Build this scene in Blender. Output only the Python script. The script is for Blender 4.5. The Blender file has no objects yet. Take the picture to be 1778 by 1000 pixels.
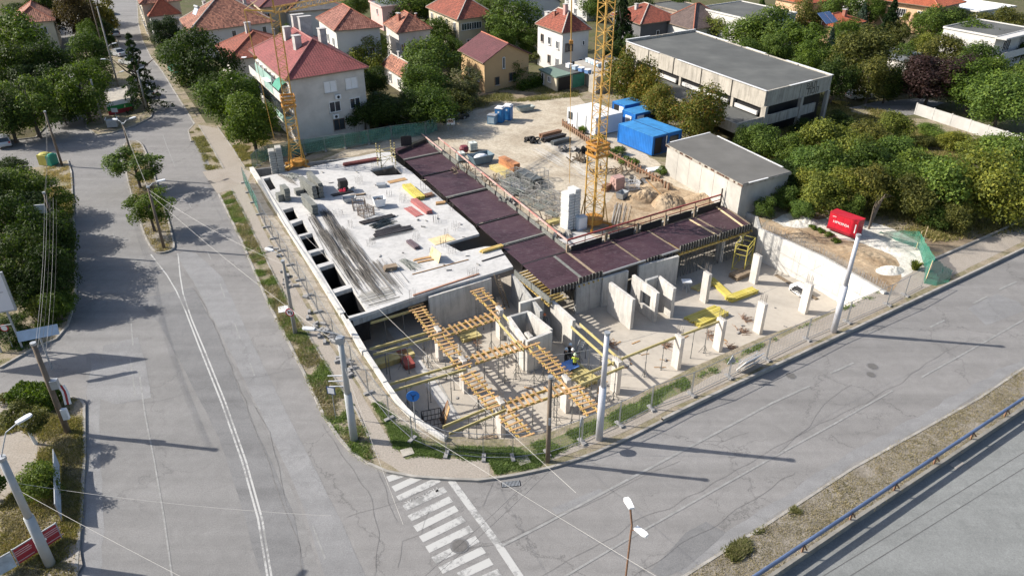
import bpy, bmesh, math, random
from mathutils import Vector, Matrix, noise
from mathutils.geometry import tessellate_polygon
# ------------------------------------------------------------------ camera, sky, sun, exposure
SC = bpy.context.scene
COL = SC.collection
PI = math.pi
CAM_H = 32.0
PITCH = math.atan(736/1275)
FPX, CXP, CYP = 1275.0, 889.0, 500.0
cam_d = bpy.data.cameras.new('camera'); cam = bpy.data.objects.new('camera', cam_d); COL.objects.link(cam)
cam.location = (0, 0, CAM_H); cam.rotation_euler = (PI/2 - PITCH, 0, 0)
cam_d.sensor_width = 36; cam_d.lens = FPX/1778*36; cam_d.clip_start = 0.5; cam_d.clip_end = 2000
SC.camera = cam
SUN_EL = math.radians(34.7); SUN_AZ_TO = math.radians(-8.8)      # direction the shadows fall, from +x
W = bpy.data.worlds.new('World'); SC.world = W; W.use_nodes = True
nt = W.node_tree; bg = nt.nodes['Background']
sky = nt.nodes.new('ShaderNodeTexSky'); sky.sky_type = 'NISHITA'; sky.sun_disc = False
sky.sun_elevation = SUN_EL
sdir = Vector((-math.cos(SUN_AZ_TO)*math.cos(SUN_EL), -math.sin(SUN_AZ_TO)*math.cos(SUN_EL), math.sin(SUN_EL)))  # towards the sun
sky.sun_rotation = math.atan2(sdir.x, sdir.y)
sky.altitude = 300; sky.air_density = 1.0; sky.dust_density = 2.5; sky.ozone_density = .7
nt.links.new(sky.outputs[0], bg.inputs[0]); bg.inputs[1].default_value = 0.105
sun_d = bpy.data.lights.new('sun', 'SUN'); sun_d.energy = 4.6; sun_d.angle = math.radians(0.53); sun_d.color = (1, 0.935, 0.84)
sun = bpy.data.objects.new('sun', sun_d); COL.objects.link(sun); sun.location = (-40, 10, 80)
sun.rotation_euler = sdir.to_track_quat('Z', 'Y').to_euler()
SC.view_settings.view_transform = 'Standard'; SC.view_settings.look = 'None'
SC.view_settings.exposure = 0.80; SC.view_settings.gamma = 1; SC.view_settings.use_curve_mapping = False
SC.cycles.max_bounces = 5; SC.cycles.diffuse_bounces = 3; SC.cycles.glossy_bounces = 2; SC.cycles.transparent_max_bounces = 6
SC.cycles.use_adaptive_sampling = True; SC.cycles.adaptive_threshold = 0.02
R = random.Random(7)
ORD = 'first second third fourth fifth sixth seventh eighth ninth tenth eleventh twelfth thirteenth fourteenth fifteenth sixteenth seventeenth eighteenth nineteenth twentieth twenty-first twenty-second twenty-third twenty-fourth twenty-fifth twenty-sixth twenty-seventh twenty-eighth twenty-ninth thirtieth'.split()
def P(u, v, z=0.0):
 """the place in the world, at height z, that a surveyor reads off the photograph at pixel (u, v)"""
 dx = (u-CXP)/FPX; dy = -(v-CYP)/FPX
 X = dx; Y = math.cos(PITCH)+dy*math.sin(PITCH); Z = -math.sin(PITCH)+dy*math.cos(PITCH)
 t = (z-CAM_H)/Z
 return Vector((X*t, Y*t, z))
def pxm(p):
 "pixels per metre at a point"
 d = p.y*math.cos(PITCH)-(p.z-CAM_H)*math.sin(PITCH)
 return FPX/d
def PP(pts, z=0.0): return [P(u, v, z) for u, v in pts]
# ------------------------------------------------------------------ materials
MATS = {}
def _n(nt, t, **k):
 n = nt.nodes.new(t)
 for a, b in k.items():
  if a.startswith('i_'): n.inputs[a[2:].replace('_', ' ')].default_value = b
  else: setattr(n, a, b)
 return n
def ramp(nt, fac, stops):
 r = nt.nodes.new('ShaderNodeValToRGB'); e = r.color_ramp.elements
 while len(e) > 1: e.remove(e[-1])
 e[0].position = stops[0][0]; e[0].color = (*stops[0][1], 1) if len(stops[0][1]) == 3 else stops[0][1]
 for p, c in stops[1:]:
  x = e.new(p); x.color = (*c, 1)
 nt.links.new(fac, r.inputs[0]); return r.outputs[0]
def mixc(nt, fac, a, b, mode='MIX'):
 m = nt.nodes.new('ShaderNodeMix'); m.data_type = 'RGBA'; m.blend_type = mode; m.clamp_factor = True
 for s, v in ((0, fac), (6, a), (7, b)):
  if isinstance(v, bpy.types.NodeSocket): nt.links.new(v, m.inputs[s])
  elif s == 0: m.inputs[0].default_value = v
  else: m.inputs[s].default_value = (*v[:3], 1)
 return m.outputs[2]
def noise_(nt, vec, scale, detail=4, rough=.55, dist=0.0):
 n = nt.nodes.new('ShaderNodeTexNoise'); n.inputs['Scale'].default_value = scale; n.inputs['Detail'].default_value = detail
 n.inputs['Roughness'].default_value = rough; n.inputs['Distortion'].default_value = dist
 nt.links.new(vec, n.inputs['Vector']); return n.outputs[0]
def mapping(nt, vec, rot=0.0, scale=(1, 1, 1), loc=(0, 0, 0)):
 m = nt.nodes.new('ShaderNodeMapping'); m.inputs['Rotation'].default_value = (0, 0, rot); m.inputs['Scale'].default_value = scale
 m.inputs['Location'].default_value = loc; nt.links.new(vec, m.inputs[0]); return m.outputs[0]
def g3(c, k): return tuple(min(1, x*k) for x in c[:3])
def new_mat(name):
 m = bpy.data.materials.new(name); m.use_nodes = True; nt = m.node_tree
 return m, nt, nt.nodes['Principled BSDF']
def coord(nt, world):
 if world: return nt.nodes.new('ShaderNodeNewGeometry').outputs['Position']
 return nt.nodes.new('ShaderNodeTexCoord').outputs['Object']
def bump(nt, bs, h, strength=.3, dist=.02):
 b = nt.nodes.new('ShaderNodeBump'); b.inputs['Strength'].default_value = strength; b.inputs['Distance'].default_value = dist
 nt.links.new(h, b.inputs['Height']); nt.links.new(b.outputs[0], bs.inputs['Normal'])
def M(name, col, rough=.8, var=.18, scale=1.5, metal=0.0, world=False, col2=None, stain=0.0, bmp=.15, spec=.4, alpha=1.0, rand=0.0):
 if name in MATS: return MATS[name]
 m, nt, bs = new_mat(name); v = coord(nt, world)
 n1 = noise_(nt, v, scale, 6, .6)
 c = ramp(nt, n1, [(.28, g3(col, 1-var)), (.5, col), (.74, g3(col2 or col, 1+var if not col2 else 1))])
 if stain:
  n2 = noise_(nt, v, scale*.35, 8, .7, .6)
  c = mixc(nt, ramp(nt, n2, [(.45, (0, 0, 0)), (.68, (stain,)*3)]), c, g3(col, .45))
 if rand:
  oi = nt.nodes.new('ShaderNodeObjectInfo')
  c = mixc(nt, 1.0, c, ramp(nt, oi.outputs['Random'], [(0, (1-rand,)*3), (1, (1, 1, 1))]), 'MULTIPLY')
 nt.links.new(c, bs.inputs['Base Color'])
 bs.inputs['Roughness'].default_value = rough; bs.inputs['Metallic'].default_value = metal
 bs.inputs['Specular IOR Level'].default_value = spec
 if bmp: bump(nt, bs, noise_(nt, v, scale*9, 5, .7), bmp, .02)
 if alpha < 1: bs.inputs['Alpha'].default_value = alpha
 MATS[name] = m; return m
def m_asphalt(name, base, ang, streak=.14, cracks=.6, seed=0.0, tint=(1, 1, 1.01)):
 m, nt, bs = new_mat(name); v = coord(nt, True)
 v = mapping(nt, v, 0, (1, 1, 1), (seed*13.1, seed*7.7, 0))
 c0 = tuple(base*t for t in tint)
 big = noise_(nt, v, .07, 5, .6, .4)
 c = ramp(nt, big, [(.3, g3(c0, .94)), (.5, c0), (.7, g3(c0, 1.05))])
 vs = mapping(nt, v, -ang, (.02, .55, 1))                     # wheel tracks run along the road
 st = noise_(nt, vs, 1.0, 4, .6)
 c = mixc(nt, 1.0, c, ramp(nt, st, [(.32, (1-streak,)*3), (.6, (1+streak*.4,)*3)]), 'MULTIPLY')
 med = noise_(nt, v, .9, 6, .75, .8)
 c = mixc(nt, 1.0, c, ramp(nt, med, [(.3, (.87,)*3), (.7, (1.09,)*3)]), 'MULTIPLY')
 fine = noise_(nt, v, 14, 3, .8)
 c = mixc(nt, 1.0, c, ramp(nt, fine, [(.3, (.78,)*3), (.7, (1.20,)*3)]), 'MULTIPLY')
 # cracks: warped cell borders, broken up by a mask
 wob = noise_(nt, v, .5, 5, .65)
 vm = nt.nodes.new('ShaderNodeVectorMath'); vm.operation = 'SCALE'; vm.inputs[3].default_value = 5.5
 nn = nt.nodes.new('ShaderNodeTexNoise'); nn.inputs['Scale'].default_value = .33; nn.inputs['Detail'].default_value = 8; nn.inputs['Roughness'].default_value = .68
 nt.links.new(v, nn.inputs['Vector']); nt.links.new(nn.outputs[1], vm.inputs[0])
 va = nt.nodes.new('ShaderNodeVectorMath'); va.operation = 'ADD'; nt.links.new(v, va.inputs[0]); nt.links.new(vm.outputs[0], va.inputs[1])
 vv = va.outputs[0]
 for sc, th, lo, hi in ((.10, .0022, .35, .5), (.21, .0030, .50, .60)):
  vo = nt.nodes.new('ShaderNodeTexVoronoi'); vo.feature = 'DISTANCE_TO_EDGE'; vo.inputs['Scale'].default_value = sc
  vo.voronoi_dimensions = '2D'
  nt.links.new(vv, vo.inputs['Vector'])
  line = ramp(nt, vo.outputs['Distance'], [(0, (1, 1, 1)), (th*2.2, (.5, .5, .5)), (th*4, (0, 0, 0))])
  msk = ramp(nt, noise_(nt, mapping(nt, v, 0, (1, 1, 1), (31*sc, 5, 0)), .13, 2, .5), [(lo, (0, 0, 0)), (hi, (cracks,)*3)])
  k = nt.nodes.new('ShaderNodeMath'); k.operation = 'MULTIPLY'; nt.links.new(line, k.inputs[0]); nt.links.new(msk, k.inputs[1])
  c = mixc(nt, k.outputs[0], c, g3(c0, .38))
 # oil drips
 vo = nt.nodes.new('ShaderNodeTexVoronoi'); vo.inputs['Scale'].default_value = .45; vo.inputs['Randomness'].default_value = 1
 nt.links.new(v, vo.inputs['Vector'])
 c = mixc(nt, ramp(nt, vo.outputs['Distance'], [(0, (.35,)*3), (.035, (.25,)*3), (.05, (0, 0, 0))]), c, g3(c0, .5))
 nt.links.new(c, bs.inputs['Base Color']); bs.inputs['Roughness'].default_value = .85; bs.inputs['Specular IOR Level'].default_value = .25
 bump(nt, bs, fine, .25, .01)
 MATS[name] = m; return m
def m_ground(name, cols, scale=.35, fine=5.0, seed=0.0, bmp=.5, spots=None):
 "soil / dry grass / gravel: several colours mixed at two scales"
 m, nt, bs = new_mat(name); v = coord(nt, True); v = mapping(nt, v, 0, (1, 1, 1), (seed*9.3, seed*4.1, 0))
 a = noise_(nt, v, scale, 8, .68, .5); n = len(cols)
 c = ramp(nt, a, [(.30+.42*i/(max(1, n-1)), col) for i, col in enumerate(cols)])
 b = noise_(nt, v, fine, 6, .8)
 c = mixc(nt, 1.0, c, ramp(nt, b, [(.28, (.62,)*3), (.5, (1,)*3), (.72, (1.35,)*3)]), 'MULTIPLY')
 if spots:
  s = noise_(nt, v, spots[1], 5, .7, .3)
  c = mixc(nt, ramp(nt, s, [(spots[2], (0, 0, 0)), (spots[2]+.06, (.85,)*3)]), c, spots[0])
 nt.links.new(c, bs.inputs['Base Color']); bs.inputs['Roughness'].default_value = .95; bs.inputs['Specular IOR Level'].default_value = .1
 bump(nt, bs, noise_(nt, v, fine*1.5, 7, .8), bmp, .06)
 MATS[name] = m; return m
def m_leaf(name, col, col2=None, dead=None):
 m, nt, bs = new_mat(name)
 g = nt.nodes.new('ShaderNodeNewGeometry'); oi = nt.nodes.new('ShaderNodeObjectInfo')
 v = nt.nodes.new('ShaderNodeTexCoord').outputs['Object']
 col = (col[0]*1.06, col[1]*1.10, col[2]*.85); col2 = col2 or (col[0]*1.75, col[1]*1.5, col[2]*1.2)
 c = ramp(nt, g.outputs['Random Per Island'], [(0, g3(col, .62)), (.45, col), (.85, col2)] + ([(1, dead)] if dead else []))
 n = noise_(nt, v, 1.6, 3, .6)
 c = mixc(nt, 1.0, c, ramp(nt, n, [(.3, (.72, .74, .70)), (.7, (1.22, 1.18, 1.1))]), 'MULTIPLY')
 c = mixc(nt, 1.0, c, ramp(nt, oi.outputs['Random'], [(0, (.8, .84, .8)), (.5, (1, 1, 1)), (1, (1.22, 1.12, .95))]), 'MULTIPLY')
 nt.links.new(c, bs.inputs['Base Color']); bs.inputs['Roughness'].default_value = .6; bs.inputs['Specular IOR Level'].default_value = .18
 tr = nt.nodes.new('ShaderNodeBsdfTranslucent'); nt.links.new(mixc(nt, 1.0, c, (1.3, 1.35, .6), 'MULTIPLY'), tr.inputs[0])
 mx = nt.nodes.new('ShaderNodeMixShader'); mx.inputs[0].default_value = .34
 out = nt.nodes['Material Output']
 nt.links.new(bs.outputs[0], mx.inputs[1]); nt.links.new(tr.outputs[0], mx.inputs[2]); nt.links.new(mx.outputs[0], out.inputs[0])
 MATS[name] = m; return m
def m_tiles(name, col, row=.36, wid=.26, var=.35, light=None, axis_w=True, gap=.5):
 "clay tiles laid in courses: x along the eave, y up the slope (object space UV map)"
 m, nt, bs = new_mat(name)
 uv = nt.nodes.new('ShaderNodeUVMap').outputs[0]
 sep = nt.nodes.new('ShaderNodeSeparateXYZ'); nt.links.new(uv, sep.inputs[0])
 def saw(o, period, jitter=None):
  d = nt.nodes.new('ShaderNodeMath'); d.operation = 'DIVIDE'; d.inputs[1].default_value = period; nt.links.new(o, d.inputs[0])
  x = d.outputs[0]
  if jitter is not None:
   ad = nt.nodes.new('ShaderNodeMath'); ad.operation = 'ADD'; nt.links.new(x, ad.inputs[0]); nt.links.new(jitter, ad.inputs[1]); x = ad.outputs[0]
  f = nt.nodes.new('ShaderNodeMath'); f.operation = 'FRACT'; nt.links.new(x, f.inputs[0]); return f.outputs[0]
 wn = noise_(nt, uv, .9, 3, .6)
 j = nt.nodes.new('ShaderNodeMath'); j.operation = 'MULTIPLY'; j.inputs[1].default_value = .9; nt.links.new(wn, j.inputs[0])
 fy = saw(sep.outputs[1], row, j.outputs[0]); fx = saw(sep.outputs[0], wid)
 br = nt.nodes.new('ShaderNodeTexBrick'); br.inputs['Scale'].default_value = 1; br.inputs['Brick Width'].default_value = wid; br.inputs['Row Height'].default_value = row
 br.inputs['Mortar Size'].default_value = .012; br.inputs['Color1'].default_value = (*g3(col, 1-var), 1); br.inputs['Color2'].default_value = (*g3(light or col, 1+var*.5), 1)
 br.inputs['Mortar'].default_value = (*g3(col, .35), 1); nt.links.new(uv, br.inputs[0])
 c = br.outputs[0]
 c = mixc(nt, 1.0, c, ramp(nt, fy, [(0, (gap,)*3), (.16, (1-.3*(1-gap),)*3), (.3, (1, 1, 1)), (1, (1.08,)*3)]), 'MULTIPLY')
 big = noise_(nt, uv, .5, 6, .7)
 c = mixc(nt, 1.0, c, ramp(nt, big, [(.3, (.72, .70, .68)), (.55, (1, 1, 1)), (.75, (1.2, 1.15, 1.1))]), 'MULTIPLY')
 nt.links.new(c, bs.inputs['Base Color']); bs.inputs['Roughness'].default_value = .8
 ma = nt.nodes.new('ShaderNodeMath'); ma.operation = 'ADD'
 sn = nt.nodes.new('ShaderNodeMath'); sn.operation = 'PINGPONG'; sn.inputs[1].default_value = .5; nt.links.new(fx, sn.inputs[0])
 nt.links.new(fy, ma.inputs[0]); nt.links.new(sn.outputs[0], ma.inputs[1])
 inv = nt.nodes.new('ShaderNodeMath'); inv.operation = 'MULTIPLY'; inv.inputs[1].default_value = -1; nt.links.new(ma.outputs[0], inv.inputs[0])
 bump(nt, bs, inv.outputs[0], .9, .07)
 MATS[name] = m; return m
def m_ribs(name, col, period=.25, rough=.5, depth=.04, var=.1, axis=0):
 "profiled sheet metal, ribs across the UV/object x axis"
 m, nt, bs = new_mat(name); v = coord(nt, False)
 sep = nt.nodes.new('ShaderNodeSeparateXYZ'); nt.links.new(v, sep.inputs[0])
 if axis == 'sum':
  s_ = nt.nodes.new('ShaderNodeMath'); s_.operation = 'ADD'; nt.links.new(sep.outputs[0], s_.inputs[0]); nt.links.new(sep.outputs[1], s_.inputs[1]); src = s_.outputs[0]
 else: src = sep.outputs[axis]
 d = nt.nodes.new('ShaderNodeMath'); d.operation = 'DIVIDE'; d.inputs[1].default_value = period; nt.links.new(src, d.inputs[0])
 f = nt.nodes.new('ShaderNodeMath'); f.operation = 'PINGPONG'; f.inputs[1].default_value = .5; nt.links.new(d.outputs[0], f.inputs[0])
 n1 = noise_(nt, v, .8, 6, .7)
 c = ramp(nt, n1, [(.3, g3(col, 1-var)), (.5, col), (.7, g3(col, 1+var))])
 nt.links.new(c, bs.inputs['Base Color']); bs.inputs['Roughness'].default_value = rough
 bump(nt, bs, f.outputs[0], .8, depth)
 MATS[name] = m; return m
# ------------------------------------------------------------------ mesh builder
class MB:
 def __init__(s): s.v = []; s.f = []; s.uv = None
 def add(s, vs, fs):
  o = len(s.v); s.v += [tuple(x) for x in vs]; s.f += [tuple(i+o for i in f) for f in fs]; return s
 def box(s, c, sz, rz=0.0, m=None):
  hx, hy, hz = sz[0]/2, sz[1]/2, sz[2]/2
  vs = [Vector((x*hx, y*hy, z*hz)) for z in (-1, 1) for y in (-1, 1) for x in (-1, 1)]
  if m is not None: vs = [m @ p for p in vs]
  elif rz:
   cr, sr = math.cos(rz), math.sin(rz); vs = [Vector((p.x*cr-p.y*sr, p.x*sr+p.y*cr, p.z)) for p in vs]
  c = Vector(c); return s.add([p+c for p in vs], [(0, 2, 3, 1), (4, 5, 7, 6), (0, 1, 5, 4), (2, 6, 7, 3), (1, 3, 7, 5), (0, 4, 6, 2)])
 def b6(s, x0, x1, y0, y1, z0, z1): return s.box(((x0+x1)/2, (y0+y1)/2, (z0+z1)/2), (abs(x1-x0), abs(y1-y0), abs(z1-z0)))
 def bar(s, p, q, w, h=None, up=None):
  p = Vector(p); q = Vector(q); d = q-p; L = d.length
  if L < 1e-6: return s
  h = h or w; x = d/L; up = up or (Vector((0, 0, 1)) if abs(x.z) < .95 else Vector((0, 1, 0)))
  y = up.cross(x).normalized(); z = x.cross(y)
  m = Matrix((x, y, z)).transposed()
  return s.box((p+q)/2, (L, w, h), m=m)
 def tube(s, p, q, r, r2=None, n=8, cap=True):
  p = Vector(p); q = Vector(q); d = q-p
  if d.length < 1e-6: return s
  r2 = r if r2 is None else r2; x = d.normalized(); up = Vector((0, 0, 1)) if abs(x.z) < .95 else Vector((0, 1, 0))
  a = up.cross(x).normalized(); b = x.cross(a); vs = []
  for c, rr in ((p, r), (q, r2)):
   for i in range(n):
    t = 2*PI*i/n; vs.append(c+(a*math.cos(t)+b*math.sin(t))*rr)
  fs = [(i, (i+1) % n, n+(i+1) % n, n+i) for i in range(n)]
  if cap: fs += [tuple(range(n))[::-1], tuple(range(n, 2*n))]
  return s.add(vs, fs)
 def path(s, pts, r, n=5):
  for a, b in zip(pts[:-1], pts[1:]): s.tube(a, b, r, n=n, cap=False)
  return s
 def lathe(s, prof, c=(0, 0, 0), n=16):
  vs = []; fs = []; k = len(prof)
  for i in range(n):
   t = 2*PI*i/n
   for r, z in prof: vs.append((c[0]+r*math.cos(t), c[1]+r*math.sin(t), c[2]+z))
  for i in range(n):
   for j in range(k-1):
    a = i*k+j; b = ((i+1) % n)*k+j; fs.append((a, b, b+1, a+1))
  fs.append(tuple(i*k for i in range(n))[::-1]); fs.append(tuple(i*k+k-1 for i in range(n)))
  return s.add(vs, fs)
 def sphere(s, c, r, n=10, m=6, sc=(1, 1, 1)):
  prof = [(math.sin(PI*j/m)*r, -math.cos(PI*j/m)*r) for j in range(m+1)]
  vs = []; fs = []
  for i in range(n):
   t = 2*PI*i/n
   for rr, z in prof: vs.append((c[0]+rr*math.cos(t)*sc[0], c[1]+rr*math.sin(t)*sc[1], c[2]+z*sc[2]))
  for i in range(n):
   for j in range(m):
    a = i*(m+1)+j; b = ((i+1) % n)*(m+1)+j; fs.append((a, b, b+1, a+1))
  return s.add(vs, fs)
 def poly(s, pts, z=None, holes=()):
  loops = [[Vector((p[0], p[1], 0)) for p in pts]]+[[Vector((p[0], p[1], 0)) for p in h] for h in holes]
  flat = [p for l in loops for p in l]; src = list(pts)+[p for h in holes for p in h]
  tris = tessellate_polygon(loops); o = len(s.v)
  for p in src: s.v.append((p[0], p[1], z if z is not None else p[2]))
  for t in tris:
   a, b, c = (flat[i] for i in t)
   if (b-a).cross(c-a).z < 0: t = (t[0], t[2], t[1])
   s.f.append(tuple(i+o for i in t))
  return s
 def prism(s, pts, z0, z1, holes=()):
  s.poly(pts, z1, holes)
  for loop in [pts]+list(holes):
   n = len(loop); A = sum(loop[i][0]*loop[(i+1) % n][1]-loop[(i+1) % n][0]*loop[i][1] for i in range(n))
   seq = loop if A > 0 else list(loop)[::-1]
   if loop is not pts: seq = seq[::-1]
   for i in range(n):
    a = seq[i]; b = seq[(i+1) % n]
    s.add([(a[0], a[1], z0), (b[0], b[1], z0), (b[0], b[1], z1), (a[0], a[1], z1)], [(0, 1, 2, 3)])
  return s
 def quad(s, a, b, c, d): return s.add([a, b, c, d], [(0, 1, 2, 3)])
 def mesh(s, name, mat):
  me = bpy.data.meshes.new(name); me.from_pydata(s.v, [], s.f)
  if mat: me.materials.append(mat)
  if s.uv:
   l = me.uv_layers.new(name='UVMap')
   flat = []
   for f in s.uv: flat += [c for p in f for c in p]
   l.data.foreach_set('uv', flat)
  me.validate(); me.update(); return me
 def build(s, name, mat, parent=None, origin=None, smooth=False):
  if origin is not None:
   o = Vector(origin); s.v = [(x-o.x, y-o.y, z-o.z) for x, y, z in s.v]
  me = s.mesh(name, mat)
  if smooth: me.polygons.foreach_set('use_smooth', [True]*len(me.polygons))
  return link(name, me, parent, origin if parent is None else None)
KIDS = {}
def link(name, me, parent=None, loc=None, rz=0.0, scale=None):
 ob = bpy.data.objects.new(name, me); COL.objects.link(ob)
 if parent is not None: ob.parent = parent; KIDS.setdefault(parent.name, []).append(ob)
 if loc is not None: ob.location = loc
 if rz: ob.rotation_euler = (0, 0, rz)
 if scale is not None: ob.scale = scale
 return ob
def tag(o, label=None, cat=None, group=None, kind=None):
 if label: o['label'] = label
 if cat: o['category'] = cat
 if group: o['group'] = group
 if kind: o['kind'] = kind
 return o
def thing(name, label, cat, loc=(0, 0, 0), rz=0.0, group=None):
 o = bpy.data.objects.new(name, None); COL.objects.link(o); o.location = loc; o.rotation_euler = (0, 0, rz); o.empty_display_size = .3
 return tag(o, label, cat, group)
def dup(root, loc=None, rz=None, label=None, group=None, scale=None, parent=None):
 r = root.copy(); COL.objects.link(r)
 if parent is not None: r.parent = parent; KIDS.setdefault(parent.name, []).append(r)
 if loc is not None: r.location = loc
 if rz is not None: r.rotation_euler = (0, 0, rz)
 if label: r['label'] = label
 if group: r['group'] = group
 if scale: r.scale = scale
 for ch in KIDS.get(root.name, ()):
  dup(ch, parent=r)
 return r
def struct(o): o['kind'] = 'structure'; return o
def stuff(o): o['kind'] = 'stuff'; return o
def jag(pts, step=1.0, amp=.25, seed=0.0, close=True):
 "an outline subdivided and roughened, so that no ground patch has a ruler-straight border"
 out = []; n = len(pts)
 for i in range(n if close else n-1):
  a = Vector(pts[i]); b = Vector(pts[(i+1) % n]); k = max(1, int((b-a).length/step))
  for j in range(k):
   p = a.lerp(b, j/k); q = Vector((p.x*.6+seed, p.y*.6, 0))
   nv = noise.noise_vector(q); out.append(Vector((p.x+nv.x*amp*2, p.y+nv.y*amp*2, p.z)))
 if not close: out.append(Vector(pts[-1]))
 return out
def inside(p, poly):
 x, y = p[0], p[1]; c = False; n = len(poly); j = n-1
 for i in range(n):
  xi, yi = poly[i][0], poly[i][1]; xj, yj = poly[j][0], poly[j][1]
  if (yi > y) != (yj > y) and x < (xj-xi)*(y-yi)/(yj-yi)+xi: c = not c
  j = i
 return c
def resample(pts, step):
 out = [Vector(pts[0])]
 for a, b in zip(pts[:-1], pts[1:]):
  a = Vector(a); b = Vector(b); k = max(1, round((b-a).length/step))
  for j in range(1, k+1): out.append(a.lerp(b, j/k))
 return out
def smoothline(pts, it=2):
 pts = [Vector(p) for p in pts]
 for _ in range(it):
  o = [pts[0]]
  for a, b in zip(pts[:-1], pts[1:]): o += [a.lerp(b, .25), a.lerp(b, .75)]
  o.append(pts[-1]); pts = o
 return pts
def ribbon(mb, pts, w, z, h=None):
 "a strip of width w along a line (flat), or a kerb of height h"
 pts = [Vector((p[0], p[1], 0)) for p in pts]; L = []; Rr = []
 for i, p in enumerate(pts):
  d = (pts[min(i+1, len(pts)-1)]-pts[max(i-1, 0)]).normalized(); n = Vector((-d.y, d.x, 0))*w/2
  L.append(p+n); Rr.append(p-n)
 for i in range(len(pts)-1):
  a, b, c, d = Rr[i], Rr[i+1], L[i+1], L[i]
  mb.add([(a.x, a.y, z), (b.x, b.y, z), (c.x, c.y, z), (d.x, d.y, z)], [(0, 1, 2, 3)])
  if h:
   mb.add([(a.x, a.y, z-h), (b.x, b.y, z-h), (b.x, b.y, z), (a.x, a.y, z)], [(0, 1, 2, 3)])
   mb.add([(c.x, c.y, z-h), (d.x, d.y, z-h), (d.x, d.y, z), (c.x, c.y, z)], [(0, 1, 2, 3)])
 return mb
# ================================================================== GROUND, ROADS, PAVEMENTS
A_MAIN = math.radians(32.4); A_SIDE = math.radians(117.8)
m_asph = m_asphalt('asphalt_main', .20, A_MAIN, seed=1, tint=(1, .975, .955))
m_asph_s = m_asphalt('asphalt_side', .195, A_SIDE, seed=2, cracks=.4, tint=(1, .985, .97))
m_asph_smooth = m_asphalt('asphalt_smooth', .20, A_MAIN, seed=3, cracks=.15, tint=(.96, 1, .985))
m_patch = m_asphalt('asphalt_patch', .165, A_SIDE, seed=5, cracks=.2)
m_patch_l = m_asphalt('asphalt_patch_pale', .208, A_MAIN, seed=6, cracks=.3)
m_soil = m_ground('dry_soil', [(.11, .08, .055), (.21, .165, .115), (.27, .22, .155), (.16, .145, .07)], .25, 4.0, 1)
m_soil_dark = m_ground('dark_soil', [(.05, .045, .03), (.09, .08, .045), (.07, .075, .03)], .4, 3.0, 2)  # darker, slightly greenish soil mix
m_dry = m_ground('dry_grass', [(.20, .175, .145), (.26, .235, .20), (.19, .17, .14), (.24, .21, .175)], .5, 9.0, 3, bmp=.8)
m_verge = m_ground('verge_soil', [(.20, .165, .12), (.27, .23, .175), (.17, .155, .09), (.25, .215, .165)], .55, 6.0, 4)
m_grav = m_ground('pale_gravel', [(.26, .215, .16), (.36, .31, .24), (.45, .40, .32), (.31, .26, .195)], .18, 3.5, 5)
m_dirt = m_ground('excavated_dirt', [(.19, .13, .08), (.28, .205, .13), (.37, .29, .20), (.23, .165, .105)], .35, 3.0, 6, bmp=.9)
m_pave = m_ground('pavement_concrete', [(.255, .225, .19), (.30, .27, .235), (.275, .245, .21)], .3, 9.0, 7, bmp=.2)
m_white_sand = m_ground('white_sand', [(.40, .38, .33), (.55, .53, .48), (.47, .44, .38)], .5, 3.0, 8, bmp=.9)
m_kerb = M('kerb_concrete', (.30, .285, .26), .9, .3, 1.2, world=True, stain=.4)
def m_paint_():
 m, nt, bs = new_mat('road_paint'); v = coord(nt, True)
 a = noise_(nt, v, 3.5, 8, .8, .5); b = noise_(nt, v, .35, 4, .6)
 ad = nt.nodes.new('ShaderNodeMath'); ad.operation = 'ADD'; nt.links.new(a, ad.inputs[0]); nt.links.new(b, ad.inputs[1])
 c = ramp(nt, ad.outputs[0], [(.86, (.20, .20, .195)), (.98, (.31, .31, .305)), (1.12, (.39, .39, .38))])
 nt.links.new(c, bs.inputs['Base Color']); bs.inputs['Roughness'].default_value = .8; MATS['road_paint'] = m; return m
m_paint = m_paint_()
def m_paintf_():
 m, nt, bs = new_mat('faded_road_paint'); v = coord(nt, True)
 a = noise_(nt, v, 2.2, 8, .8, .5)
 c = ramp(nt, a, [(.42, (.19, .19, .185)), (.60, (.26, .26, .255)), (.74, (.32, .32, .315))])
 nt.links.new(c, bs.inputs['Base Color']); bs.inputs['Roughness'].default_value = .85; MATS['faded_road_paint'] = m; return m
m_paintf = m_paintf_()
eA = Vector((math.cos(A_MAIN), math.sin(A_MAIN), 0)); eS = Vector((math.cos(A_SIDE), math.sin(A_SIDE), 0))
FAR_R = P(1778, 434)+eA*120
# outline of the building pit (inner faces of its walls)
wall_px = [(440, 290), (480, 353), (520, 416), (560, 478), (600, 542), (617, 572), (637, 606), (672, 658), (700, 697), (730, 724), (768, 749)]
WALL = [P(u, v, .55) for u, v in wall_px]
FRONT = [P(u, v, -.1) for u, v in [(800, 762), (840, 766), (880, 766), (915, 762), (957, 753), (1000, 737), (1102, 692), (1200, 642), (1320, 590), (1434, 549), (1538, 509)]]
RETW = [P(u, v, .3) for u, v in [(1535, 508), (1430, 448), (1318, 398)]]
FARE = [P(1312, 374, .3), P(1255, 352, .3), P(980, 436, .3), P(742, 243, .3)]
BACKE = [P(684, 262, .5), P(560, 276, .5)]
PIT = [Vector((p.x, p.y, 0)) for p in WALL+FRONT+[RETW[1], RETW[2]]+FARE+BACKE]
kerbL = PP([(380, 338), (395, 368), (420, 420), (465, 525), (500, 592), (532, 657), (562, 722), (590, 763), (612, 788), (640, 806), (672, 820), (720, 829), (780, 833), (830, 835), (880, 829), (925, 820), (960, 812), (1010, 797), (1085, 765), (1170, 722), (1265, 676), (1430, 599), (1778, 434)])
kerbL[13:21] = smoothline(kerbL[13:21], 1)
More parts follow.
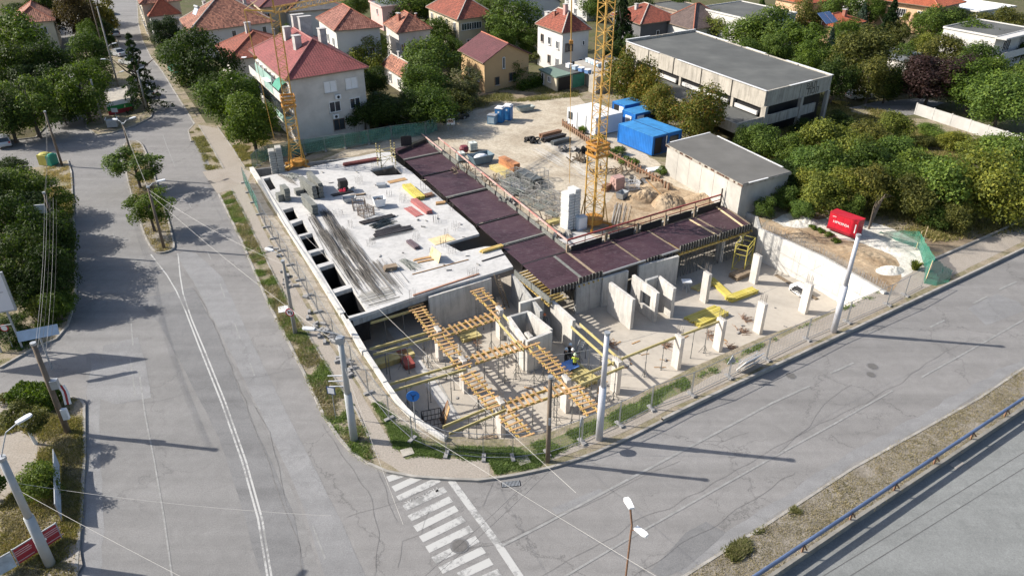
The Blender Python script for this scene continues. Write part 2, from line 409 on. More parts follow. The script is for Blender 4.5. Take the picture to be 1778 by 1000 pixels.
kerbUp = PP([(350, 243), (332, 247), (327, 228), (338, 216), (322, 190), (300, 155), (282, 125), (262, 100), (247, 70), (240, 40), (238, 0)])
upEnd = kerbUp[-1]+eS*60
# the land itself, far beyond everything, with the pit cut out
HZ = [Vector((-700, -60, 0)), Vector((700, -60, 0)), Vector((700, 1200, 0)), Vector((-700, 1200, 0))]
medN = PP([(1185, 1004), (1330, 913), (1480, 815), (1700, 693), (1778, 640)])
medS = PP([(1334, 1004), (1480, 905), (1640, 800), (1778, 708)])
n_ = Vector((eA.y, -eA.x, 0)); LOW = [medS[0]-eA*25]+medS+[medS[-1]+eA*110, medS[-1]+eA*110+n_*60, medS[0]-eA*25+n_*35]
g = MB(); g.poly(HZ, -.03, [PIT, LOW]); struct(g.build('ground', m_soil))
# one asphalt sheet: both carriageways, junction and the street up to the houses
leftK = PP([(132, 1010), (140, 900), (147, 800), (147, 705), (140, 694), (118, 690), (60, 690), (0, 706)])
leftK2 = PP([(0, 640), (60, 606), (98, 590), (118, 566), (131, 520), (132, 450), (128, 380), (124, 300), (118, 280), (80, 290), (0, 300)])
asph = list(kerbL)+[FAR_R, medN[-1]+eA*109]+medN[::-1]+[medN[0]-eA*25+Vector((0, .2, 0)), Vector((-20, -50, 0)), Vector((-60, -50, 0)), P(132, 1010)+Vector((6, -60, 0))]
asph += leftK+[P(0, 706)+Vector((-40, -6, 0)), P(0, 640)+Vector((-40, 2, 0))]+leftK2+[P(0, 300)+Vector((-60, -16, 0)), P(0, 180)+Vector((-120, 10, 0)), P(0, 0)+Vector((-60, 160, 0)), upEnd]+kerbUp[::-1]
g = MB(); g.poly(asph, 0.0); struct(g.build('road', m_asph))
def island(name, pts, mat, z=.12, kerb=True, kw=.16, cut=None, kmat=None, closed=True):
 g = MB(); g.prism(pts, -.02, z); o = struct(g.build(name, mat))
 if kerb:
  k = MB(); seq = list(pts)+([pts[0]] if closed else [])
  if cut: seq = list(pts)[cut[0]:cut[1]]
  ribbon(k, seq, kw, z+.03, z+.03); struct(k.build('kerb', kmat or m_kerb))
 return o
# the block round the site: soil with the pit cut out
blk = list(kerbL)+[FAR_R, FAR_R+Vector((0, 250, 0)), Vector((-60, 420, 0)), upEnd]+kerbUp[::-1]
g = MB(); g.poly(blk, .10, [PIT]); struct(g.build('block_ground', m_verge))
# pit sides (earth behind the shuttering) and the kerb of the block
k = MB(); ribbon(k, kerbL[:26], .17, .15, .15); ribbon(k, kerbL[25:]+[FAR_R], .2, .30, .30); struct(k.build('kerb', m_kerb))
k = MB(); ribbon(k, kerbUp+[upEnd], .17, .13, .13); struct(k.build('kerb', m_kerb))
# other blocks
island('verge', PP([(0, 300), (80, 290), (118, 280), (124, 300), (128, 380), (132, 450), (131, 520), (118, 566), (98, 590), (60, 606), (0, 640)])+[P(0, 640)+Vector((-40, 2, 0)), P(0, 300)+Vector((-60, -16, 0))], m_verge, cut=(1, 11))
island('verge', PP([(132, 1010), (140, 900), (147, 800), (147, 705), (140, 694), (118, 690), (60, 690), (0, 706)])+[P(0, 706)+Vector((-40, -6, 0)), P(132, 1010)+Vector((-60, -10, 0))], m_verge, cut=(0, 7))
# paving inside the left foreground verge
g = MB(); g.poly(jag(PP([(0, 760), (40, 750), (68, 775), (66, 800), (30, 850), (0, 872)]), .8, .08), .124); struct(g.build('path', m_pave))
g = MB(); g.poly(PP([(0, 706), (22, 700), (40, 712), (0, 730)]), .125); struct(g.build('path', m_pave))
g = MB(); g.poly(jag(PP([(98, 985), (140, 945), (142, 985), (128, 1005), (60, 1010)]), .8, .08), .125); struct(g.build('path', m_pave))
# flag island between the two upper streets
island('traffic_island', PP([(150, 222), (168, 236), (195, 232), (235, 219), (262, 205), (266, 195), (258, 178), (248, 160), (232, 135), (212, 95), (196, 50), (188, 8), (140, 8), (130, 60), (132, 110), (140, 150), (150, 190)]), m_verge)
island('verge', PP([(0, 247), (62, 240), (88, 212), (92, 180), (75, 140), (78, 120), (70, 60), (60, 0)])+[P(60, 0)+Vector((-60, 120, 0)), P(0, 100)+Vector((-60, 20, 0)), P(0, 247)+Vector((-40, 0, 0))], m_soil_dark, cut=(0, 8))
# central island with trees
isl = smoothline(PP([(226, 246), (213, 252), (219, 300), (226, 330), (238, 370), (252, 412), (264, 434), (275, 441), (290, 439), (301, 434), (303, 427), (297, 400), (285, 362), (274, 325), (262, 290), (250, 256), (240, 246), (226, 246)]), 1)
island('traffic_island', isl[:-1], m_dry)
# grass patch beside the pavement and the drive
g = MB(); g.poly(PP([(345, 218), (382, 225), (402, 256), (424, 295), (437, 300), (425, 330), (402, 330), (378, 338), (352, 300), (385, 293), (362, 247), (345, 219)]), .106); struct(g.build('pavement', m_pave))
k = MB(); ribbon(k, PP([(345, 219), (362, 247), (389, 294)]), .12, .15, .05); ribbon(k, PP([(378, 222), (402, 256), (426, 294)]), .12, .15, .05); struct(k.build('kerb', m_kerb))
# pavement along the left wall
swl = PP([(402, 330), (425, 376), (447, 420), (475, 478), (500, 528), (525, 565), (557, 620), (587, 668), (620, 716), (640, 762), (650, 793), (681, 811), (700, 825), (770, 832), (830, 833), (850, 829), (851, 802), (819, 799), (798, 798), (760, 799), (728, 792), (705, 800), (686, 777), (667, 750), (650, 722), (636, 700), (625, 680), (600, 640), (565, 590), (530, 530), (490, 462), (455, 395), (435, 350), (425, 328)])
g = MB(); g.poly(swl, .108); struct(g.build('pavement', m_pave))
g = MB(); g.poly(jag(PP([(430, 322), (438, 345), (458, 392), (492, 455), (532, 522), (567, 582), (602, 632), (627, 672), (640, 694), (655, 716), (700, 745), (740, 762), (752, 752), (712, 732), (684, 704), (653, 664), (622, 612), (600, 578), (584, 548), (546, 486), (505, 422), (466, 358), (440, 310)]), .8, .10), .1055); struct(g.build('rubble_strip', m_ground('rubble_ground', [(.20, .17, .13), (.29, .255, .21), (.36, .33, .28), (.24, .20, .16)], .8, 7.0, 13)))
k = MB(); ribbon(k, swl[:10], .12, .15, .05); struct(k.build('kerb', m_kerb))
# pavement along the main road, running on past the site
swr = PP([(945, 806), (1000, 786), (1085, 752), (1170, 708), (1265, 664), (1430, 588), (1600, 505), (1778, 421)])+[FAR_R+Vector((-.8, .9, 0)), FAR_R+Vector((-2.2, 3.2, 0))]+PP([(1778, 385), (1600, 462), (1540, 500), (1440, 548), (1340, 596), (1260, 640), (1200, 676), (1120, 712), (1060, 745), (1000, 770), (960, 790)])
g = MB(); g.poly(jag(swr, 1.5, .05), .107); struct(g.build('pavement', m_pave))
k = MB(); ribbon(k, [FAR_R+Vector((-2.2, 3.2, 0))]+PP([(1778, 385), (1600, 462)]), .2, .28, .2); struct(k.build('kerb', m_kerb))
# the dry median with the blue rail, and the second carriageway beyond it
med = [medN[0]-eA*25]+medN+[medN[-1]+eA*110, medS[-1]+eA*110]+medS[::-1]+[medS[0]-eA*25]
g = MB(); g.prism(med, -.9, .10); struct(g.build('median_strip', m_dry)); k = MB(); ribbon(k, [medN[0]-eA*25]+medN+[medN[-1]+eA*110], .16, .13, .13); struct(k.build('kerb', m_kerb))
k = MB(); ribbon(k, [medS[0]-eA*25]+medS+[medS[-1]+eA*110], .2, .15, .9); struct(k.build('kerb', M('dark_kerb', (.20, .19, .17), .9, .3, 1.2, world=True)))
g = MB(); g.poly([p-n_*.3 if i < 6 else p for i, p in enumerate(LOW)], -.32); struct(g.build('road', m_asph_smooth))
for a_, b_ in (((1425, 1002), (1778, 785)), ((1472, 1002), (1778, 812))): g = MB(); ribbon(g, [P(*a_, -.314), P(*b_, -.314)], .05, -.314); struct(g.build('road_joint', M('joint_seal', (.10, .10, .10), .9)))
# side-street surface, patches and repairs, each a sheet 4 mm above the one below
def patch(pts, mat, z=.004, j=.04): g = MB(); g.poly(jag(PP(pts), 1.0, j), z); return struct(g.build('road_patch', mat))
side = PP([(150, 705), (149, 800), (141, 900), (134, 1010)])+PP([(560, 1010), (520, 880), (440, 700), (340, 505), (300, 445), (275, 443), (262, 436), (236, 372), (210, 300), (206, 250), (170, 240), (130, 255), (124, 276), (128, 300), (131, 380), (135, 450), (134, 520), (121, 568), (105, 590), (150, 620)])
g = MB(); g.poly(side, .004); struct(g.build('road', m_asph_s))
patch([(318, 437), (306, 442), (345, 505), (445, 700), (528, 880), (566, 1008), (640, 1008), (590, 900), (520, 760), (440, 600), (385, 480), (340, 440)], m_patch_l, .008)
patch([(236, 520), (335, 499), (380, 580), (420, 690), (470, 800), (512, 900), (530, 1005), (455, 1005), (420, 880), (380, 760), (330, 660), (275, 560)], m_patch, .012)
patch([(255, 640), (240, 585), (180, 600), (165, 690), (200, 702), (262, 690)], m_patch_l, .012)
patch([(958, 882), (1042, 848), (1050, 856), (966, 893)], m_patch_l, .004, .02)
patch([(1680, 535), (1730, 510), (1770, 525), (1778, 540), (1712, 565)], m_patch_l, .004, .02)
patch([(1130, 990), (1190, 925), (1225, 905), (1260, 925), (1190, 985), (1150, 1004)], m_patch, .008, .03)
# pale dust along the gutters
patch([(1190, 996), (1330, 905), (1480, 808), (1700, 686), (1778, 634), (1778, 620), (1690, 668), (1470, 790), (1320, 885), (1170, 985)], m_patch_l, .004, .15)
patch([(150, 760), (148, 900), (141, 1005), (172, 1005), (178, 900), (176, 760), (172, 620), (158, 600)], m_patch_l, .008, .15)
# painted markings
def marks(name, segs, w, mat=m_paint, z=.016):
 g = MB()
 for s in segs: ribbon(g, PP(s), w, z)
 return struct(g.build(name, mat))
marks('double_line', [[(262, 442), (290, 478), (306, 505), (322, 540), (345, 600), (385, 700), (420, 800), (448, 900), (466, 1010)], [(309, 440), (313, 480), (318, 510), (333, 555), (356, 610), (392, 700), (427, 800), (455, 900), (473, 1010)]], .11)
marks('lane_line', [[(228, 562), (231, 600)], [(226, 622), (231, 655), (235, 688)], [(241, 642), (252, 720), (268, 800), (285, 900), (300, 1010)]], .10, m_paintf)
marks('lane_line', [[(283, 235), (290, 255), (304, 290)], [(324, 344), (332, 362)], [(382, 492), (391, 518)], [(407, 560), (417, 588)], [(434, 630), (442, 652)], [(543, 912), (565, 970)], [(186, 362), (190, 380)], [(196, 405), (200, 418)], [(360, 437), (366, 450)]], .10, m_paintf)
marks('lane_line', [[(1080, 757), (1012, 790), (985, 806)], [(1200, 704), (1130, 738)], [(870, 948), (935, 915), (1080, 838), (1250, 748), (1340, 700), (1406, 670)], [(1442, 648), (1482, 630)], [(1615, 568), (1640, 556)], [(1690, 527), (1714, 515)], [(1735, 503), (1765, 489)]], .17, m_paintf)
marks('edge_line', [[(968, 1008), (1100, 930), (1240, 851), (1340, 795), (1450, 735), (1550, 678)], [(1600, 655), (1720, 588), (1778, 555)]], .13, m_paintf)
m_crack = M('crack_seal', (.145, .141, .137), .9, .3, 3, world=True)
for i, c_ in enumerate([[(600, 900), (690, 872), (740, 850)], [(800, 957), (830, 948), (877, 937), (924, 919), (971, 893), (1018, 878), (1100, 834), (1180, 800)], [(930, 1004), (985, 975), (1072, 929), (1102, 905), (1180, 872), (1290, 810), (1420, 735), (1500, 700)], [(1100, 1000), (1200, 935), (1290, 880), (1380, 820)], [(745, 890), (735, 925), (700, 940), (690, 985)], [(870, 815), (850, 850), (835, 880), (862, 905)], [(1350, 790), (1400, 740), (1440, 690), (1478, 668)], [(1500, 700), (1560, 665), (1640, 610), (1700, 585)], [(337, 500), (372, 562), (402, 640), (432, 720), (472, 815), (500, 890), (522, 960), (530, 1005)], [(440, 705), (470, 750), (482, 800), (500, 880), (520, 905)], [(410, 661), (445, 655), (510, 640)], [(250, 700), (300, 690), (360, 670)], [(560, 735), (600, 800), (640, 850), (655, 920), (650, 1000)], [(600, 745), (650, 800), (668, 850), (690, 905)], [(1200, 770), (1260, 765), (1300, 750)], [(480, 640), (520, 610)], [(380, 470), (430, 455)], [(1120, 890), (1060, 850), (1040, 835)]]):
 g = MB(); ribbon(g, jag(PP(c_), .35, .10, i*3.3, close=False), .018 if i != 8 else .045, .0195); struct(g.build('road_crack', m_crack))
# zebra crossing and stop line
zeb = [((673, 832), (705, 821)), ((683, 849), (737, 824)), ((691, 866), (762, 832)), ((702, 882), (773, 849)), ((711, 900), (783, 866)), ((721, 918), (793, 882)), ((731, 936), (805, 900)), ((742, 954), (818, 917)), ((753, 973), (829, 935)), ((765, 990), (840, 954)), ((797, 1000), (853, 974)), ((815, 1016), (868, 993))]
for a, b in zeb:
 g = MB(); ribbon(g, resample(PP([a, b]), .5), .50, .012); struct(g.build('zebra_stripe', m_paint))
g = MB(); ribbon(g, PP([(783, 834), (822, 887), (865, 945), (905, 1005)]), .42, .012); struct(g.build('stop_line', m_paint))
# ================================================================== THE CONCRETE SHELL UNDER CONSTRUCTION
def m_conc(name, col, bmp=.25, stain=.35, sc=.8, panel=0):
 m, nt, bs = new_mat(name); v = coord(nt, True)
 a = noise_(nt, v, sc, 7, .68, .4)
 c = ramp(nt, a, [(.28, g3(col, .80)), (.5, col), (.72, g3(col, 1.12))])
 b = noise_(nt, mapping(nt, v, 0, (1, 1, .12)), 2.2, 5, .7)       # runs and washes down the face
 c = mixc(nt, 1.0, c, ramp(nt, b, [(.3, (1-stain,)*3), (.55, (1, 1, 1))]), 'MULTIPLY')
 f = noise_(nt, v, 18, 4, .8)
 c = mixc(nt, 1.0, c, ramp(nt, f, [(.3, (.9,)*3), (.7, (1.07,)*3)]), 'MULTIPLY')
 nt.links.new(c, bs.inputs['Base Color']); bs.inputs['Roughness'].default_value = .85; bs.inputs['Specular IOR Level'].default_value = .3
 bump(nt, bs, f, bmp, .01); MATS[name] = m; return m
m_slab = m_conc('fresh_slab_concrete', (.47, .465, .455), stain=.20, sc=.22)
m_wallw = m_conc('white_cast_wall', (.56, .545, .51), stain=.10)
m_floor = m_conc('basement_floor_concrete', (.40, .365, .315), stain=.10, sc=.22)
m_wallc = m_conc('cast_wall_concrete', (.52, .50, .465), stain=.32)
m_wallg = m_conc('grey_wall_concrete', (.36, .36, .35), stain=.4)
m_colc = m_conc('column_concrete', (.55, .52, .48), stain=.22)
m_steel = M('rebar_steel', (.16, .145, .135), .6, .3, 4, metal=.4)
m_rust = M('rusty_rebar', (.20, .11, .065), .8, .35, 5)
m_zinc = M('galvanised_tube', (.30, .31, .31), .5, .2, 6, metal=.4)
m_ply = M('brown_film_plywood', (.055, .030, .040), .38, .22, .35, world=True, stain=.0, bmp=.05, spec=.5)
def _plym():
 m, nt, bs = new_mat('purple_film_plywood'); v = coord(nt, True)
 a = noise_(nt, v, .3, 6, .65, .5)
 c = ramp(nt, a, [(.3, (.032, .015, .020)), (.5, (.050, .024, .032)), (.7, (.070, .040, .046))])
 d = noise_(nt, mapping(nt, v, -A_MAIN, (1.2, 3.5, 1)), 1.3, 8, .82, .8)
 c = mixc(nt, ramp(nt, d, [(.52, (0, 0, 0)), (.64, (.25,)*3), (.76, (.7,)*3)]), c, (.30, .26, .27))
 br = nt.nodes.new('ShaderNodeTexBrick'); br.inputs['Scale'].default_value = 1; br.inputs['Brick Width'].default_value = 2.5; br.inputs['Row Height'].default_value = 1.25
 br.inputs['Mortar Size'].default_value = .018; br.offset = .5
 nt.links.new(mapping(nt, v, -A_MAIN), br.inputs[0])
 c = mixc(nt, mixc(nt, 1.0, br.outputs['Fac'], (.45,)*3, 'MULTIPLY'), c, (.02, .012, .015))
 nt.links.new(c, bs.inputs['Base Color']); bs.inputs['Roughness'].default_value = .55; bs.inputs['Specular IOR Level'].default_value = .3
 MATS['purple_film_plywood'] = m; return m
m_ply = _plym()
m_plydark = M('dark_film_plywood', (.030, .026, .026), .5, .3, 2)
m_form = M('steel_form_panel', (.17, .175, .16), .6, .3, 2.5, stain=.4)
m_yel = M('yellow_timber_beam', (.46, .32, .10), .65, .22, 2.5, col2=(.50, .41, .16))
m_yelb = M('bright_yellow_beam', (.50, .42, .09), .6, .2, 2.0, col2=(.56, .48, .16))
m_wood = M('fresh_timber', (.52, .31, .14), .75, .25, 3, col2=(.60, .41, .22), rand=.45)
m_woodp = M('pale_plywood', (.60, .47, .28), .75, .2, 2)
m_woodo = M('old_timber', (.26, .20, .14), .85, .3, 3, rand=.35)
FZ = -3.0; SZ = .5; DZ = .30
shell = thing('unfinished_building', 'L shaped concrete basement shell with white deck slab and open corner behind the kerb', 'construction', (0, 55, 0))
SO = Vector((0, 55, 0))
def sp(mb, name, mat): return mb.build(name, mat, shell, origin=SO)
g = MB(); g.poly([p+Vector((0, 0, 0)) for p in PIT], FZ); sp(g, 'floor', m_floor)
def wall(mb, a, b, t, z0, z1):
 a = Vector((a[0], a[1], 0)); b = Vector((b[0], b[1], 0)); d = (b-a).normalized(); n = Vector((-d.y, d.x, 0))*t/2
 mb.prism([a-n, b-n, b+n, a+n], z0, z1); return mb
def wallstrip(name, pts, t, z0, z1, mat, side=1):
 "a continuous cast wall with its inner face on the line"
 pts = [Vector((p[0], p[1], 0)) for p in pts]; out = []
 for i, p in enumerate(pts):
  d = (pts[min(i+1, len(pts)-1)]-pts[max(i-1, 0)]).normalized(); out.append(p+Vector((-d.y, d.x, 0))*t*side)
 g = MB()
 for i in range(len(pts)-1):
  q = [pts[i], pts[i+1], out[i+1], out[i]]
  if side < 0: q = q[::-1]
  g.prism(q[::-1] if side > 0 else q, z0, z1)
 return sp(g, name, mat)
# WALL runs down the left side: outside lies to its right-hand side seen from far to near, i.e. side = -1
WS = resample(WALL[:7], 3.0)
wallstrip('wall', WALL[:5], .46, -3.3, .58, m_wallw, -1)
wallstrip('wall', WALL[4:7], .42, -3.3, .50, m_wallw, -1)
wallstrip('wall', WALL[6:8], .32, -3.3, .42, m_wallw, -1)
wallstrip('wall', smoothline(WALL[7:11]+[WALL[10]+Vector((.3, -.15, 0))], 1), .34, -3.3, .36, m_wallw, -1)
wallstrip('wall', [WALL[10]]+FRONT, .45, -3.3, -.12, m_wallc, -1)
wallstrip('wall', RETW, .34, -3.3, .34, m_wallw, -1)
# wall joints and tie holes on the retaining wall
g = MB()
for i in range(1, 6):
 p = RETW[0].lerp(RETW[2], i/6.0); d = (RETW[2]-RETW[0]).normalized(); n = Vector((-d.y, d.x, 0))
 g.box(p+n*.012+Vector((0, 0, -1.62)), (.022, .02, 3.2), rz=math.atan2(d.y, d.x))
for zz in (-.9, -2.1):
 d = (RETW[2]-RETW[0]).normalized(); n = Vector((-d.y, d.x, 0))
 g.bar(Vector((RETW[0].x, RETW[0].y, zz))+n*.012, Vector((RETW[2].x, RETW[2].y, zz))+n*.012, .018, .02)
sp(g, 'joint', m_wallc)
wallstrip('wall', [RETW[2]]+FARE+BACKE+[WALL[0]], .3, -3.3, .18, m_wallg, -1)
# the deck slab with its shafts
slab_px = [(451, 308), (519, 294), (568, 284), (655, 265), (677, 264), (689, 281), (716, 300), (760, 340), (787, 363), (823, 393), (832, 406), (774, 423), (800, 437), (842, 428), (866, 428), (891, 463), (823, 484), (760, 502), (700, 522), (645, 541), (602, 554), (558, 483), (519, 421), (482, 361)]
op_px = [[(457, 311), (469, 308), (480, 327), (469, 331)], [(491, 365), (509, 360), (519, 379), (502, 384)], [(506, 389), (525, 382), (537, 403), (517, 408)], [(520, 411), (542, 405), (557, 430), (534, 436)],
         [(538, 440), (562, 433), (574, 453), (549, 460)], [(554, 465), (580, 457), (604, 494), (576, 503)], [(580, 509), (611, 499), (638, 540), (604, 549)],
         [(642, 296), (684, 287), (700, 303), (655, 306)]]
slabW = PP(slab_px, SZ); slab_holes = [PP(o, SZ) for o in op_px]
g = MB(); g.prism(slabW, SZ-.26, SZ, slab_holes); slab = sp(g, 'deck_slab', m_slab)
g = MB()
for o in slab_holes[1:7]:                                   # downstand sides of each shaft
 n = len(o)
 for i in range(n):
  a, b = o[i], o[(i+1) % n]; c = sum(o, Vector())/n; d = (b-a).normalized(); nn = Vector((-d.y, d.x, 0))
  if (c-a).dot(nn) < 0: nn = -nn
  off = nn*-.09
  zz = .10
  g.prism([a+off-nn*.08, b+off-nn*.08, b+off+nn*.085, a+off+nn*.085] if (b-a).cross(nn).z > 0 else [b+off-nn*.08, a+off-nn*.08, a+off+nn*.085, b+off+nn*.085], zz, SZ-.262)
sp(g, 'shaft_beam', m_wallc)
g = MB(); g3_ = MB()
for o in slab_holes[1:7]:
 c = sum(o, Vector())/4; w = [c+(p-c)*1.02 for p in o]; g.prism(w, -2.2, -2.1)
 for i in (0, 1, 2, 3): a, b = w[i], w[(i+1) % 4]; g.quad((a.x, a.y, -2.1), (b.x, b.y, -2.1), (b.x, b.y, .10 if i == 0 else SZ-.03), (a.x, a.y, .10 if i == 0 else SZ-.03))
sp(g, 'shaft_lining', M('black_membrane', (.010, .010, .012), .7, .3, 2))
g = MB(); a, b = P(604, 553, SZ), P(648, 541, SZ)
e1, e2 = P(607, 554, SZ), P(742, 508, SZ)
g = MB(); wall(g, e1+Vector((.15, .25, 0)), P(745, 507, SZ)+Vector((0, .25, 0)), .3, -.25, SZ-.263); sp(g, 'edge_beam', m_wallg)
# walls under the deck and cast walls standing on the floor
def wl(p, q, t=.3, z0=FZ, z1=SZ-.264, zp=None, mat=None, name='wall'):
 g = MB(); a = P(*p, zp if zp is not None else z1); b = P(*q, zp if zp is not None else z1); wall(g, a, b, t, z0, z1); return sp(g, name, mat or m_wallc)
wl((744, 515), (852, 482), .3, mat=m_wallc)
wl((890, 476), (940, 540), .28, z1=-.1, mat=m_wallg)
wl((1000, 494), (1046, 480), .28, z1=.0, mat=m_wallg); wl((1046, 482), (1090, 469), .28, z1=.0); wl((1109, 461), (1178, 444), .28, z1=.0)
wl((1060, 490), (1101, 520), .32, z1=0); wl((1100, 477), (1116, 489), .3, z1=0); wl((1134, 501), (1143, 509), .32, z1=0)
wl((1116, 489), (1134, 501), .3, z0=-.8, z1=0, zp=0); wl((1116, 489), (1134, 501), .3, z0=FZ, z1=-2.1, zp=0)
wl((1122, 486), (1144, 479), .28, z1=0, mat=m_wallg); wl((1144, 479), (1172, 501), .32, z1=0)
wl((959, 522), (997, 556), .32, z1=0); wl((902, 526), (944, 514), .28, z1=0)
wl((883, 549), (912, 590), .28, z1=-.05); wl((886, 549), (918, 540), .25, z1=-.05, mat=m_wallg); wl((918, 541), (957, 572), .3, z1=0); wl((914, 592), (957, 575), .28, z1=0, mat=m_wallc)
col_px = [(1178, 641, 1), (1250, 610, 1), (1320, 580, 1), (1399, 545, 1), (1226, 526, 1), (1312, 493, 1), (873, 757, 0), (985, 716, 0), (1072, 684, 0), (809, 682, 0), (766, 627, 0), (871, 590, 0), (921, 638, 0), (1251, 455, 0)]
COLS = []
def bars_mesh(n, h, w, d, r=.012, seed=0, bend=.05):
 q = random.Random(seed); g = MB()
 for i in range(n):
  t = i/n*2*PI; x = max(-1, min(1, 1.4*math.cos(t)))*w/2; y = max(-1, min(1, 1.4*math.sin(t)))*d/2; hh = h*q.uniform(.8, 1.1)
  g.tube((x, y, 0), (x+q.uniform(-bend, bend), y+q.uniform(-bend, bend), hh), r, n=3, cap=False)
 for zz in (.25, .5, .75):
  if h > .7: g.bar((-w/2, -d/2, h*zz), (w/2, -d/2, h*zz), .01); g.bar((-w/2, d/2, h*zz), (w/2, d/2, h*zz), .01)
 return g.mesh('starter_bars', m_steel)
me_cage = bars_mesh(10, .95, .22, .6, .011, 3)
g = MB(); g.box((0, 0, 1.5), (.36, .80, 3.0)); me_col = g.mesh('column', m_colc)
for u, v, top in col_px:
 p = P(u, v, FZ)+eS*.35; c = link('column', me_col, shell, p-SO, A_SIDE-PI/2); c.scale = (1, 1, 1.0)
 link('starter_bars', me_cage, c, (0, 0, 3.0)); COLS.append(p)
# starter-bar fringe along the tops of the retaining and front walls
def fringe(pts, z, h, step, r=.012, lean=.0, seed=1, double=True):
 q = random.Random(seed); g = MB()
 for p in resample(pts, step):
  for k in ((-.09, .09) if double else (0,)):
   b = Vector((p.x+k+q.uniform(-.03, .03), p.y+k*.4, z)); g.tube(b, b+Vector((q.uniform(-.08, .08)+lean, q.uniform(-.06, .06), h*q.uniform(.8, 1.15))), r, n=3, cap=False)
 return g
dR = (RETW[2]-RETW[0]).normalized(); nR = Vector((dR.y, -dR.x, 0))
g = fringe([p+nR*.17 for p in RETW], .32, .75, .11, .012, seed=3); stuff(sp(g, 'starter_bars', M('grey_rebar', (.30, .29, .28), .6, .2, 4)))
g = fringe([p+Vector((.1, -.2, 0)) for p in FRONT[2:]], -.14, .28, .2, .014, seed=4, double=False); stuff(sp(g, 'starter_bars', M('grey_rebar', (.3, .29, .28))))
g = fringe([p+Vector((.1, -.2, 0)) for p in [WALL[10]]+FRONT[:3]], -.14, .22, .2, .014, seed=5, double=False); stuff(sp(g, 'starter_bars', MATS['grey_rebar']))
# channel in the basement floor, pale strip footings
g = MB(); g.poly(PP([(640, 560), (682, 568), (735, 575), (830, 700), (860, 740), (790, 745), (700, 640), (640, 590)], FZ+.10), FZ+.006);
g2 = MB(); ribbon(g2, PP([(680, 568), (730, 640), (790, 728)], FZ), .9, FZ+.02); sp(g2, 'footing_strip', m_slab)
g2 = MB(); ribbon(g2, PP([(660, 590), (700, 640), (722, 668)], FZ), .10, FZ+.03); ribbon(g2, PP([(716, 585), (760, 660), (806, 742)], FZ), .09, FZ+.03); sp(g2, 'floor_joint', m_wallg)
# starter-bar cages rising from the deck, each its own bundle
cage_px = [(668, 300, 1.0), (690, 300, 1.6), (624, 318, .9), (622, 250, 2.4), (652, 302, 1.7), (612, 335, .5), (640, 345, .5), (676, 340, .6), (588, 375, .7), (609, 395, .8), (700, 350, .9), (757, 385, .8), (775, 410, .8), (792, 398, .8), (645, 425, .7), (752, 445, 1.0), (784, 440, .8), (822, 482, .9), (717, 522, 1.1), (735, 330, 1.0), (758, 345, 1.0), (784, 365, .9), (723, 415, .6), (770, 425, .7)]
me_c = [bars_mesh(k, 1.0, w, .5, .010, k, .06) for k, w in ((6, .3), (8, .7), (10, .9))]
for i, (u, v, h) in enumerate(cage_px):
 o = link('starter_bars', me_c[i % 3], shell, P(u, v, SZ)-SO, A_SIDE-PI/2+(i % 4)*.4); o.scale = (1, 1, h)
# ------------------------------------------------------------------ purple deck formwork
def lerp2(a, b, t): return a.lerp(b, t)
dk1 = thing('deck_formwork', 'long purple plywood deck formwork running back beside the white slab', 'formwork', P(840, 350, 0))
dk2 = thing('deck_formwork', 'purple plywood deck formwork along the near edge towards the concrete wall on the right', 'formwork', P(1130, 420, 0))
def bay(root, q, nsplit=3):
 "one bay of ply sheets: q = near-left, near-right, far-right, far-left"
 o = Vector(root.location)
 for k in range(nsplit):
  a = q[0].lerp(q[3], k/nsplit); b = q[1].lerp(q[2], k/nsplit); c = q[1].lerp(q[2], (k+1)/nsplit); d = q[0].lerp(q[3], (k+1)/nsplit)
  cc = (a+b+c+d)/4; s = .996; a, b, c, d = [cc+(x-cc)*s for x in (a, b, c, d)]
  g = MB(); g.prism([a, b, c, d], DZ-.02, DZ+R.uniform(-.004, .004)); g.build('plywood_sheet', m_ply, root, origin=o)
# strip one: left edge against the slab, right edge = guard rail
L0, L1 = P(690, 268, DZ), P(955, 503, DZ); R0, R1 = P(742, 246, DZ), P(985, 436, DZ)
def isect(p, d, a, b):
 e = b-a; den = d.x*e.y-d.y*e.x; t = ((a.x-p.x)*e.y-(a.y-p.y)*e.x)/den; return Vector((p.x+d.x*t, p.y+d.y*t, DZ))
RJ = [R0]+[P(u, v, DZ) for u, v in ((765, 266), (797, 292), (847, 328), (902, 371), (948, 407))]+[R1]; LJ = [isect(p, eA, L0, L1) for p in RJ]
for i in range(6):
 a0, a1, b0, b1 = LJ[i], LJ[i+1], RJ[i], RJ[i+1]
 bay(dk1, [a1.lerp(a0, .03), b1.lerp(b0, .03), b0.lerp(b1, .05), a0.lerp(a1, .05)], 3)
 g = MB(); wall(g, a1, b1, .16, -.15, DZ+.012); g.build('beam_box', m_plydark, dk1, origin=dk1.location)
 if i in (0, 2, 4): g = MB(); wall(g, a1+eS*.30, b1+eS*.30, .26, DZ+.006, DZ+.05); g.build('plank', m_form, dk1, origin=dk1.location)
q0, q1 = P(955, 503, DZ), P(1306, 392, DZ); f0, f1 = P(985, 438, DZ), P(1255, 356, DZ)
ts2 = [0.0, .225, .42, .60, .80, 1.0]
FJ = [f0]+[P(u, v, DZ) for u, v in ((1060, 417), (1125, 400), (1208, 377))]+[f1]; QJ = [isect(p, eS, q0, q1) for p in FJ[:-1]]+[q1]
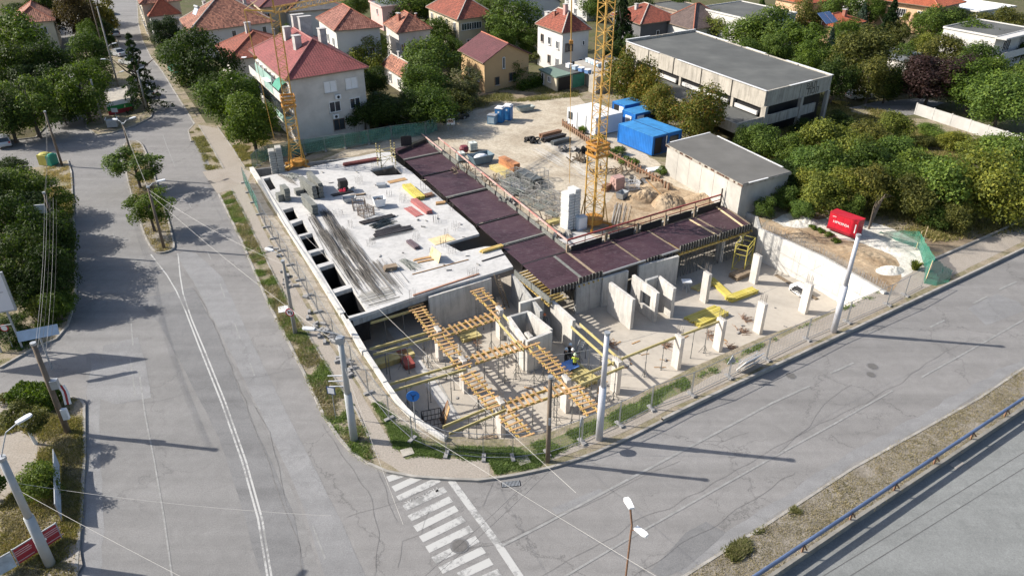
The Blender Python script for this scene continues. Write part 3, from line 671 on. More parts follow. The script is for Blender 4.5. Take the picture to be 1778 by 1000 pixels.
for i in range(4):
 a0, a1, b0, b1 = QJ[i], QJ[i+1], FJ[i], FJ[i+1]
 bay(dk2, [a0.lerp(a1, .03), a1.lerp(a0, .03), b1.lerp(b0, .03), b0.lerp(b1, .03)], 2)
 g = MB(); wall(g, a1, b1, .22, -.1, DZ-.03 if i < 3 else DZ+.02); g.build('beam_box', m_woodo, dk2, origin=dk2.location)
 if i in (2, 3): g = MB(); wall(g, a1-eA*1.0, b1-eA*1.0, .22, DZ+.006, DZ+.05); g.build('plank', m_woodp, dk2, origin=dk2.location)
bay(dk2, [L1, QJ[0]-eA*.1, f0-eA*.1, LJ[6]], 3)
g = MB(); wall(g, QJ[0], f0, .26, -.1, DZ+.02); g.build('beam_box', m_woodo, dk2, origin=dk2.location)
g = MB(); m_ = (QJ[0]+f0)/2; wall(g, f0-eA*1.5, QJ[0]-eA*1.5, .3, DZ+.006, DZ+.02); g.build('plank', m_form, dk2, origin=dk2.location)
# edge boards with studs
def edge(root, a, b, z0, z1, mat, studs=.5, inward=None, n=None, post=True):
 o = Vector(root.location); L = (Vector(b)-Vector(a)).length; k = max(1, round(L/2.5)); d = (Vector(b)-Vector(a)).normalized()
 for i in range(k):
  p = Vector(a).lerp(Vector(b), i/k+.006); q = Vector(a).lerp(Vector(b), (i+1)/k-.006)
  g = MB(); wall(g, p, q, .06, z0, z1); nn = Vector((-d.y, d.x, 0))*(inward or 0)
  g.build('edge_board', mat, root, origin=o)
  if inward:
   s = MB(); m = max(1, int((q-p).length/studs))
   for j in range(m+1):
    c = p.lerp(q, j/m)+nn*.075; s.box((c.x, c.y, (z0+z1)/2), (.07, .09, z1-z0+.02), rz=math.atan2(d.y, d.x))
   s.build('stud', M('grey_stud', (.20, .19, .17), .7), root, origin=o)
edge(dk1, R0, R1, DZ-.2, DZ+.42, m_form, inward=1, studs=.6)
edge(dk1, R0+(L0-R0)*.02, L0, DZ-.2, DZ+.40, m_plydark)
for i in range(5):
 a = f0.lerp(f1, ts2[i]+.02); b = f0.lerp(f1, ts2[i+1]-.025); edge(dk2, a, b, DZ-.25, DZ+.52, m_plydark)
for (t0, t1, zt, zb) in ((.0, .11, .05, -.55), (.12, .225, .30, -.35), (.44, .50, .10, -.75), (.60, .795, .35, -.35), (.81, .995, .35, -.35)):
 a = q0.lerp(q1, t0); b = q0.lerp(q1, t1); edge(dk2, a-eS*.05, b-eS*.05, DZ+zb, DZ+zt, m_plydark, .32, inward=-1)
# light concrete-faced nosing where the wall is already cast
for (t0, t1) in ((.23, .43), (.51, .595)):
 g = MB(); wall(g, q0.lerp(q1, t0)-eS*.08, q0.lerp(q1, t1)-eS*.08, .16, DZ-.12, DZ+.02); g.build('edge_tube', m_zinc, dk2, origin=dk2.location)
# joists and props below the near edge
def joists(root, a, b, depth, z, step=.5):
 o = Vector(root.location); L = (b-a).length; k = int(L/step)
 for i in range(k+1):
  p = a.lerp(b, i/k); g = MB(); g.bar((p.x, p.y, z), (p.x+depth.x, p.y+depth.y, z), .08, .16); g.build('joist', m_yel, root, origin=o)
 g = MB(); g.bar(Vector((a.x, a.y, z-.2))+depth*.12, Vector((b.x, b.y, z-.2))+depth*.12, .08, .2); g.build('bearer', m_yel, root, origin=o)
joists(dk2, q0.lerp(q1, .12)-eS*.35, q0.lerp(q1, .225)-eS*.35, eS*2.5, DZ-.42)
joists(dk2, q0.lerp(q1, .60)-eS*.35, q0.lerp(q1, .99)-eS*.35, eS*2.5, DZ-.42)
joists(dk1, P(893, 472, DZ), P(950, 522, DZ), eA*2.0, DZ-.38, .45)
edge(dk1, P(893, 474, DZ), P(955, 523, DZ), DZ-.25, DZ+.30, m_form, .3, inward=1)
# a prop: tube, collar, tripod
def prop_parts(h=2.55, tri=True):
 a = MB(); a.tube((0, 0, 0), (0, 0, h*.55), .035, n=6); a.tube((0, 0, h*.55), (0, 0, h), .026, n=6); a.box((0, 0, h*.55), (.09, .09, .07)); a.box((0, 0, .006), (.14, .14, .012)); a.box((0, 0, h+.01), (.14, .14, .02))
 m1 = a.mesh('prop_tube', m_propst); leg = MB(); leg.bar((.03, 0, .75), (.42, 0, .02), .03); leg.bar((.02, 0, .30), (.26, 0, .29), .018); return m1, leg.mesh('prop_leg', m_propst)
m_propst = M('prop_steel', (.20, .205, .20), .5, .3, 6, metal=.5)
me_tube, me_leg = prop_parts()
def prop(p, rz, label, group, zs=1.0, legs=3):
 t = thing('steel_prop', label, 'prop', p, rz, group); link('tube', me_tube, t, (0, 0, 0), 0, (1, 1, zs))
 for k in range(legs): link('leg', me_leg, t, (0, 0, 0), k*2*PI/3)
 return t
for (t0, t1, nn, who) in ((.12, .22, 6, 'left of the cast walls'), (.60, .79, 11, 'beyond the cast walls'), (.82, .98, 9, 'beside the retaining wall')):
 for i in range(nn):
  for j, dd in enumerate((.2, 2.0, 3.6)):
   p = q0.lerp(q1, t0+(t1-t0)*(i+.3*j)/nn)+eS*dd; prop((p.x, p.y, FZ), R.uniform(0, 6), ORD[i]+' deck prop from the left in the '+('front', 'middle', 'back')[j]+' row '+who, 'props under the purple deck formwork', 1.06, 0)
# ------------------------------------------------------------------ timber beam forms over the open corner
def run(p, q, label, planks=True, w=1.15, z=-.10, step=.45, both=True, ext=.25, n_props=3):
 a = P(*p, z); b = P(*q, z); d = (b-a); L = d.length; d = d/L; nrm = Vector((-d.y, d.x, 0)); rz = math.atan2(d.y, d.x)
 t = thing('beam_form', label, 'beam formwork', (a.x, a.y, z-.3), rz, 'timber beam forms over the open basement')
 for s in ((-1, 1) if both else (0,)):
  g = MB(); y = s*w*.36
  g.box((L/2, y, .19), (L+2*ext, .08, .045)); g.box((L/2, y, .10), (L+2*ext, .03, .16)); g.box((L/2, y, .02), (L+2*ext, .08, .045)); g.build('side_beam', m_yel if planks else m_yelg, t)
 if planks:
  k = int(L/step)
  for i in range(k+1):
   if R.random() < .04: continue
   link('cross_plank', me_plank, t, (L*i/k+R.uniform(-.06, .06), R.uniform(-.05, .05), .245), R.uniform(-.07, .07), (R.uniform(.8, 1.2), R.uniform(.88, 1.1), 1))
 k = max(1, int(L/1.9)); np_ = 0
 for i in range(k+1):
  for s in ((-1, 1) if both else (0,)):
   if R.random() < .15: continue
   np_ += 1
   pp = a+d*(L*(i+.5)/(k+1)+R.uniform(-.3, .3))+nrm*s*w*.36
   prop((pp.x, pp.y, FZ), R.uniform(0, 6), ' '.join((ORD[np_]+' prop under the '+label.split(',')[0]).split()[:15]),  'tripod props under the timber beam forms', 1.0, 3 if R.random() < .6 else 0)
 return t
m_yelg = M('weathered_yellow_beam', (.44, .37, .16), .7, .25, 2, col2=(.52, .46, .24))
g = MB(); g.box((0, 0, 0), (.15, 1.42, .06)); me_plank = g.mesh('cross_plank', m_wood)
run((722, 530), (764, 584), 'ladder-like timber beam form below the deck edge, leftmost of its line')
run((770, 590), (806, 634), 'ladder-like timber beam form between the left columns, second below the deck edge')
run((812, 648), (862, 704), 'ladder-like timber beam form in the middle of the open corner, above the round blue sign')
run((880, 718), (914, 756), 'short ladder-like timber beam form ending at the curved front wall', n_props=2)
run((828, 502), (864, 538), 'ladder-like timber beam form starting beside the steel ladder')
run((924, 598), (980, 652), 'ladder-like timber beam form below the concrete lift core')
run((994, 672), (1028, 712), 'ladder-like timber beam form ending near the pale lamp post')
run((776, 574), (860, 546), 'upper sideways ladder-like beam form across the open corner')
run((826, 621), (906, 596), 'middle sideways ladder-like beam form running to the lift core')
run((882, 703), (982, 670), 'lowest sideways ladder-like beam form in front of the wooden pole')
for a, b, l in [((650, 606), (752, 577), 'pair of yellow beams spanning from the left wall, second from the deck'), ((682, 668), (800, 634), 'long pair of yellow beams from the curved wall, third from the deck'), ((780, 741), (868, 704), 'lowest pair of yellow beams beside the round blue sign'),
    ((868, 548), (915, 600), 'pair of pale beams leading down to the lift core corner'), ((995, 662), (1073, 630), 'pair of yellow beams passing behind the pale lamp post'), ((1002, 564), (1070, 624), 'pair of bright yellow beams sloping down from the end of the free wall'), ]:
 run(a, b, l, planks=False)
run((648, 556), (712, 537), 'single yellow beam close below the deck edge on the left', planks=False, both=False)
run((1078, 620), (1168, 584), 'single pale beam between two columns right of the lamp post', planks=False, both=False)
run((1172, 583), (1245, 556), 'single beam with dark side board leading to the yellow beam stack', planks=False, both=False)
# ================================================================== BUILDINGS
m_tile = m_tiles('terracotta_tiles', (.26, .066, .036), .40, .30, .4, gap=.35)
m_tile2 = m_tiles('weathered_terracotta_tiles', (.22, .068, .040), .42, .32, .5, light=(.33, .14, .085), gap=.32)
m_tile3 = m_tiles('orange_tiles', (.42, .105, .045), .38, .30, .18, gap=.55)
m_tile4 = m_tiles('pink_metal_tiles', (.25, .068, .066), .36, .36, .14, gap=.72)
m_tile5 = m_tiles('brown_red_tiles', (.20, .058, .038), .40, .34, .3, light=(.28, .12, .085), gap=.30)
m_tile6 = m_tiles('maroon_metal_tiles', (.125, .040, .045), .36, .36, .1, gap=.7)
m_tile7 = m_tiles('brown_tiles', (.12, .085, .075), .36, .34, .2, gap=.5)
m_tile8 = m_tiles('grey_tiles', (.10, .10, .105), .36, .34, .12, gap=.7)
m_rend = M('grey_render', (.56, .53, .49), .9, .14, .5, world=True, stain=.35)
m_rendw = M('white_render', (.52, .51, .49), .85, .08, .5, world=True, stain=.12)
m_rendc = M('cream_render', (.50, .44, .33), .9, .12, .5, world=True, stain=.2)
m_rendy = M('ochre_render', (.44, .30, .16), .9, .08, .5, world=True, stain=.12)
m_rendp = M('pink_render', (.62, .40, .37), .9, .1, .5, world=True)
m_rendd = M('dark_grey_render', (.12, .12, .125), .9, .15, .5, world=True)
m_peach = M('peach_render', (.58, .38, .24), .9, .1, .5, world=True)
m_pconc = m_conc('precast_panel_concrete', (.40, .37, .32), stain=.4)
m_felt = M('bitumen_roof_felt', (.085, .088, .085), .9, .22, .22, world=True, col2=(.115, .118, .112), bmp=.2)
m_felt2 = M('green_roof_felt', (.14, .20, .165), .9, .15, .4, world=True)
m_glass = M('window_glass', (.035, .045, .055), .12, .3, .3, spec=.8, bmp=0)
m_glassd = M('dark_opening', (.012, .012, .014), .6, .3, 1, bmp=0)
m_frame = M('white_window_frame', (.70, .70, .69), .5, .05, 3)
m_framed = M('brown_window_frame', (.16, .11, .08), .6, .1, 3)
m_ridge = M('ridge_mortar', (.45, .40, .35), .9, .3, 3)
m_ridger = M('ridge_tile', (.34, .12, .075), .85, .25, 3)
m_wood_eave = M('eave_board', (.20, .15, .11), .85, .2, 2)
m_metalg = M('grey_sheet_metal', (.30, .31, .32), .4, .15, 2, metal=.5)
m_white = M('white_metal_paint', (.72, .73, .74), .5, .06, 2)
m_black = M('black_rubber', (.015, .015, .016), .7, .2, 4)
m_chimc = M('chimney_render', (.42, .41, .40), .9, .25, 2, stain=.4)
m_brick = M('red_brick', (.28, .12, .085), .9, .25, 3)
_win = {}
def win_mesh(w, h, kind):
 k = (round(w, 2), round(h, 2), kind)
 if k in _win: return _win[k]
 g = MB(); t = .07; dd = .14
 g.b6(0, w, -.02, dd, 0, t); g.b6(0, w, -.02, dd, h-t, h); g.b6(0, t, -.02, dd, t, h-t); g.b6(w-t, w, -.02, dd, t, h-t)
 if w > .9: g.b6(w*.5-.03, w*.5+.03, .0, dd, t, h-t)
 if w > 1.9: g.b6(w*.25-.02, w*.25+.02, .0, dd, t, h-t); g.b6(w*.75-.02, w*.75+.02, .0, dd, t, h-t)
 fm = m_framed if kind in ('brown',) else m_frame
 fr = g.mesh('window', fm)
 g = MB(); g.b6(t, w-t, .02, .05, t, h-t)
 pm = {'shut': m_white, 'dark': m_glassd}.get(kind, m_glass); pn = g.mesh('pane', pm)
 g = MB(); g.b6(-.08, w+.08, -.02, .22, -.07, -.005); sl = g.mesh('sill', m_chimc)
 _win[k] = (fr, pn, sl); return _win[k]
def window(parent, p, ang, w, h, kind='white', sill=True):
 "p: lower left corner seen from outside (local to parent), ang: direction of the facade seen left to right"
 fr, pn, sl = win_mesh(w, h, kind); o = link('window', fr, parent, p, ang); o.scale = (1, -1, 1)
 link('pane', pn, o, (0, 0, 0))
 if sill: link('sill', sl, o, (0, 0, 0))
 return o
def facade_windows(parent, a, b, specs):
 "a, b: wall foot seen left to right from outside (local); specs: (fraction along, z, w, h, kind)"
 d = (b-a); L = d.length; d = d/L; ang = math.atan2(d.y, d.x)
 for s in specs:
  f, z, w, h = s[:4]; kind = s[4] if len(s) > 4 else 'white'
  p = a+d*(f*L-w/2); window(parent, (p.x, p.y, z), ang, w, h, kind)
def roof_mesh(q, ze, rh, kind, ridge=None, th=.14):
 "q: C, R, F, L eave corners (local xy). returns MB with uv; ridge ends"
 C, Rr, F, L = [Vector((p[0], p[1], ze)) for p in q]
 along_y = (L-C).length >= (Rr-C).length
 if ridge is not None: along_y = ridge == 'L'
 if along_y: A, B, Cc, D = C, Rr, F, L
 else: A, B, Cc, D = L, C, Rr, F        # A-B is the short end (near), D-Cc the far end
 m0, m1 = (A+B)/2, (D+Cc)/2; ax = (m1-m0); half = (B-A).length/2
 if kind == 'hip': k = min(.5, half*.95/ax.length); r0, r1 = m0+ax*k, m1-ax*k
 elif kind == 'half': k = min(.5, half*.45/ax.length); r0, r1 = m0+ax*k, m1-ax*k
 else: r0, r1 = m0, m1
 r0 = r0+Vector((0, 0, rh)); r1 = r1+Vector((0, 0, rh))
 mb = MB(); mb.uv = []
 def face(pts):
  e = (pts[1]-pts[0]).normalized(); n = e.cross(pts[-1]-pts[0]).normalized(); up = n.cross(e)
  mb.add(pts, [tuple(range(len(pts)))]); mb.uv.append([((p-pts[0]).dot(e)+50, (p-pts[0]).dot(up)+50) for p in pts])
 face([B, Cc, r1, r0]); face([D, A, r0, r1])
 if kind != 'gable': face([A, B, r0]); face([Cc, D, r1])
 dn = Vector((0, 0, -th))
 for a, b in ((A, B), (B, Cc), (Cc, D), (D, A)) if kind != 'gable' else ((B, Cc), (D, A), (A, r0), (r0, B), (Cc, r1), (r1, D)):
  mb.add([a+dn, b+dn, b, a], [(0, 1, 2, 3)]); mb.uv.append([(50, 50), (51, 50), (51, 50.1), (50, 50.1)])
 if kind == 'gable':
  mb.add([A+dn, r0+dn, r1+dn, D+dn], [(0, 1, 2, 3)]); mb.uv.append([(50, 50)]*4)
  mb.add([B+dn, Cc+dn, r1+dn, r0+dn], [(0, 1, 2, 3)]); mb.uv.append([(50, 50)]*4)
 else:
  mb.add([A+dn, D+dn, Cc+dn, B+dn], [(0, 1, 2, 3)]); mb.uv.append([(50, 50)]*4)
 caps = [(r0, r1)] + ([(A, r0), (B, r0), (Cc, r1), (D, r1)] if kind != 'gable' else [])
 return mb, caps, (A, B, Cc, D, r0, r1)
def house(name, label, cat, Cp, Lp, Rp, ze, rh, kind, wm, rm, over=.5, winF=(), winL=(), chims=(), ridge=None, capm=None, depth=None, widthR=None, base=None, dirs=None, group=None):
 C = P(*Cp, ze); L = P(*Lp, ze); Rr = P(*Rp, ze)
 if dirs:
  L = C+Vector((math.cos(math.radians(dirs[1])), math.sin(math.radians(dirs[1])), 0))*(L-C).length; Rr = C+Vector((math.cos(math.radians(dirs[0])), math.sin(math.radians(dirs[0])), 0))*(Rr-C).length
 if depth: L = C+(L-C).normalized()*depth
 if widthR: Rr = C+(Rr-C).normalized()*widthR
 O = Vector((C.x, C.y, .1)); ex = (Rr-C); ey = (L-C); w, d = ex.length, ey.length; exn, eyn = ex/w, ey/d
 t = thing(name, label, cat, O, 0, group)
 q = [Vector((0, 0, 0)), ex.copy(), ex+ey, ey.copy()]
 wi = [exn*over+eyn*over, exn*(w-over)+eyn*over, exn*(w-over)+eyn*(d-over), exn*over+eyn*(d-over)]
 for p in q+wi: p.z = 0
 zl = ze-.1
 g = MB(); mb, caps, (A, B, Cc, D, r0, r1) = roof_mesh(q, zl, rh, kind, ridge) if kind != 'flat' else (None, [], (0,)*6)
 g.prism(wi, -.2, zl-.16 if kind != 'flat' else zl); g.build('wall', wm, t)
 if kind == 'gable':
  g = MB()
  s = over/((B-A).length)
  for a, b, r in ((A, B, r0), (D, Cc, r1)):
   inn = (r1-r0).normalized()*(over if r is r0 else -over); a2 = a.lerp(b, over/(b-a).length)+inn; b2 = b.lerp(a, over/(b-a).length)+inn; rr = r+inn; dz = Vector((0, 0, -.17))
   n = inn.normalized()*.12
   z0 = a2.z-.17
   hz = rh*(1-2*over/(b-a).length)
   p = [Vector((a2.x, a2.y, z0)), Vector((b2.x, b2.y, z0)), Vector((b2.x, b2.y, z0+rh*2*over/(b-a).length*.9)), Vector((rr.x, rr.y, rr.z-.17)), Vector((a2.x, a2.y, z0+rh*2*over/(b-a).length*.9))]
   g.add(p+[x+n for x in p], [(0, 1, 2, 3, 4), (9, 8, 7, 6, 5)]+[(i, 5+i, 5+(i+1) % 5, (i+1) % 5) for i in range(5)])
  g.build('gable_wall', wm, t)
 if mb is not None:
  ro = mb.build('roof', rm, t)
  cp = MB()
  for a, b in caps: cp.tube(a+Vector((0, 0, .02)), b+Vector((0, 0, .03)), .11, n=6)
  cp.build('ridge_cap', capm or m_ridger, t)
  g = MB()
  ring = [(A, B), (B, Cc), (Cc, D), (D, A)] if kind != 'gable' else [(B, Cc), (D, A)]
  for a, b in ring: g.bar(a+Vector((0, 0, -.10)), b+Vector((0, 0, -.10)), .13, .13)
  g.build('gutter', m_wood_eave, t)
 else:
  g = MB()
  for i in range(4):
   a, b = q[i], q[(i+1) % 4]; g.bar((a.x, a.y, zl+.1), (b.x, b.y, zl+.1), .16, .3)
  g.build('parapet', wm, t)
  c = (q[0]+q[2])/2; g = MB(); g.prism([c+(p-c)*.995 for p in q], zl+.004, zl+.08); g.build('roof', rm, t)
 facade_windows(t, wi[0], wi[1], winF); facade_windows(t, wi[3], wi[0], winL)
 for fx, fy, cw, cd, h, cm in chims:
  p = ex*fx+ey*fy
  if kind != 'flat':
   # height of the roof plane there
   dist = min(fx*w, (1-fx)*w, fy*d, (1-fy)*d); half = min(w, d)/2; z = zl+rh*min(1, dist/half)
  else: z = zl
  g = MB(); g.box((p.x, p.y, z+h/2-.5), (cw, cd, h+1.0), rz=math.atan2(ex.y, ex.x)); c = g.build('chimney', cm, t)
  g = MB(); g.box((p.x, p.y, z+h+.06), (cw+.16, cd+.16, .10), rz=math.atan2(ex.y, ex.x)); g.build('chimney_cap', m_chimc, c)
 return t, q, wi, ex, ey
def rowsW(n, zs, w, h, kind='white', f0=.12, f1=.88): return [(f0+(f1-f0)*i/(max(1, n-1)) if n > 1 else (f0+f1)/2, z, w, h, kind) for z in zs for i in range(n)]
# --- the three-storey block beside the site
H1, q, wi, ex, ey = house('apartment_house', 'grey three storey block with pink metal hipped roof and rows of green balconies', 'apartment building', (495, 140), (432, 87), (640, 117), 8.7, 3.3, 'hip', m_rend, m_tile4, over=.55,
 winF=[(.52, 6.05, 1.75, 1.45, 'shut'), (.81, 6.05, 1.75, 1.45, 'shut'), (.55, 3.4, 1.6, 1.4), (.83, 3.4, 1.5, 1.4), (.58, .9, 1.6, 1.5, 'brown')],
 chims=[(.34, .33, .9, .9, 1.5, m_chimc), (.36, .62, .9, .9, 1.5, m_chimc), (.70, .42, .9, .9, 1.9, m_chimc), (.62, .66, 1.7, .7, 2.3, m_chimc), (.60, .80, 1.7, .7, 2.4, m_chimc)], capm=M('pink_ridge', (.26, .10, .09), .6))
a, b = wi[3], wi[0]; d = (b-a).normalized(); n = Vector((-math.sin(math.atan2(d.y, d.x)), math.cos(math.atan2(d.y, d.x)), 0))*-1
L_ = (b-a).length; ang = math.atan2(d.y, d.x)
m_green = M('green_awning', (.03, .22, .15), .7, .2, 1.5, stain=.2); m_balc = M('pale_balcony_panel', (.50, .50, .48), .8, .12, 1.2)
m_balg = M('green_balcony_panel', (.28, .42, .38), .6, .15, 1.2)
for fl, z in enumerate((2.9, 5.7)):
 for k in range(4):
  s0 = a+d*(L_*(.02+k*.245)); s1 = a+d*(L_*(.02+k*.245+.235))
  g = MB(); c = (s0+s1)/2+n*.55; g.box((c.x, c.y, z-.12), ((s1-s0).length, 1.1, .16), rz=ang); bal = g.build('balcony', m_rend, H1)
  g = MB(); c = (s0+s1)/2+n*1.08; g.box((c.x, c.y, z+.45), ((s1-s0).length, .06, .95), rz=ang)
  for e_ in (s0, s1): c2 = e_+n*.55; g.box((c2.x, c2.y, z+.45), (.06, 1.1, .95), rz=ang)
  g.build('railing', m_balc if (k+fl) % 3 else m_balg, bal)
  if fl == 0 or k in (1, 2):
   g = MB();
   for j in range(5): c = s0.lerp(s1, .1+.2*j)+n*1.06; g.box((c.x, c.y, z+1.6), ((s1-s0).length*.19, .05, 1.3), rz=ang)
   g.build('glazing', m_glass if fl == 0 else m_balg, bal)
for k in range(8):
 for z in (.9, 3.2, 6.0): p = a+d*(L_*(.05+k*.122)); window(H1, (p.x, p.y, z), ang, 1.2, 1.4, 'white', False)
g = MB(); c = b-d*2.6+n*1.0
for j in range(6):
 t0, t1 = j/6, (j+1)/6
 g.quad(c-d*1.6+n*(-.9+1.1*t0)+Vector((0, 0, 7.9-.9*t0**2)), c+d*1.6+n*(-.9+1.1*t0)+Vector((0, 0, 7.9-.9*t0**2)), c+d*1.6+n*(-.9+1.1*t1)+Vector((0, 0, 7.9-.9*t1**2)), c-d*1.6+n*(-.9+1.1*t1)+Vector((0, 0, 7.9-.9*t1**2)))
g.build('awning', m_green, H1)
c = b-d*6.5+n*1.0; g = MB(); g.box((c.x, c.y, 7.2), (2.6, 1.2, .06), rz=ang); g.build('awning', m_white, H1)
for f, z in ((.60, 5.35), (.54, 2.85)):
 p = wi[0].lerp(wi[1], f); fd = (wi[1]-wi[0]).normalized(); nf = Vector((fd.y, -fd.x, 0))
 g = MB(); c = p+nf*.2; g.box((c.x, c.y, z), (.8, .32, .55), rz=math.atan2(fd.y, fd.x)); u_ = g.build('air_conditioner', m_white, H1)
 g = MB(); c = p+nf*.37; g.tube((c.x-.0, c.y, z), (c.x+nf.x*.02, c.y+nf.y*.02, z), .2, n=10); g.build('fan_grille', m_black, u_)
g = MB(); c = a+n*1.5; g.lathe([(0, 0), (.25, .05), (.42, .16)], (c.x, c.y, 7.6), 10); g.build('satellite_dish', m_white, H1)
house('house', 'white three storey house with striped brown-red roof and a dormer', 'house', (580, 54), (545, 28), (662, 46), 8.4, 2.6, 'hip', m_rendw, m_tile5, .4,
      winF=[(.62, 3.6, 1.0, 1.5), (.78, 3.6, 1.0, 1.5)], winL=[(.2, 5.6, 1, 1.3), (.5, 5.4, 1, 1.3), (.8, 5.4, 1, 1.3), (.35, 2.6, 1, 1.3), (.72, 2.6, 1.1, 1.3)], chims=[(.5, .93, .8, .8, .9, m_chimc)], depth=13, dirs=(24, 116))
house('house', 'grey house with terracotta hipped roof joined to the right side of the white house', 'house', (689, 58), (640, 24), (751, 50), 6.6, 2.4, 'hip', m_rend, m_tile2, .4,
      winF=rowsW(3, (3.2, .8), 1.0, 1.3), winL=rowsW(2, (3.4, .9), 1, 1.3), chims=[(.25, .45, .5, .9, 1.2, m_brick), (.8, .6, .3, .3, .8, m_brick)], depth=9.5)
house('house', 'cream house with orange terracotta hipped roof behind the maroon roofed house', 'house', (794, 35), (743, 12), (858, 25), 6.6, 3.0, 'hip', m_rendc, m_tile, .5,
      winF=[(.22, 4.3, 2.4, 1.3), (.5, 4.3, 2.4, 1.3), (.84, 4.3, 1.5, 1.3), (.3, 1.3, 1.4, 1.3)], winL=rowsW(4, (4.2, 1.3), 1.0, 1.4), chims=[(.62, .45, .6, .6, 1.3, m_chimc)], capm=m_ridge, dirs=(38, 117))
house('house', 'ochre two storey house with maroon metal gable roof', 'house', (839, 110), (800, 84), (921, 93), 5.0, 2.3, 'gable', m_rendy, m_tile6, .45,
      winF=[(.62, 1.1, 1.5, 1.3, 'brown'), (.27, .9, .9, 1.3, 'brown'), (.42, 3.3, .5, 1.8, 'dark')], winL=[(.4, 1.4, .9, 1.3), (.75, 1.4, .9, 1.3)], ridge='L', depth=10.5, dirs=(40, 116))
house('cottage', 'small low cottage with patchy terracotta double roof between the trees', 'house', (702, 137), (661, 112), (733, 131), 3.0, 1.8, 'hip', m_rend, m_tile2, .4, winF=[(.5, .8, 1.1, 1.2)], winL=[(.3, .8, 1, 1.3, 'dark'), (.7, .8, 1, 1.3)], chims=[(.5, .55, .25, .4, .9, m_chimc), (.9, .75, .25, .4, .9, m_chimc)], capm=m_ridge)
house('house', 'pale blue-white three storey house with orange tiled roof and small round dormers', 'house', (976, 58), (929, 41), (1028, 51), 7.3, 2.8, 'hip', m_rendw, m_tile, .4,
      winF=[(.25, 3.9, 1.6, 1.4, 'brown'), (.8, 4.6, .5, .8), (.3, 1.0, 2.0, 1.2, 'dark'), (.72, 1.0, .9, 1.4)], winL=[(.2, 4.4, .9, 1.3, 'brown'), (.5, 4.4, .9, 1.3), (.82, 4.2, 1, 1.3), (.5, 1.2, .9, 1.4, 'brown'), (.82, 1.2, 1, 1.4)],
      chims=[(.42, .35, .6, .6, 1.5, M('pink_chimney', (.50, .30, .27), .9)), (.35, .9, .9, .9, 1.0, m_chimc), (.3, .6, .35, .35, .8, m_brick), (.75, .75, .5, .5, 1.0, m_chimc)], capm=m_ridge)
house('house', 'dark grey house with orange-red hipped roof behind the long concrete building', 'house', (1112, 43), (1075, 24), (1184, 33), 4.2, 2.6, 'hip', m_rendd, m_tile, .45, winF=[(.45, .8, .8, 1.6, 'dark')], chims=[(.3, .55, .6, .6, 1.0, m_chimc)], capm=m_ridge, dirs=(33, 112))
house('house', 'white gabled house with brown roof right of the dark grey house', 'house', (1204, 52), (1168, 26), (1292, 40), 3.8, 3.6, 'hip', m_rendw, m_tile7, .4, winF=[(.5, 1, 1, 1.3)], depth=11, widthR=11.5, dirs=(36, 116))
house('house', 'plain white flat roofed villa with two windows at the top edge', 'house', (1306, 37), (1238, -4), (1372, 22), 6.2, .1, 'flat', m_rendw, m_felt, .1, winF=[(.3, 3.4, .6, 1.4, 'brown'), (.65, 3.4, .7, 1.7, 'brown')], winL=[(.22, 3.5, 1.1, 1.3), (.5, .4, 1.0, 2.4, 'shut'), (.78, 3.5, 1.4, 1.3), (.9, .8, 1.2, 1.4)], dirs=(36, 117), depth=16)
house('house', 'brownish grey rendered house left of the white villa at the top edge', 'house', (1176, 21), (1130, -6), (1215, 12), 5.0, .1, 'flat', M('taupe_render', (.30, .25, .20), .9), m_felt, .1, winF=[(.3, 2.8, .8, 1.2)], winL=[(.5, 2.8, .9, 1.1), (.8, 2.8, .9, 1.1)], depth=10, dirs=(36, 117))
house('house', 'low house with bright orange tiled roof and solar panels among garden trees', 'house', (1451, 48), (1400, 22), (1500, 37), 3.6, 1.5, 'hip', m_peach, m_tile3, .4, chims=[(.62, .35, .7, .7, 1.2, m_brick)], dirs=(36, 116), depth=9)
house('house', 'peach house with broad orange tiled roof at the top right edge', 'house', (1631, 14), (1500, -12), (1672, 3), 6.0, 2.2, 'hip', m_peach, m_tile3, .9, winL=[(.85, 3.0, 2.6, 1.6), (.55, 3.0, 2, 1.6, 'dark')], winF=[(.5, 3.2, 1.2, 1.3)], dirs=(38, 126), depth=18)
house('house', 'low orange roofed house half hidden at the top edge behind the trees', 'house', (1400, 8), (1368, -6), (1440, 2), 4.0, 1.8, 'hip', m_peach, m_tile3, .4, dirs=(36, 118), depth=10)
house('house', 'white flat roofed modern house with a long white fascia at the top right corner', 'house', (1700, 22), (1660, 0), (1790, 2), 4.4, .1, 'flat', m_rendw, m_white, .5, winF=[(.25, 1.2, 1.3, 1.4, 'dark'), (.45, .6, 1.6, 2.0, 'dark'), (.62, 1.8, 1.2, 1.0, 'dark')], dirs=(30, 118), depth=12, widthR=14)
HM, q, wi, ex, ey = house('house', 'modern white concrete house with recessed balcony at the right edge of the picture', 'house', (1731, 66), (1722, 40), (1800, 50), 6.2, .1, 'flat', m_rendw, m_felt, .1, winF=[(.35, 3.3, 2.6, 2.1, 'dark'), (.8, 3.3, 2.2, 2.1), (.4, .5, 3, 2.0, 'dark')], dirs=(35, 118), depth=10, widthR=13)
fd = ex.normalized(); nf = Vector((fd.y, -fd.x, 0)); g = MB(); c = ex*.42+nf*.8; g.box((c.x, c.y, 2.7), (ex.length*.84, 1.7, .3), rz=math.atan2(fd.y, fd.x)); g.box((c.x, c.y, 6.1), (ex.length*.9, 1.9, .28), rz=math.atan2(fd.y, fd.x)); c2 = c+nf*.8; g.box((c2.x, c2.y, 3.3), (ex.length*.84, .06, .9), rz=math.atan2(fd.y, fd.x)); g.build('balcony', m_rendw, HM)
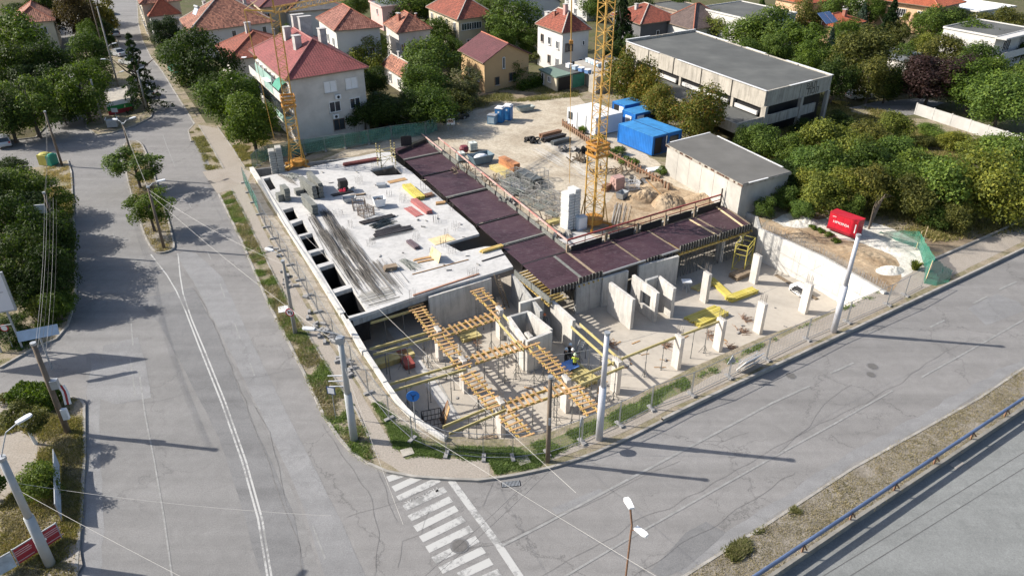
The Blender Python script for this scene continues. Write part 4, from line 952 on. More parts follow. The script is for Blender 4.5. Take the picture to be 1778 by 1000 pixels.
house('house', 'yellowish house with faded terracotta roof in the top left corner', 'house', (20, 42), (-30, 20), (58, 30), 5.6, 2.4, 'hip', m_rendc, m_tile2, .4, winF=[(.3, 3.2, 1.2, 1.2), (.7, 3.2, 1.2, 1.2)], dirs=(30, 118), depth=14)
house('house', 'corner house with bright red hipped roof at the end of the street', 'house', (257, 30), (246, 12), (312, 23), 5.4, 3.0, 'hip', m_rend, m_tile3, .4, winF=rowsW(4, (3.0, .8), .9, 1.5), winL=rowsW(3, (3.0, .8), .9, 1.4), depth=15, dirs=(38, 117))
house('house', 'long cream terrace facing the upper street beyond the red roofed corner house', 'house', (242, 8), (228, -20), (300, -2), 7.5, 2.5, 'hip', m_rendc, m_tile2, .4, winL=rowsW(6, (4.6, 1.2), .9, 1.6), depth=22, dirs=(38, 117))
house('house', 'large old house with dark weathered terracotta roof and solar heater by the upper street', 'house', (326, 57), (305, 38), (430, 34), 5.2, 4.2, 'hip', m_rendw, m_tile2, .5, winL=rowsW(4, (3.0, .9), .9, 1.5), winF=rowsW(3, (3.0,), .9, 1.4), chims=[(.3, .75, .5, .7, 1.2, m_chimc), (.75, .55, .5, .5, 1.3, m_chimc)], capm=m_ridge, dirs=(40, 117), depth=15, widthR=17)
house('house', 'lower terracotta roofed house with a double chimney beside the pink roofed block', 'house', (393, 106), (348, 72), (470, 84), 4.6, 2.9, 'hip', m_rend, m_tile, .5, winF=[(.35, 1.6, 1.0, 1.4, 'dark'), (.7, 1.6, 1.0, 1.4, 'dark')], chims=[(.45, .55, .9, .6, 1.5, m_chimc), (.8, .5, .3, .3, 1.5, m_chimc)], dirs=(37, 117), depth=13, widthR=12)
house('house', 'grey roofed house with white walls and glazed porch behind the cranes', 'house', (497, 22), (470, 2), (600, 12), 6.0, 2.0, 'hip', m_rendw, m_tile8, .5, winF=[(.25, .8, 2.6, 1.5), (.62, 2.6, 1, 1.4), (.75, 2.6, 1, 1.4)], dirs=(27, 118), depth=10)
house('house', 'cream villa with brown roof and rounded balconies at the top edge', 'house', (450, 14), (436, -4), (480, 8), 7.0, 2.0, 'hip', m_rendc, m_tile6, .5, winL=rowsW(3, (4.2, 1.2), 1.1, 1.5), winF=rowsW(2, (4.2, 1.2), 1.1, 1.5), depth=10, dirs=(36, 117), widthR=9)
house('house', 'low maroon roofed outbuilding between the old house and the cream villa', 'house', (388, 12), (372, 0), (432, 4), 3.4, 1.2, 'hip', m_rendc, m_tile6, .4, depth=8, dirs=(36, 117))
house('house', 'pink rendered house with grey roof at the top edge near the middle', 'house', (662, 14), (636, -8), (720, 4), 5.0, .1, 'flat', m_rendp, m_metalg, .2, winL=[(.6, 3.0, .8, 1.2)], winF=[(.4, 2.2, 1.4, 1.2, 'dark')], dirs=(36, 117), depth=9, widthR=8)
house('house', 'house with steep dark blue-black roof behind the pale blue-white house', 'house', (905, 12), (880, -5), (975, 4), 4.0, 3.5, 'gable', m_rendw, M('dark_blue_sheet_roof', (.022, .03, .055), .4), .3, ridge='L', dirs=(34, 117), depth=10)
for (C_, L__, R_, wm_, rm_, lab_, k_) in [((1020, -8), (990, -24), (1070, -14), m_rendw, m_tile, 'white house with terracotta roof touching the top edge behind the right crane', 'hip'), ((720, -12), (690, -30), (780, -18), m_rendc, m_tile2, 'terracotta roofed house cut by the top edge above the green garden trees', 'hip'), ((1530, -18), (1490, -34), (1570, -26), m_rendw, m_tile3, 'orange roofed house cut by the top edge on the right', 'hip')]:
 house('house', lab_, 'house', C_, L__, R_, 6, 2.4, k_, wm_, rm_, .4, winF=rowsW(3, (3.2, .9), 1, 1.3), winL=rowsW(3, (3.2, .9), 1, 1.3), dirs=(36, 117), depth=11)
# solar panels on the orange roof, solar heater on the old house
t = thing('solar_collector', 'pair of blue solar panels tilted on the orange roof among garden trees', 'solar panel', P(1432, 32, 5.2))
for k in (0, 1):
 g = MB(); mrot = Matrix.Rotation(math.radians(36), 3, 'Z') @ Matrix.Rotation(math.radians(35), 3, 'X'); g.box((k*1.75, k*1.2, 0), (1.9, 3.0, .08), m=mrot); g.build('panel', M('solar_blue', (.10, .16, .30), .15, .1, 2), t)
g = MB()
for x, y in ((-.6, -.5), (2.1, 1.2)): g.bar((x, y, -1.3), (x, y, 0), .08)
g.build('rack', m_metalg, t)
t = thing('solar_heater', 'silver solar water heater on the ridge of the old terracotta house', 'solar heater', P(345, 22, 8.2), math.radians(40))
g = MB(); g.tube((0, -.4, .9), (0, 1.6, .9), .25, n=10); g.build('tank', m_metalg, t); g = MB(); g.bar((-.7, .6, -.4), (.1, .6, .9), 1.9, .06); g.build('collector', M('pale_glass', (.35, .40, .48), .2), t)
# --- flat concrete structures
def quadpts(c, l, r, z, far=None):
 C, L, Rr = P(*c, z), P(*l, z), P(*r, z); return [C, Rr, (P(*far, z) if far else Rr+L-C), L]
LB = thing('concrete_hall', 'long unfinished looking precast concrete hall with flat felt roof and open lower storey', 'building', P(1332, 158, 6.6)*1)
LB.location.z = 0; LO = Vector(LB.location)
zt = 6.6; Q = quadpts((1332, 159), (1087, 72), (1446, 131), zt, (1207, 54)); Q = [Vector((p.x, p.y, 0)) for p in Q]
cen = sum(Q, Vector())/4
def panel_row(a, b, n, z0, z1, th, mat, name, t0=0, t1=1, gap=.004):
 a = Vector((a.x, a.y, 0)); b = Vector((b.x, b.y, 0)); inw = Vector((-(b-a).y, (b-a).x, 0)).normalized()
 for i in range(n):
  p = a.lerp(b, t0+(t1-t0)*(i/n+gap)); q_ = a.lerp(b, t0+(t1-t0)*((i+1)/n-gap)); g = MB(); pts = [p, q_, q_+inw*th, p+inw*th]; g.prism(pts, z0, z1); g.build(name, mat, LB, origin=LO)
panel_row(Q[3], Q[0], 5, zt-2.3, zt, .25, m_pconc, 'wall_panel'); panel_row(Q[0], Q[1], 2, zt-2.1, zt-.002, .25, m_pconc, 'wall_panel', .02); panel_row(Q[1], Q[2], 5, zt-2.3, zt, .25, m_pconc, 'wall_panel'); panel_row(Q[2], Q[3], 2, zt-2.3, zt+.25, .25, m_pconc, 'wall_panel', .02)
inn = [cen+(p-cen)*.985 for p in Q]
g = MB(); g.prism(inn, zt-.5, zt-.12); g.build('roof', m_felt, LB, origin=LO)
g = MB()
for i, (a, b) in enumerate(zip(Q, Q[1:]+Q[:1])):
 k = 7 if i % 2 else 3
 for j in range(k):
  if R.random() < .3: continue
  p, q_ = a.lerp(b, j/k), a.lerp(b, (j+1)/k); g.bar((p.x, p.y, zt+.03+(.25 if i == 2 else 0)), (q_.x, q_.y, zt+.03+(.25 if i == 2 else 0)), .34, .05)
g.build('flashing', M('pale_flashing', (.62, .62, .62), .5, .2, .4, world=True), LB, origin=LO)
g = MB(); c_ = cen; g.prism([c_+(p-c_)*.93 for p in Q], 0, zt-.6); g.build('core', m_glassd, LB, origin=LO)  # near-black solid: darkness of the open storeys put into its colour
# lower terrace slab, its parapets, columns
e_in = (Q[0]-Q[3]).normalized(); s_out = -(Q[1]-Q[0]).normalized(); wT = 5.2
T0 = Q[3]+s_out*wT+e_in*2; T1 = Q[0]+s_out*wT
g = MB(); g.prism([T0, T1, Q[0]+(Q[1]-Q[0])*.02, Q[3]+(Q[0]-Q[3])*.06], 2.3, 2.95); g.build('terrace', m_felt, LB, origin=LO)
g = MB()
for a, b in ((T0, T1), (T1, Q[0]), (Q[0], Q[0].lerp(Q[1], .80))):
 dd = (b-a).normalized(); nn = Vector((-dd.y, dd.x, 0))*.1; g.prism([a-nn, b-nn, b+nn, a+nn], 2.0, 3.30 if a is not T0 else 3.28)
g.build('parapet', m_pconc, LB, origin=LO)
for k in range(6):
 p = Q[3].lerp(Q[0], .1+.178*k); g = MB(); g.box((p.x-s_out.x*.3, p.y-s_out.y*.3, 3.6), (.5, .45, 1.5), rz=math.atan2(e_in.y, e_in.x)); g.build('column', m_pconc, LB, origin=LO)
 if k < 5:
  q_ = Q[3].lerp(Q[0], .1+.178*(k+1)); g = MB(); g.bar((p.x+e_in.x*.8, p.y+e_in.y*.8, 3.45), (q_.x-e_in.x*.8, q_.y-e_in.y*.8, 3.45), .25, .5); g.build('sill_panel', m_rendw, LB, origin=LO)
for t_ in (.02, .55, .97):
 p = Q[0].lerp(Q[1], t_); g = MB(); g.box((p.x, p.y, 2.3), (.5, .5, 4.6), rz=.6); g.build('column', m_pconc, LB, origin=LO)
p = T1; g = MB(); g.box((p.x+.5, p.y+.7, 1.1), (.4, .4, 2.2), rz=.6); g.build('column', m_pconc, LB, origin=LO)
# daubed letters on the gable panel
def text(body, size, loc, rot, mat, parent, ext=.004, name='lettering', align='CENTER'):
 c = bpy.data.curves.new(name, 'FONT'); c.body = body; c.size = size; c.extrude = ext; c.align_x = align; c.align_y = 'CENTER'; c.materials.append(mat)
 tmp = bpy.data.objects.new(name, c); me = bpy.data.meshes.new_from_object(tmp); bpy.data.objects.remove(tmp); bpy.data.curves.remove(c)
 if not me.materials: me.materials.append(mat)
 o = bpy.data.objects.new(name, me); COL.objects.link(o); o.location = loc; o.rotation_euler = rot
 if parent is not None: o.parent = parent; KIDS.setdefault(parent.name, []).append(o)
 return o
fa = math.atan2((Q[1]-Q[0]).y, (Q[1]-Q[0]).x); nf = Vector((math.sin(fa), -math.cos(fa), 0))
for s_, f_, z_ in (('ВАЛ', .68, 5.85), ('ПОЛ', .72, 5.05)):
 p = Q[0].lerp(Q[1], f_)+nf*.03-LO; text(s_, 1.15, (p.x, p.y, z_), (PI/2, 0, fa), m_plydark, LB)
GB = thing('garage_building', 'windowless pale rendered utility building with flat grey felt roof above the deck', 'building', (P(1290, 320, 3.7).x, P(1290, 320, 3.7).y, 0)); GO = Vector(GB.location)
Q = quadpts((1290, 321), (1156, 250), (1375, 299), 3.7, (1233, 231)); Q = [Vector((p.x, p.y, 0)) for p in Q]; cen = sum(Q, Vector())/4
inw = [cen+(p-cen)*.965 for p in Q]
g = MB(); g.prism(inw, -.5, 3.42); g.build('wall', M('stained_pale_render', (.46, .44, .40), .9, .15, .45, world=True, stain=.55), GB, origin=GO)
g = MB(); g.prism(Q, 3.42, 3.66); g.build('cornice', m_pconc, GB, origin=GO)
g = MB(); g.prism([cen+(p-cen)*.99 for p in Q], 3.664, 3.73); g.build('roof', M('garage_felt', (.115, .112, .105), .9, .2, .3, world=True), GB, origin=GO)
g = MB()
for (a, b, t0, t1) in ((Q[2], Q[3], 0, .9), (Q[1], Q[2], .1, .9), (Q[0], Q[1], .12, .5)): p, q_ = a.lerp(b, t0), a.lerp(b, t1); g.bar((p.x, p.y, 3.76), (q_.x, q_.y, 3.76), .2, .04)
g.build('flashing', MATS['pale_flashing'], GB, origin=GO)
g = MB(); r2 = random.Random(5)
for k in range(26):
 t0 = r2.random(); p, q_ = Q[3].lerp(Q[0], t0), Q[3].lerp(Q[0], min(1, t0+r2.uniform(.01, .05))); off = (Q[0]-Q[1]).normalized()*.012; g.prism([p+off, q_+off, q_, p], 3.44, 3.64)
g.build('peeling_render', M('rust_brown', (.12, .07, .05), .9, .3, 2), GB, origin=GO)
for k in range(1, 6):
 p = inw[3].lerp(inw[0], k/6); o_ = (Q[0]-Q[1]).normalized()*.008; g = MB(); g.box((p.x+o_.x, p.y+o_.y, 1.7), (.03, .03, 3.4)); g.build('panel_joint', m_rend, GB, origin=GO)
# low garages with bee hives on top
GR = thing('garage_row', 'low garages with green felt roof and dark and green doors', 'garage', (P(966, 132, 2.7).x, P(966, 132, 2.7).y, .1)); GO2 = Vector(GR.location)
Q = [P(966, 133, 2.7), P(1020, 121, 2.7), P(976, 110, 2.7), P(935, 119, 2.7)]; Q = [Vector((p.x, p.y, .1)) for p in Q]; cen = sum(Q, Vector())/4; inw = [cen+(p-cen)*.93 for p in Q]
g = MB(); g.prism(inw, 0, 2.45); g.build('wall', m_rendc, GR, origin=GO2)
mid0, mid1 = Q[0].lerp(Q[1], .52), Q[3].lerp(Q[2], .52)
g = MB(); g.prism([Q[0], mid0, mid1, Q[3]], 2.36, 2.6); g.build('roof', m_felt2, GR, origin=GO2)
g = MB(); g.prism([mid0, Q[1], Q[2], mid1], 2.34, 2.56); g.build('roof', m_felt, GR, origin=GO2)
fd = (inw[1]-inw[0]).normalized(); nf = Vector((fd.y, -fd.x, 0)); fa = math.atan2(fd.y, fd.x); LL = (inw[1]-inw[0]).length
for t_, mm in ((.27, m_glassd), (.76, M('green_door', (.06, .24, .17), .6))):
 p = inw[0]+fd*(LL*t_)+nf*.03-GO2; g = MB(); g.box((p.x, p.y, 1.1), (LL*.42, .08, 2.1), rz=fa); g.build('door', mm, GR)
facade_windows(GR, inw[3]-GO2, inw[0]-GO2, [(.2, .3, .8, 1.8, 'dark'), (.6, 1.1, 1.0, .9)])
m_hiveb = M('blue_hive', (.12, .22, .42), .7);
for k in range(4):
 p = P(988+k*11, 112+k*3.3, 3.2); t = thing('beehive', ('white', 'pale blue', 'deep blue', 'dark blue')[k]+' beehive box on the roof of the low garages', 'beehive', (p.x, p.y, 2.67), fa, 'beehives on the garage roof')
 g = MB(); g.box((0, 0, .3), (.8, .8, .56)); g.build('body', (m_white, M('pale_blue_hive', (.35, .45, .55), .7), m_hiveb, m_hiveb)[k], t); g = MB(); g.box((0, 0, .62), (.92, .92, .07)); g.build('lid', m_white, t)
FA = thing('flat_annex', 'low flat concrete annex with beehives on its roof left of the long hall', 'building', (P(1040, 130, 3.0).x, P(1040, 130, 3.0).y, .1)); FO = Vector(FA.location)
Q = [P(1034, 126, 3.0), P(1092, 108, 3.0), P(1060, 95, 3.0), P(998, 106, 3.0)]; Q = [Vector((p.x, p.y, .1)) for p in Q]
g = MB(); g.prism(Q, 0, 2.85); g.build('wall', m_pconc, FA, origin=FO)
g = MB(); c_ = sum(Q, Vector())/4; g.prism([c_+(p-c_)*.99 for p in Q], 2.854, 2.9); g.build('roof', M('concrete_roof', (.34, .32, .29), .9, .2, .4, world=True), FA, origin=FO)
g = MB(); p = P(1034, 126, 3.0)-FO; g.box((p.x+.6, p.y-.7, .9), (2.8, 1.8, 3.6), rz=.6); g.build('porch', m_pconc, FA)
for k in range(5):
 p = P(1021+k*4.6, 104+k*2.0, 3.4); t = thing('beehive', ('first', 'second', 'third', 'fourth', 'last')[k]+' of the white beehives on the low concrete annex, counted from the left', 'beehive', (p.x, p.y, 3.01), .5, 'beehives on the annex roof')
 g = MB(); g.box((0, 0, .28), (.62, .62, .52)); g.build('body', (MATS['pale_blue_hive'], m_white)[k % 2], t); g = MB(); g.box((0, 0, .58), (.72, .72, .06)); g.build('lid', m_white, t)
# white panel fence wall on the right, garden walls
def panel_wall(name, label, pts, h, mat, cat='wall', th=.15, plen=3.0, z0=.1, cap=None, post=None):
 o = Vector(pts[0]); o.z = z0; t = thing(name, label, cat, o)
 for a, b in zip(pts[:-1], pts[1:]):
  a = Vector(a); b = Vector(b); L = (b-a).length; k = max(1, round(L/plen))
  for i in range(k):
   g = MB(); p, q_ = a.lerp(b, i/k), a.lerp(b, (i+1)/k); d_ = (q_-p).normalized(); wall(g, p+d_*.09, q_-d_*.09, th, z0, z0+h); g.build('panel', mat, t, origin=o)
   g = MB(); g.box((p.x, p.y, z0+h/2+.05), (.2, .2, h+.1), rz=math.atan2(d_.y, d_.x)); g.build('post', post or mat, t, origin=o)
 return t
panel_wall('garden_wall', 'white concrete panel wall below the dark purple tree', PP([(1588, 200), (1680, 230), (1775, 262)], 0), 1.6, M('dirty_white_wall', (.44, .43, .41), .9, .15, .6, world=True, stain=.35), th=.14)
panel_wall('garden_wall', 'grey concrete panel wall in the shade behind the long hall', PP([(1455, 150), (1520, 160), (1560, 165)], 0), 1.6, m_rend)
t = thing('shed', 'pale sheet metal shed roof behind the round conifer', 'shed', (P(1560, 105, 2.6).x, P(1560, 105, 2.6).y, .1)); SO2 = Vector(t.location)
Q = [P(1540, 98, 2.6), P(1600, 112, 2.6), P(1612, 92, 2.6), P(1548, 80, 2.6)]; Q = [Vector((p.x, p.y, .1)) for p in Q]; g = MB(); g.prism(Q, 2.3, 2.45); g.build('roof', m_metalg, t, origin=SO2); g = MB(); c_ = sum(Q, Vector())/4; g.prism([c_+(p-c_)*.92 for p in Q], 0, 2.295); g.build('wall', m_rend, t, origin=SO2)
# tiled strip behind the white wall
# flag-painted kiosk wall
t = thing('flag_mural_wall', 'low wall block painted in white, green and red bands on the grass island', 'wall', (P(190, 200, 0).x, P(190, 200, 0).y, .12)); O_ = Vector(t.location)
Qp = [P(190, 202), P(232, 193), P(226, 172), P(187, 178)]
g = MB(); Qz = [Vector((p.x, p.y, 0)) for p in Qp]; g.prism(Qz, .1, 2.0); g.build('block', m_pconc, t, origin=O_)
dq = (Qz[1]-Qz[0]); nn = Vector((dq.y, -dq.x, 0)).normalized()*.05
for k, (c1, c2, mt) in enumerate(((1.35, 1.98, m_white), (.72, 1.35, M('flag_green', (.02, .25, .06), .7)), (.1, .72, M('flag_red', (.32, .03, .035), .7)))):
 g = MB(); g.prism([Qz[0]+nn*1.05, Qz[1]+nn*1.05, Qz[1], Qz[0]], c1, c2-.004); g.build('painted_band', mt, t, origin=O_)
# ================================================================== TREES AND OTHER PLANTS
import numpy as np
LEAF = {}
m_garden = m_ground('garden_ground', [(.06, .065, .03), (.11, .10, .06), (.075, .085, .035), (.16, .135, .10)], .25, 4.0, 11); m_moss = m_ground('weedy_ground', [(.10, .125, .05), (.13, .15, .065), (.19, .17, .11), (.09, .115, .04)], .8, 9.0, 12, bmp=.9)
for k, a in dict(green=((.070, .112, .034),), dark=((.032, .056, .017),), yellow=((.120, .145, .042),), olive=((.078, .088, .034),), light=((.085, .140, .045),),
                 maple=((.105, .120, .026), (.20, .17, .04), (.26, .13, .03)), purple=((.034, .020, .025), (.06, .036, .042)), brown=((.070, .052, .028), (.11, .08, .04)), blue=((.060, .100, .095), (.12, .17, .165)),
                 conifer=((.018, .036, .014), (.03, .055, .02)), grey=((.075, .09, .05), (.13, .14, .09)), mid=((.058, .098, .022),)).items():
 LEAF[k] = m_leaf('leaf_'+k, *a)
m_bark = M('bark', (.10, .08, .065), .95, .3, 3); m_limed = M('limewashed_bark', (.55, .55, .53), .9, .15, 3)
def leaf_mesh(name, pts, nrm, size, rng, flat=.6, aspect=1.5):
 n = len(pts); r = rng.normal(size=(n, 3)); nn = nrm*flat+r*(1-flat)*.9; nn /= np.linalg.norm(nn, axis=1)[:, None]+1e-9
 t = np.cross(nn, rng.normal(size=(n, 3))); t /= np.linalg.norm(t, axis=1)[:, None]+1e-9; b = np.cross(nn, t)
 s = (size*rng.uniform(.6, 1.35, size=n))[:, None]; t = t*s*aspect*.5; b = b*s*.5
 v = np.stack([pts-t, pts-b*.9+t*.15, pts+t, pts+b*.9+t*.15], 1).reshape(-1, 3)
 me = bpy.data.meshes.new(name); me.vertices.add(4*n); me.vertices.foreach_set('co', v.ravel().astype(np.float32))
 me.loops.add(4*n); me.loops.foreach_set('vertex_index', np.arange(4*n, dtype=np.int32)); me.polygons.add(n)
 me.polygons.foreach_set('loop_start', np.arange(0, 4*n, 4, dtype=np.int32)); me.polygons.foreach_set('loop_total', np.full(n, 4, dtype=np.int32)); me.update(); return me
def crown(seed, n=9500, lobes=34, size=.052, spread=.84, lob=(.13, .44), bottom=-.75, ragged=.17, hollow=.0):
 g = np.random.default_rng(seed); C = [];
 while len(C) < lobes:
  p = g.normal(size=3); p /= np.linalg.norm(p); p *= g.uniform(.25, 1)**.5*spread; p[2] *= .95
  if p[2] < bottom: continue
  C.append(p)
 C = np.array(C); Rr_ = g.uniform(*lob, size=lobes); w = Rr_**2; idx = g.choice(lobes, n, p=w/w.sum())
 d = g.normal(size=(n, 3)); d /= np.linalg.norm(d, axis=1)[:, None]; d[:, 2] = np.where((d[:, 2] < -.3) & (g.random(n) < .6), -d[:, 2], d[:, 2])
 rr = Rr_[idx]*(1+g.normal(size=n)*ragged)*g.uniform(.55, 1, n)**.25
 p = C[idx]+d*rr[:, None]; nm = d+np.array([0, 0, .35])
 return leaf_mesh('crown', p, nm, size, g)
def conifer_crown(seed, layers=15, n=6000, droop=.25, size=.05, gaps=.15, taper=1.0):
 g = np.random.default_rng(seed); P_ = []; N_ = []
 for i in range(layers):
  z = -1+2*i/layers; R0_ = (1-(i/layers)**taper)*.95+.06; nb = int(6+7*(1-i/layers))
  for k in range(nb):
   if g.random() < gaps: continue
   a = 2*PI*(k+g.uniform(-.3, .3))/nb+i*.7; L = R0_*g.uniform(.75, 1.12); m = int(n/layers/nb*(.5+R0_)*1.3)
   t = g.uniform(.08, 1, m)**.7; wd = .16*(1-t*.6)*L+.03
   x = t*L; y = g.normal(size=m)*wd*.55; zz = z-droop*t*t*L+g.normal(size=m)*.022+.08*(1-t)
   P_.append(np.stack([x*math.cos(a)-y*math.sin(a), x*math.sin(a)+y*math.cos(a), zz], 1)); N_.append(np.tile([0, 0, 1.0], (m, 1)))
 return leaf_mesh('crown', np.concatenate(P_), np.concatenate(N_), size, g, .5, 2.2)
def trunk_mesh(seed, limbs=6):
 q = random.Random(seed); g = MB(); pts = [Vector((0, 0, 0)), Vector((q.uniform(-.03, .03), q.uniform(-.03, .03), .3)), Vector((q.uniform(-.05, .05), q.uniform(-.05, .05), .6)), Vector((0, 0, .85))]
 rs = [.032, .024, .017, .006]
 for i in range(3): g.tube(pts[i], pts[i+1], rs[i], rs[i+1], n=7, cap=False)
 for k in range(limbs):
  a = 2*PI*k/limbs+q.uniform(-.4, .4); z = q.uniform(.28, .6); b = Vector((0, 0, z)); m = b+Vector((math.cos(a)*.13, math.sin(a)*.13, .12)); e = m+Vector((math.cos(a)*.12, math.sin(a)*.12, q.uniform(.08, .2)))
  g.tube(b, m, .013, .009, n=5, cap=False); g.tube(m, e, .009, .003, n=4, cap=False)
 return g.mesh('trunk', m_bark)
CR = {'round': [crown(s) for s in (1, 2, 3, 4)], 'dense': [crown(11, 11000, 52, .047, .8, (.18, .34)), crown(12, 11000, 48, .047, .8, (.2, .34))], 'loose': [crown(21, 6500, 30, .055, .86, (.14, .30), -.8, .2), crown(22, 6500, 28, .056, .84, (.15, .3), -.8, .22)],
      'shrub': [crown(31, 7500, 30, .058, .80, (.14, .42), -.45, .2), crown(32, 7500, 34, .058, .82, (.12, .42), -.45, .22), crown(33, 7500, 28, .056, .78, (.16, .44), -.45, .2)],
      'small': [crown(41, 1500, 12, .12, .7, (.3, .45), -.4, .16), crown(42, 1500, 12, .12, .7, (.3, .45), -.4, .18)],
      'conifer': [conifer_crown(51), conifer_crown(52, 17, 7000)], 'pine': [conifer_crown(61, 11, 4200, .12, .045, .32, .8)], 'oval': [crown(71, 6500, 60, .045, .8, (.14, .24), -.95, .06)]}
TR = [trunk_mesh(s) for s in (1, 2, 3)]
NT = [0]
def tree(u, v, rpx, h, leaf, kind, label, group=None, rz=None, name='tree', cat='tree', trunk=True, tm=None, asp=1.0, low=.08):
 rz = rz if rz is not None else h*(1-low)/2; zc = h-rz; p = P(u, v, zc); r = rpx*(1.18 if name == 'shrub' else 1.14)/pxm(p); NT[0] += 1; i = NT[0]
 q = random.Random(i*17+3)
 t = thing(name, label, cat, (p.x, p.y, .1), q.uniform(0, 6.28), group)
 cr = CR[kind]; me = cr[i % len(cr)]
 if not me.materials: me.materials.append(LEAF['green'])
 o = link('crown', me, t, (0, 0, zc-.1)); o.scale = (r*1.16, r*q.uniform(1.0, 1.2)*asp, rz*1.10); o.rotation_euler = (0, 0, q.uniform(0, 6)); o.material_slots[0].link = 'OBJECT'; o.material_slots[0].material = LEAF[leaf]
 if trunk:
  tr = link('trunk', TR[i % 3], t, (0, 0, 0)); s = max(2.0, h*.95); tr.scale = (s*1.1, s*1.1, s)
  if tm: tr.material_slots[0].link = 'OBJECT'; tr.material_slots[0].material = tm
 return t
T = tree
LG = 'trees of the shady gardens top left'
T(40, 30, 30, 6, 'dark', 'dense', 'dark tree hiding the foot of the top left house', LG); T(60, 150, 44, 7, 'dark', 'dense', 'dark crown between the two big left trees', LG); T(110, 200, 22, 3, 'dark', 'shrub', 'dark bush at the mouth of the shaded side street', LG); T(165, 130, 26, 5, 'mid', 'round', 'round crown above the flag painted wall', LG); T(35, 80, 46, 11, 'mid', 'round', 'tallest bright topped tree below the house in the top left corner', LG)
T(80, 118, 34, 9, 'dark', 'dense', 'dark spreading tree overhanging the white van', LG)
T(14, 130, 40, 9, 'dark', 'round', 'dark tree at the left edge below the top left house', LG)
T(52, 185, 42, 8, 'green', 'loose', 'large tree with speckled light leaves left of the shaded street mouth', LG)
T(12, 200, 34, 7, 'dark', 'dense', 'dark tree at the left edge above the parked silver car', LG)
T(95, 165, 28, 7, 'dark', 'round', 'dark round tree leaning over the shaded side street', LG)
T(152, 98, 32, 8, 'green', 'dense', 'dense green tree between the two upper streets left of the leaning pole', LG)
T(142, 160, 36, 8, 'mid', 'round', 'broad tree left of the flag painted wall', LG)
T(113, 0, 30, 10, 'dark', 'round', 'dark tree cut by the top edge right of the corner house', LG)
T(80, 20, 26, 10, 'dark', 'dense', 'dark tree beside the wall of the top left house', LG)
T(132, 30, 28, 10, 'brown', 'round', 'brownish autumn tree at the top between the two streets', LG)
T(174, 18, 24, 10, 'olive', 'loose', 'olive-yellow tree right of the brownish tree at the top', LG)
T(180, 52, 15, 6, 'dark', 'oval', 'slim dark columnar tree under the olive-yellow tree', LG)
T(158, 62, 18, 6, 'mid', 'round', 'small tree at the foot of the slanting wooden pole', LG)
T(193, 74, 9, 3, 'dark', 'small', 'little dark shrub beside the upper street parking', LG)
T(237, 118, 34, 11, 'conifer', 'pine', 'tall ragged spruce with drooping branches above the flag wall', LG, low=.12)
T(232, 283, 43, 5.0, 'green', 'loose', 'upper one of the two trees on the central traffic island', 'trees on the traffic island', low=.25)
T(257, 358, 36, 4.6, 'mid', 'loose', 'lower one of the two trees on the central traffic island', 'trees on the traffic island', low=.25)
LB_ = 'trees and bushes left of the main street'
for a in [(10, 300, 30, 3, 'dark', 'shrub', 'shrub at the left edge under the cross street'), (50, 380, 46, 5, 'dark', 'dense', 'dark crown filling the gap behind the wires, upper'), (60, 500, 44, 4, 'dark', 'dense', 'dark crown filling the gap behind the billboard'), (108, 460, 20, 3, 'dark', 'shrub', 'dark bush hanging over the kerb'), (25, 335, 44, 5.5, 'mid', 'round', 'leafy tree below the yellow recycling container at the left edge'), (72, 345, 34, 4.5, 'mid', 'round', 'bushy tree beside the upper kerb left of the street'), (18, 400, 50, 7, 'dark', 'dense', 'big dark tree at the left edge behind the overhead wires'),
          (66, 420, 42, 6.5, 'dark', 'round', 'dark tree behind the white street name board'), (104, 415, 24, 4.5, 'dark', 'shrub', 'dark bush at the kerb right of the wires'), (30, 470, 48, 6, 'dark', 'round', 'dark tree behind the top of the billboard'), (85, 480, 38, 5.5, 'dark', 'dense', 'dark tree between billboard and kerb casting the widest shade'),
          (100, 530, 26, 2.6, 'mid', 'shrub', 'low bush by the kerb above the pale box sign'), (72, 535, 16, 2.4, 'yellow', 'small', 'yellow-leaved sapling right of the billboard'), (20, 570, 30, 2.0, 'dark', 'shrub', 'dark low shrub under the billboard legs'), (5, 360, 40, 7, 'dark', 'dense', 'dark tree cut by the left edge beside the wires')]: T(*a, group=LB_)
UG = 'garden trees along the upper street'
for a in [(288, 60, 27, 7, 'conifer', 'dense', 'dark tree in front of the red roofed corner house'), (297, 95, 20, 4.5, 'mid', 'round', 'small green tree beside the green parked car'), (349, 108, 43, 10, 'dark', 'round', 'tallest dark tree in front of the weathered terracotta house'), (322, 75, 14, 5, 'mid', 'small', 'small tree between the two dark trees by the upper street'),
          (403, 175, 42, 8, 'mid', 'round', 'broad tree left of the pink roofed block, upper one'), (436, 212, 44, 7.5, 'mid', 'dense', 'broad dense tree in front of the pink roofed block balconies'), (382, 165, 26, 6.5, 'dark', 'round', 'tree at the kerb corner left of the pink roofed block'), (452, 165, 22, 6, 'dark', 'round', 'dark tree against the balconies of the pink roofed block'), (318, 142, 12, 1.6, 'olive', 'small', 'low olive shrub at the kerb below the green car')]: T(*a, group=UG)
MG = 'trees between the houses'
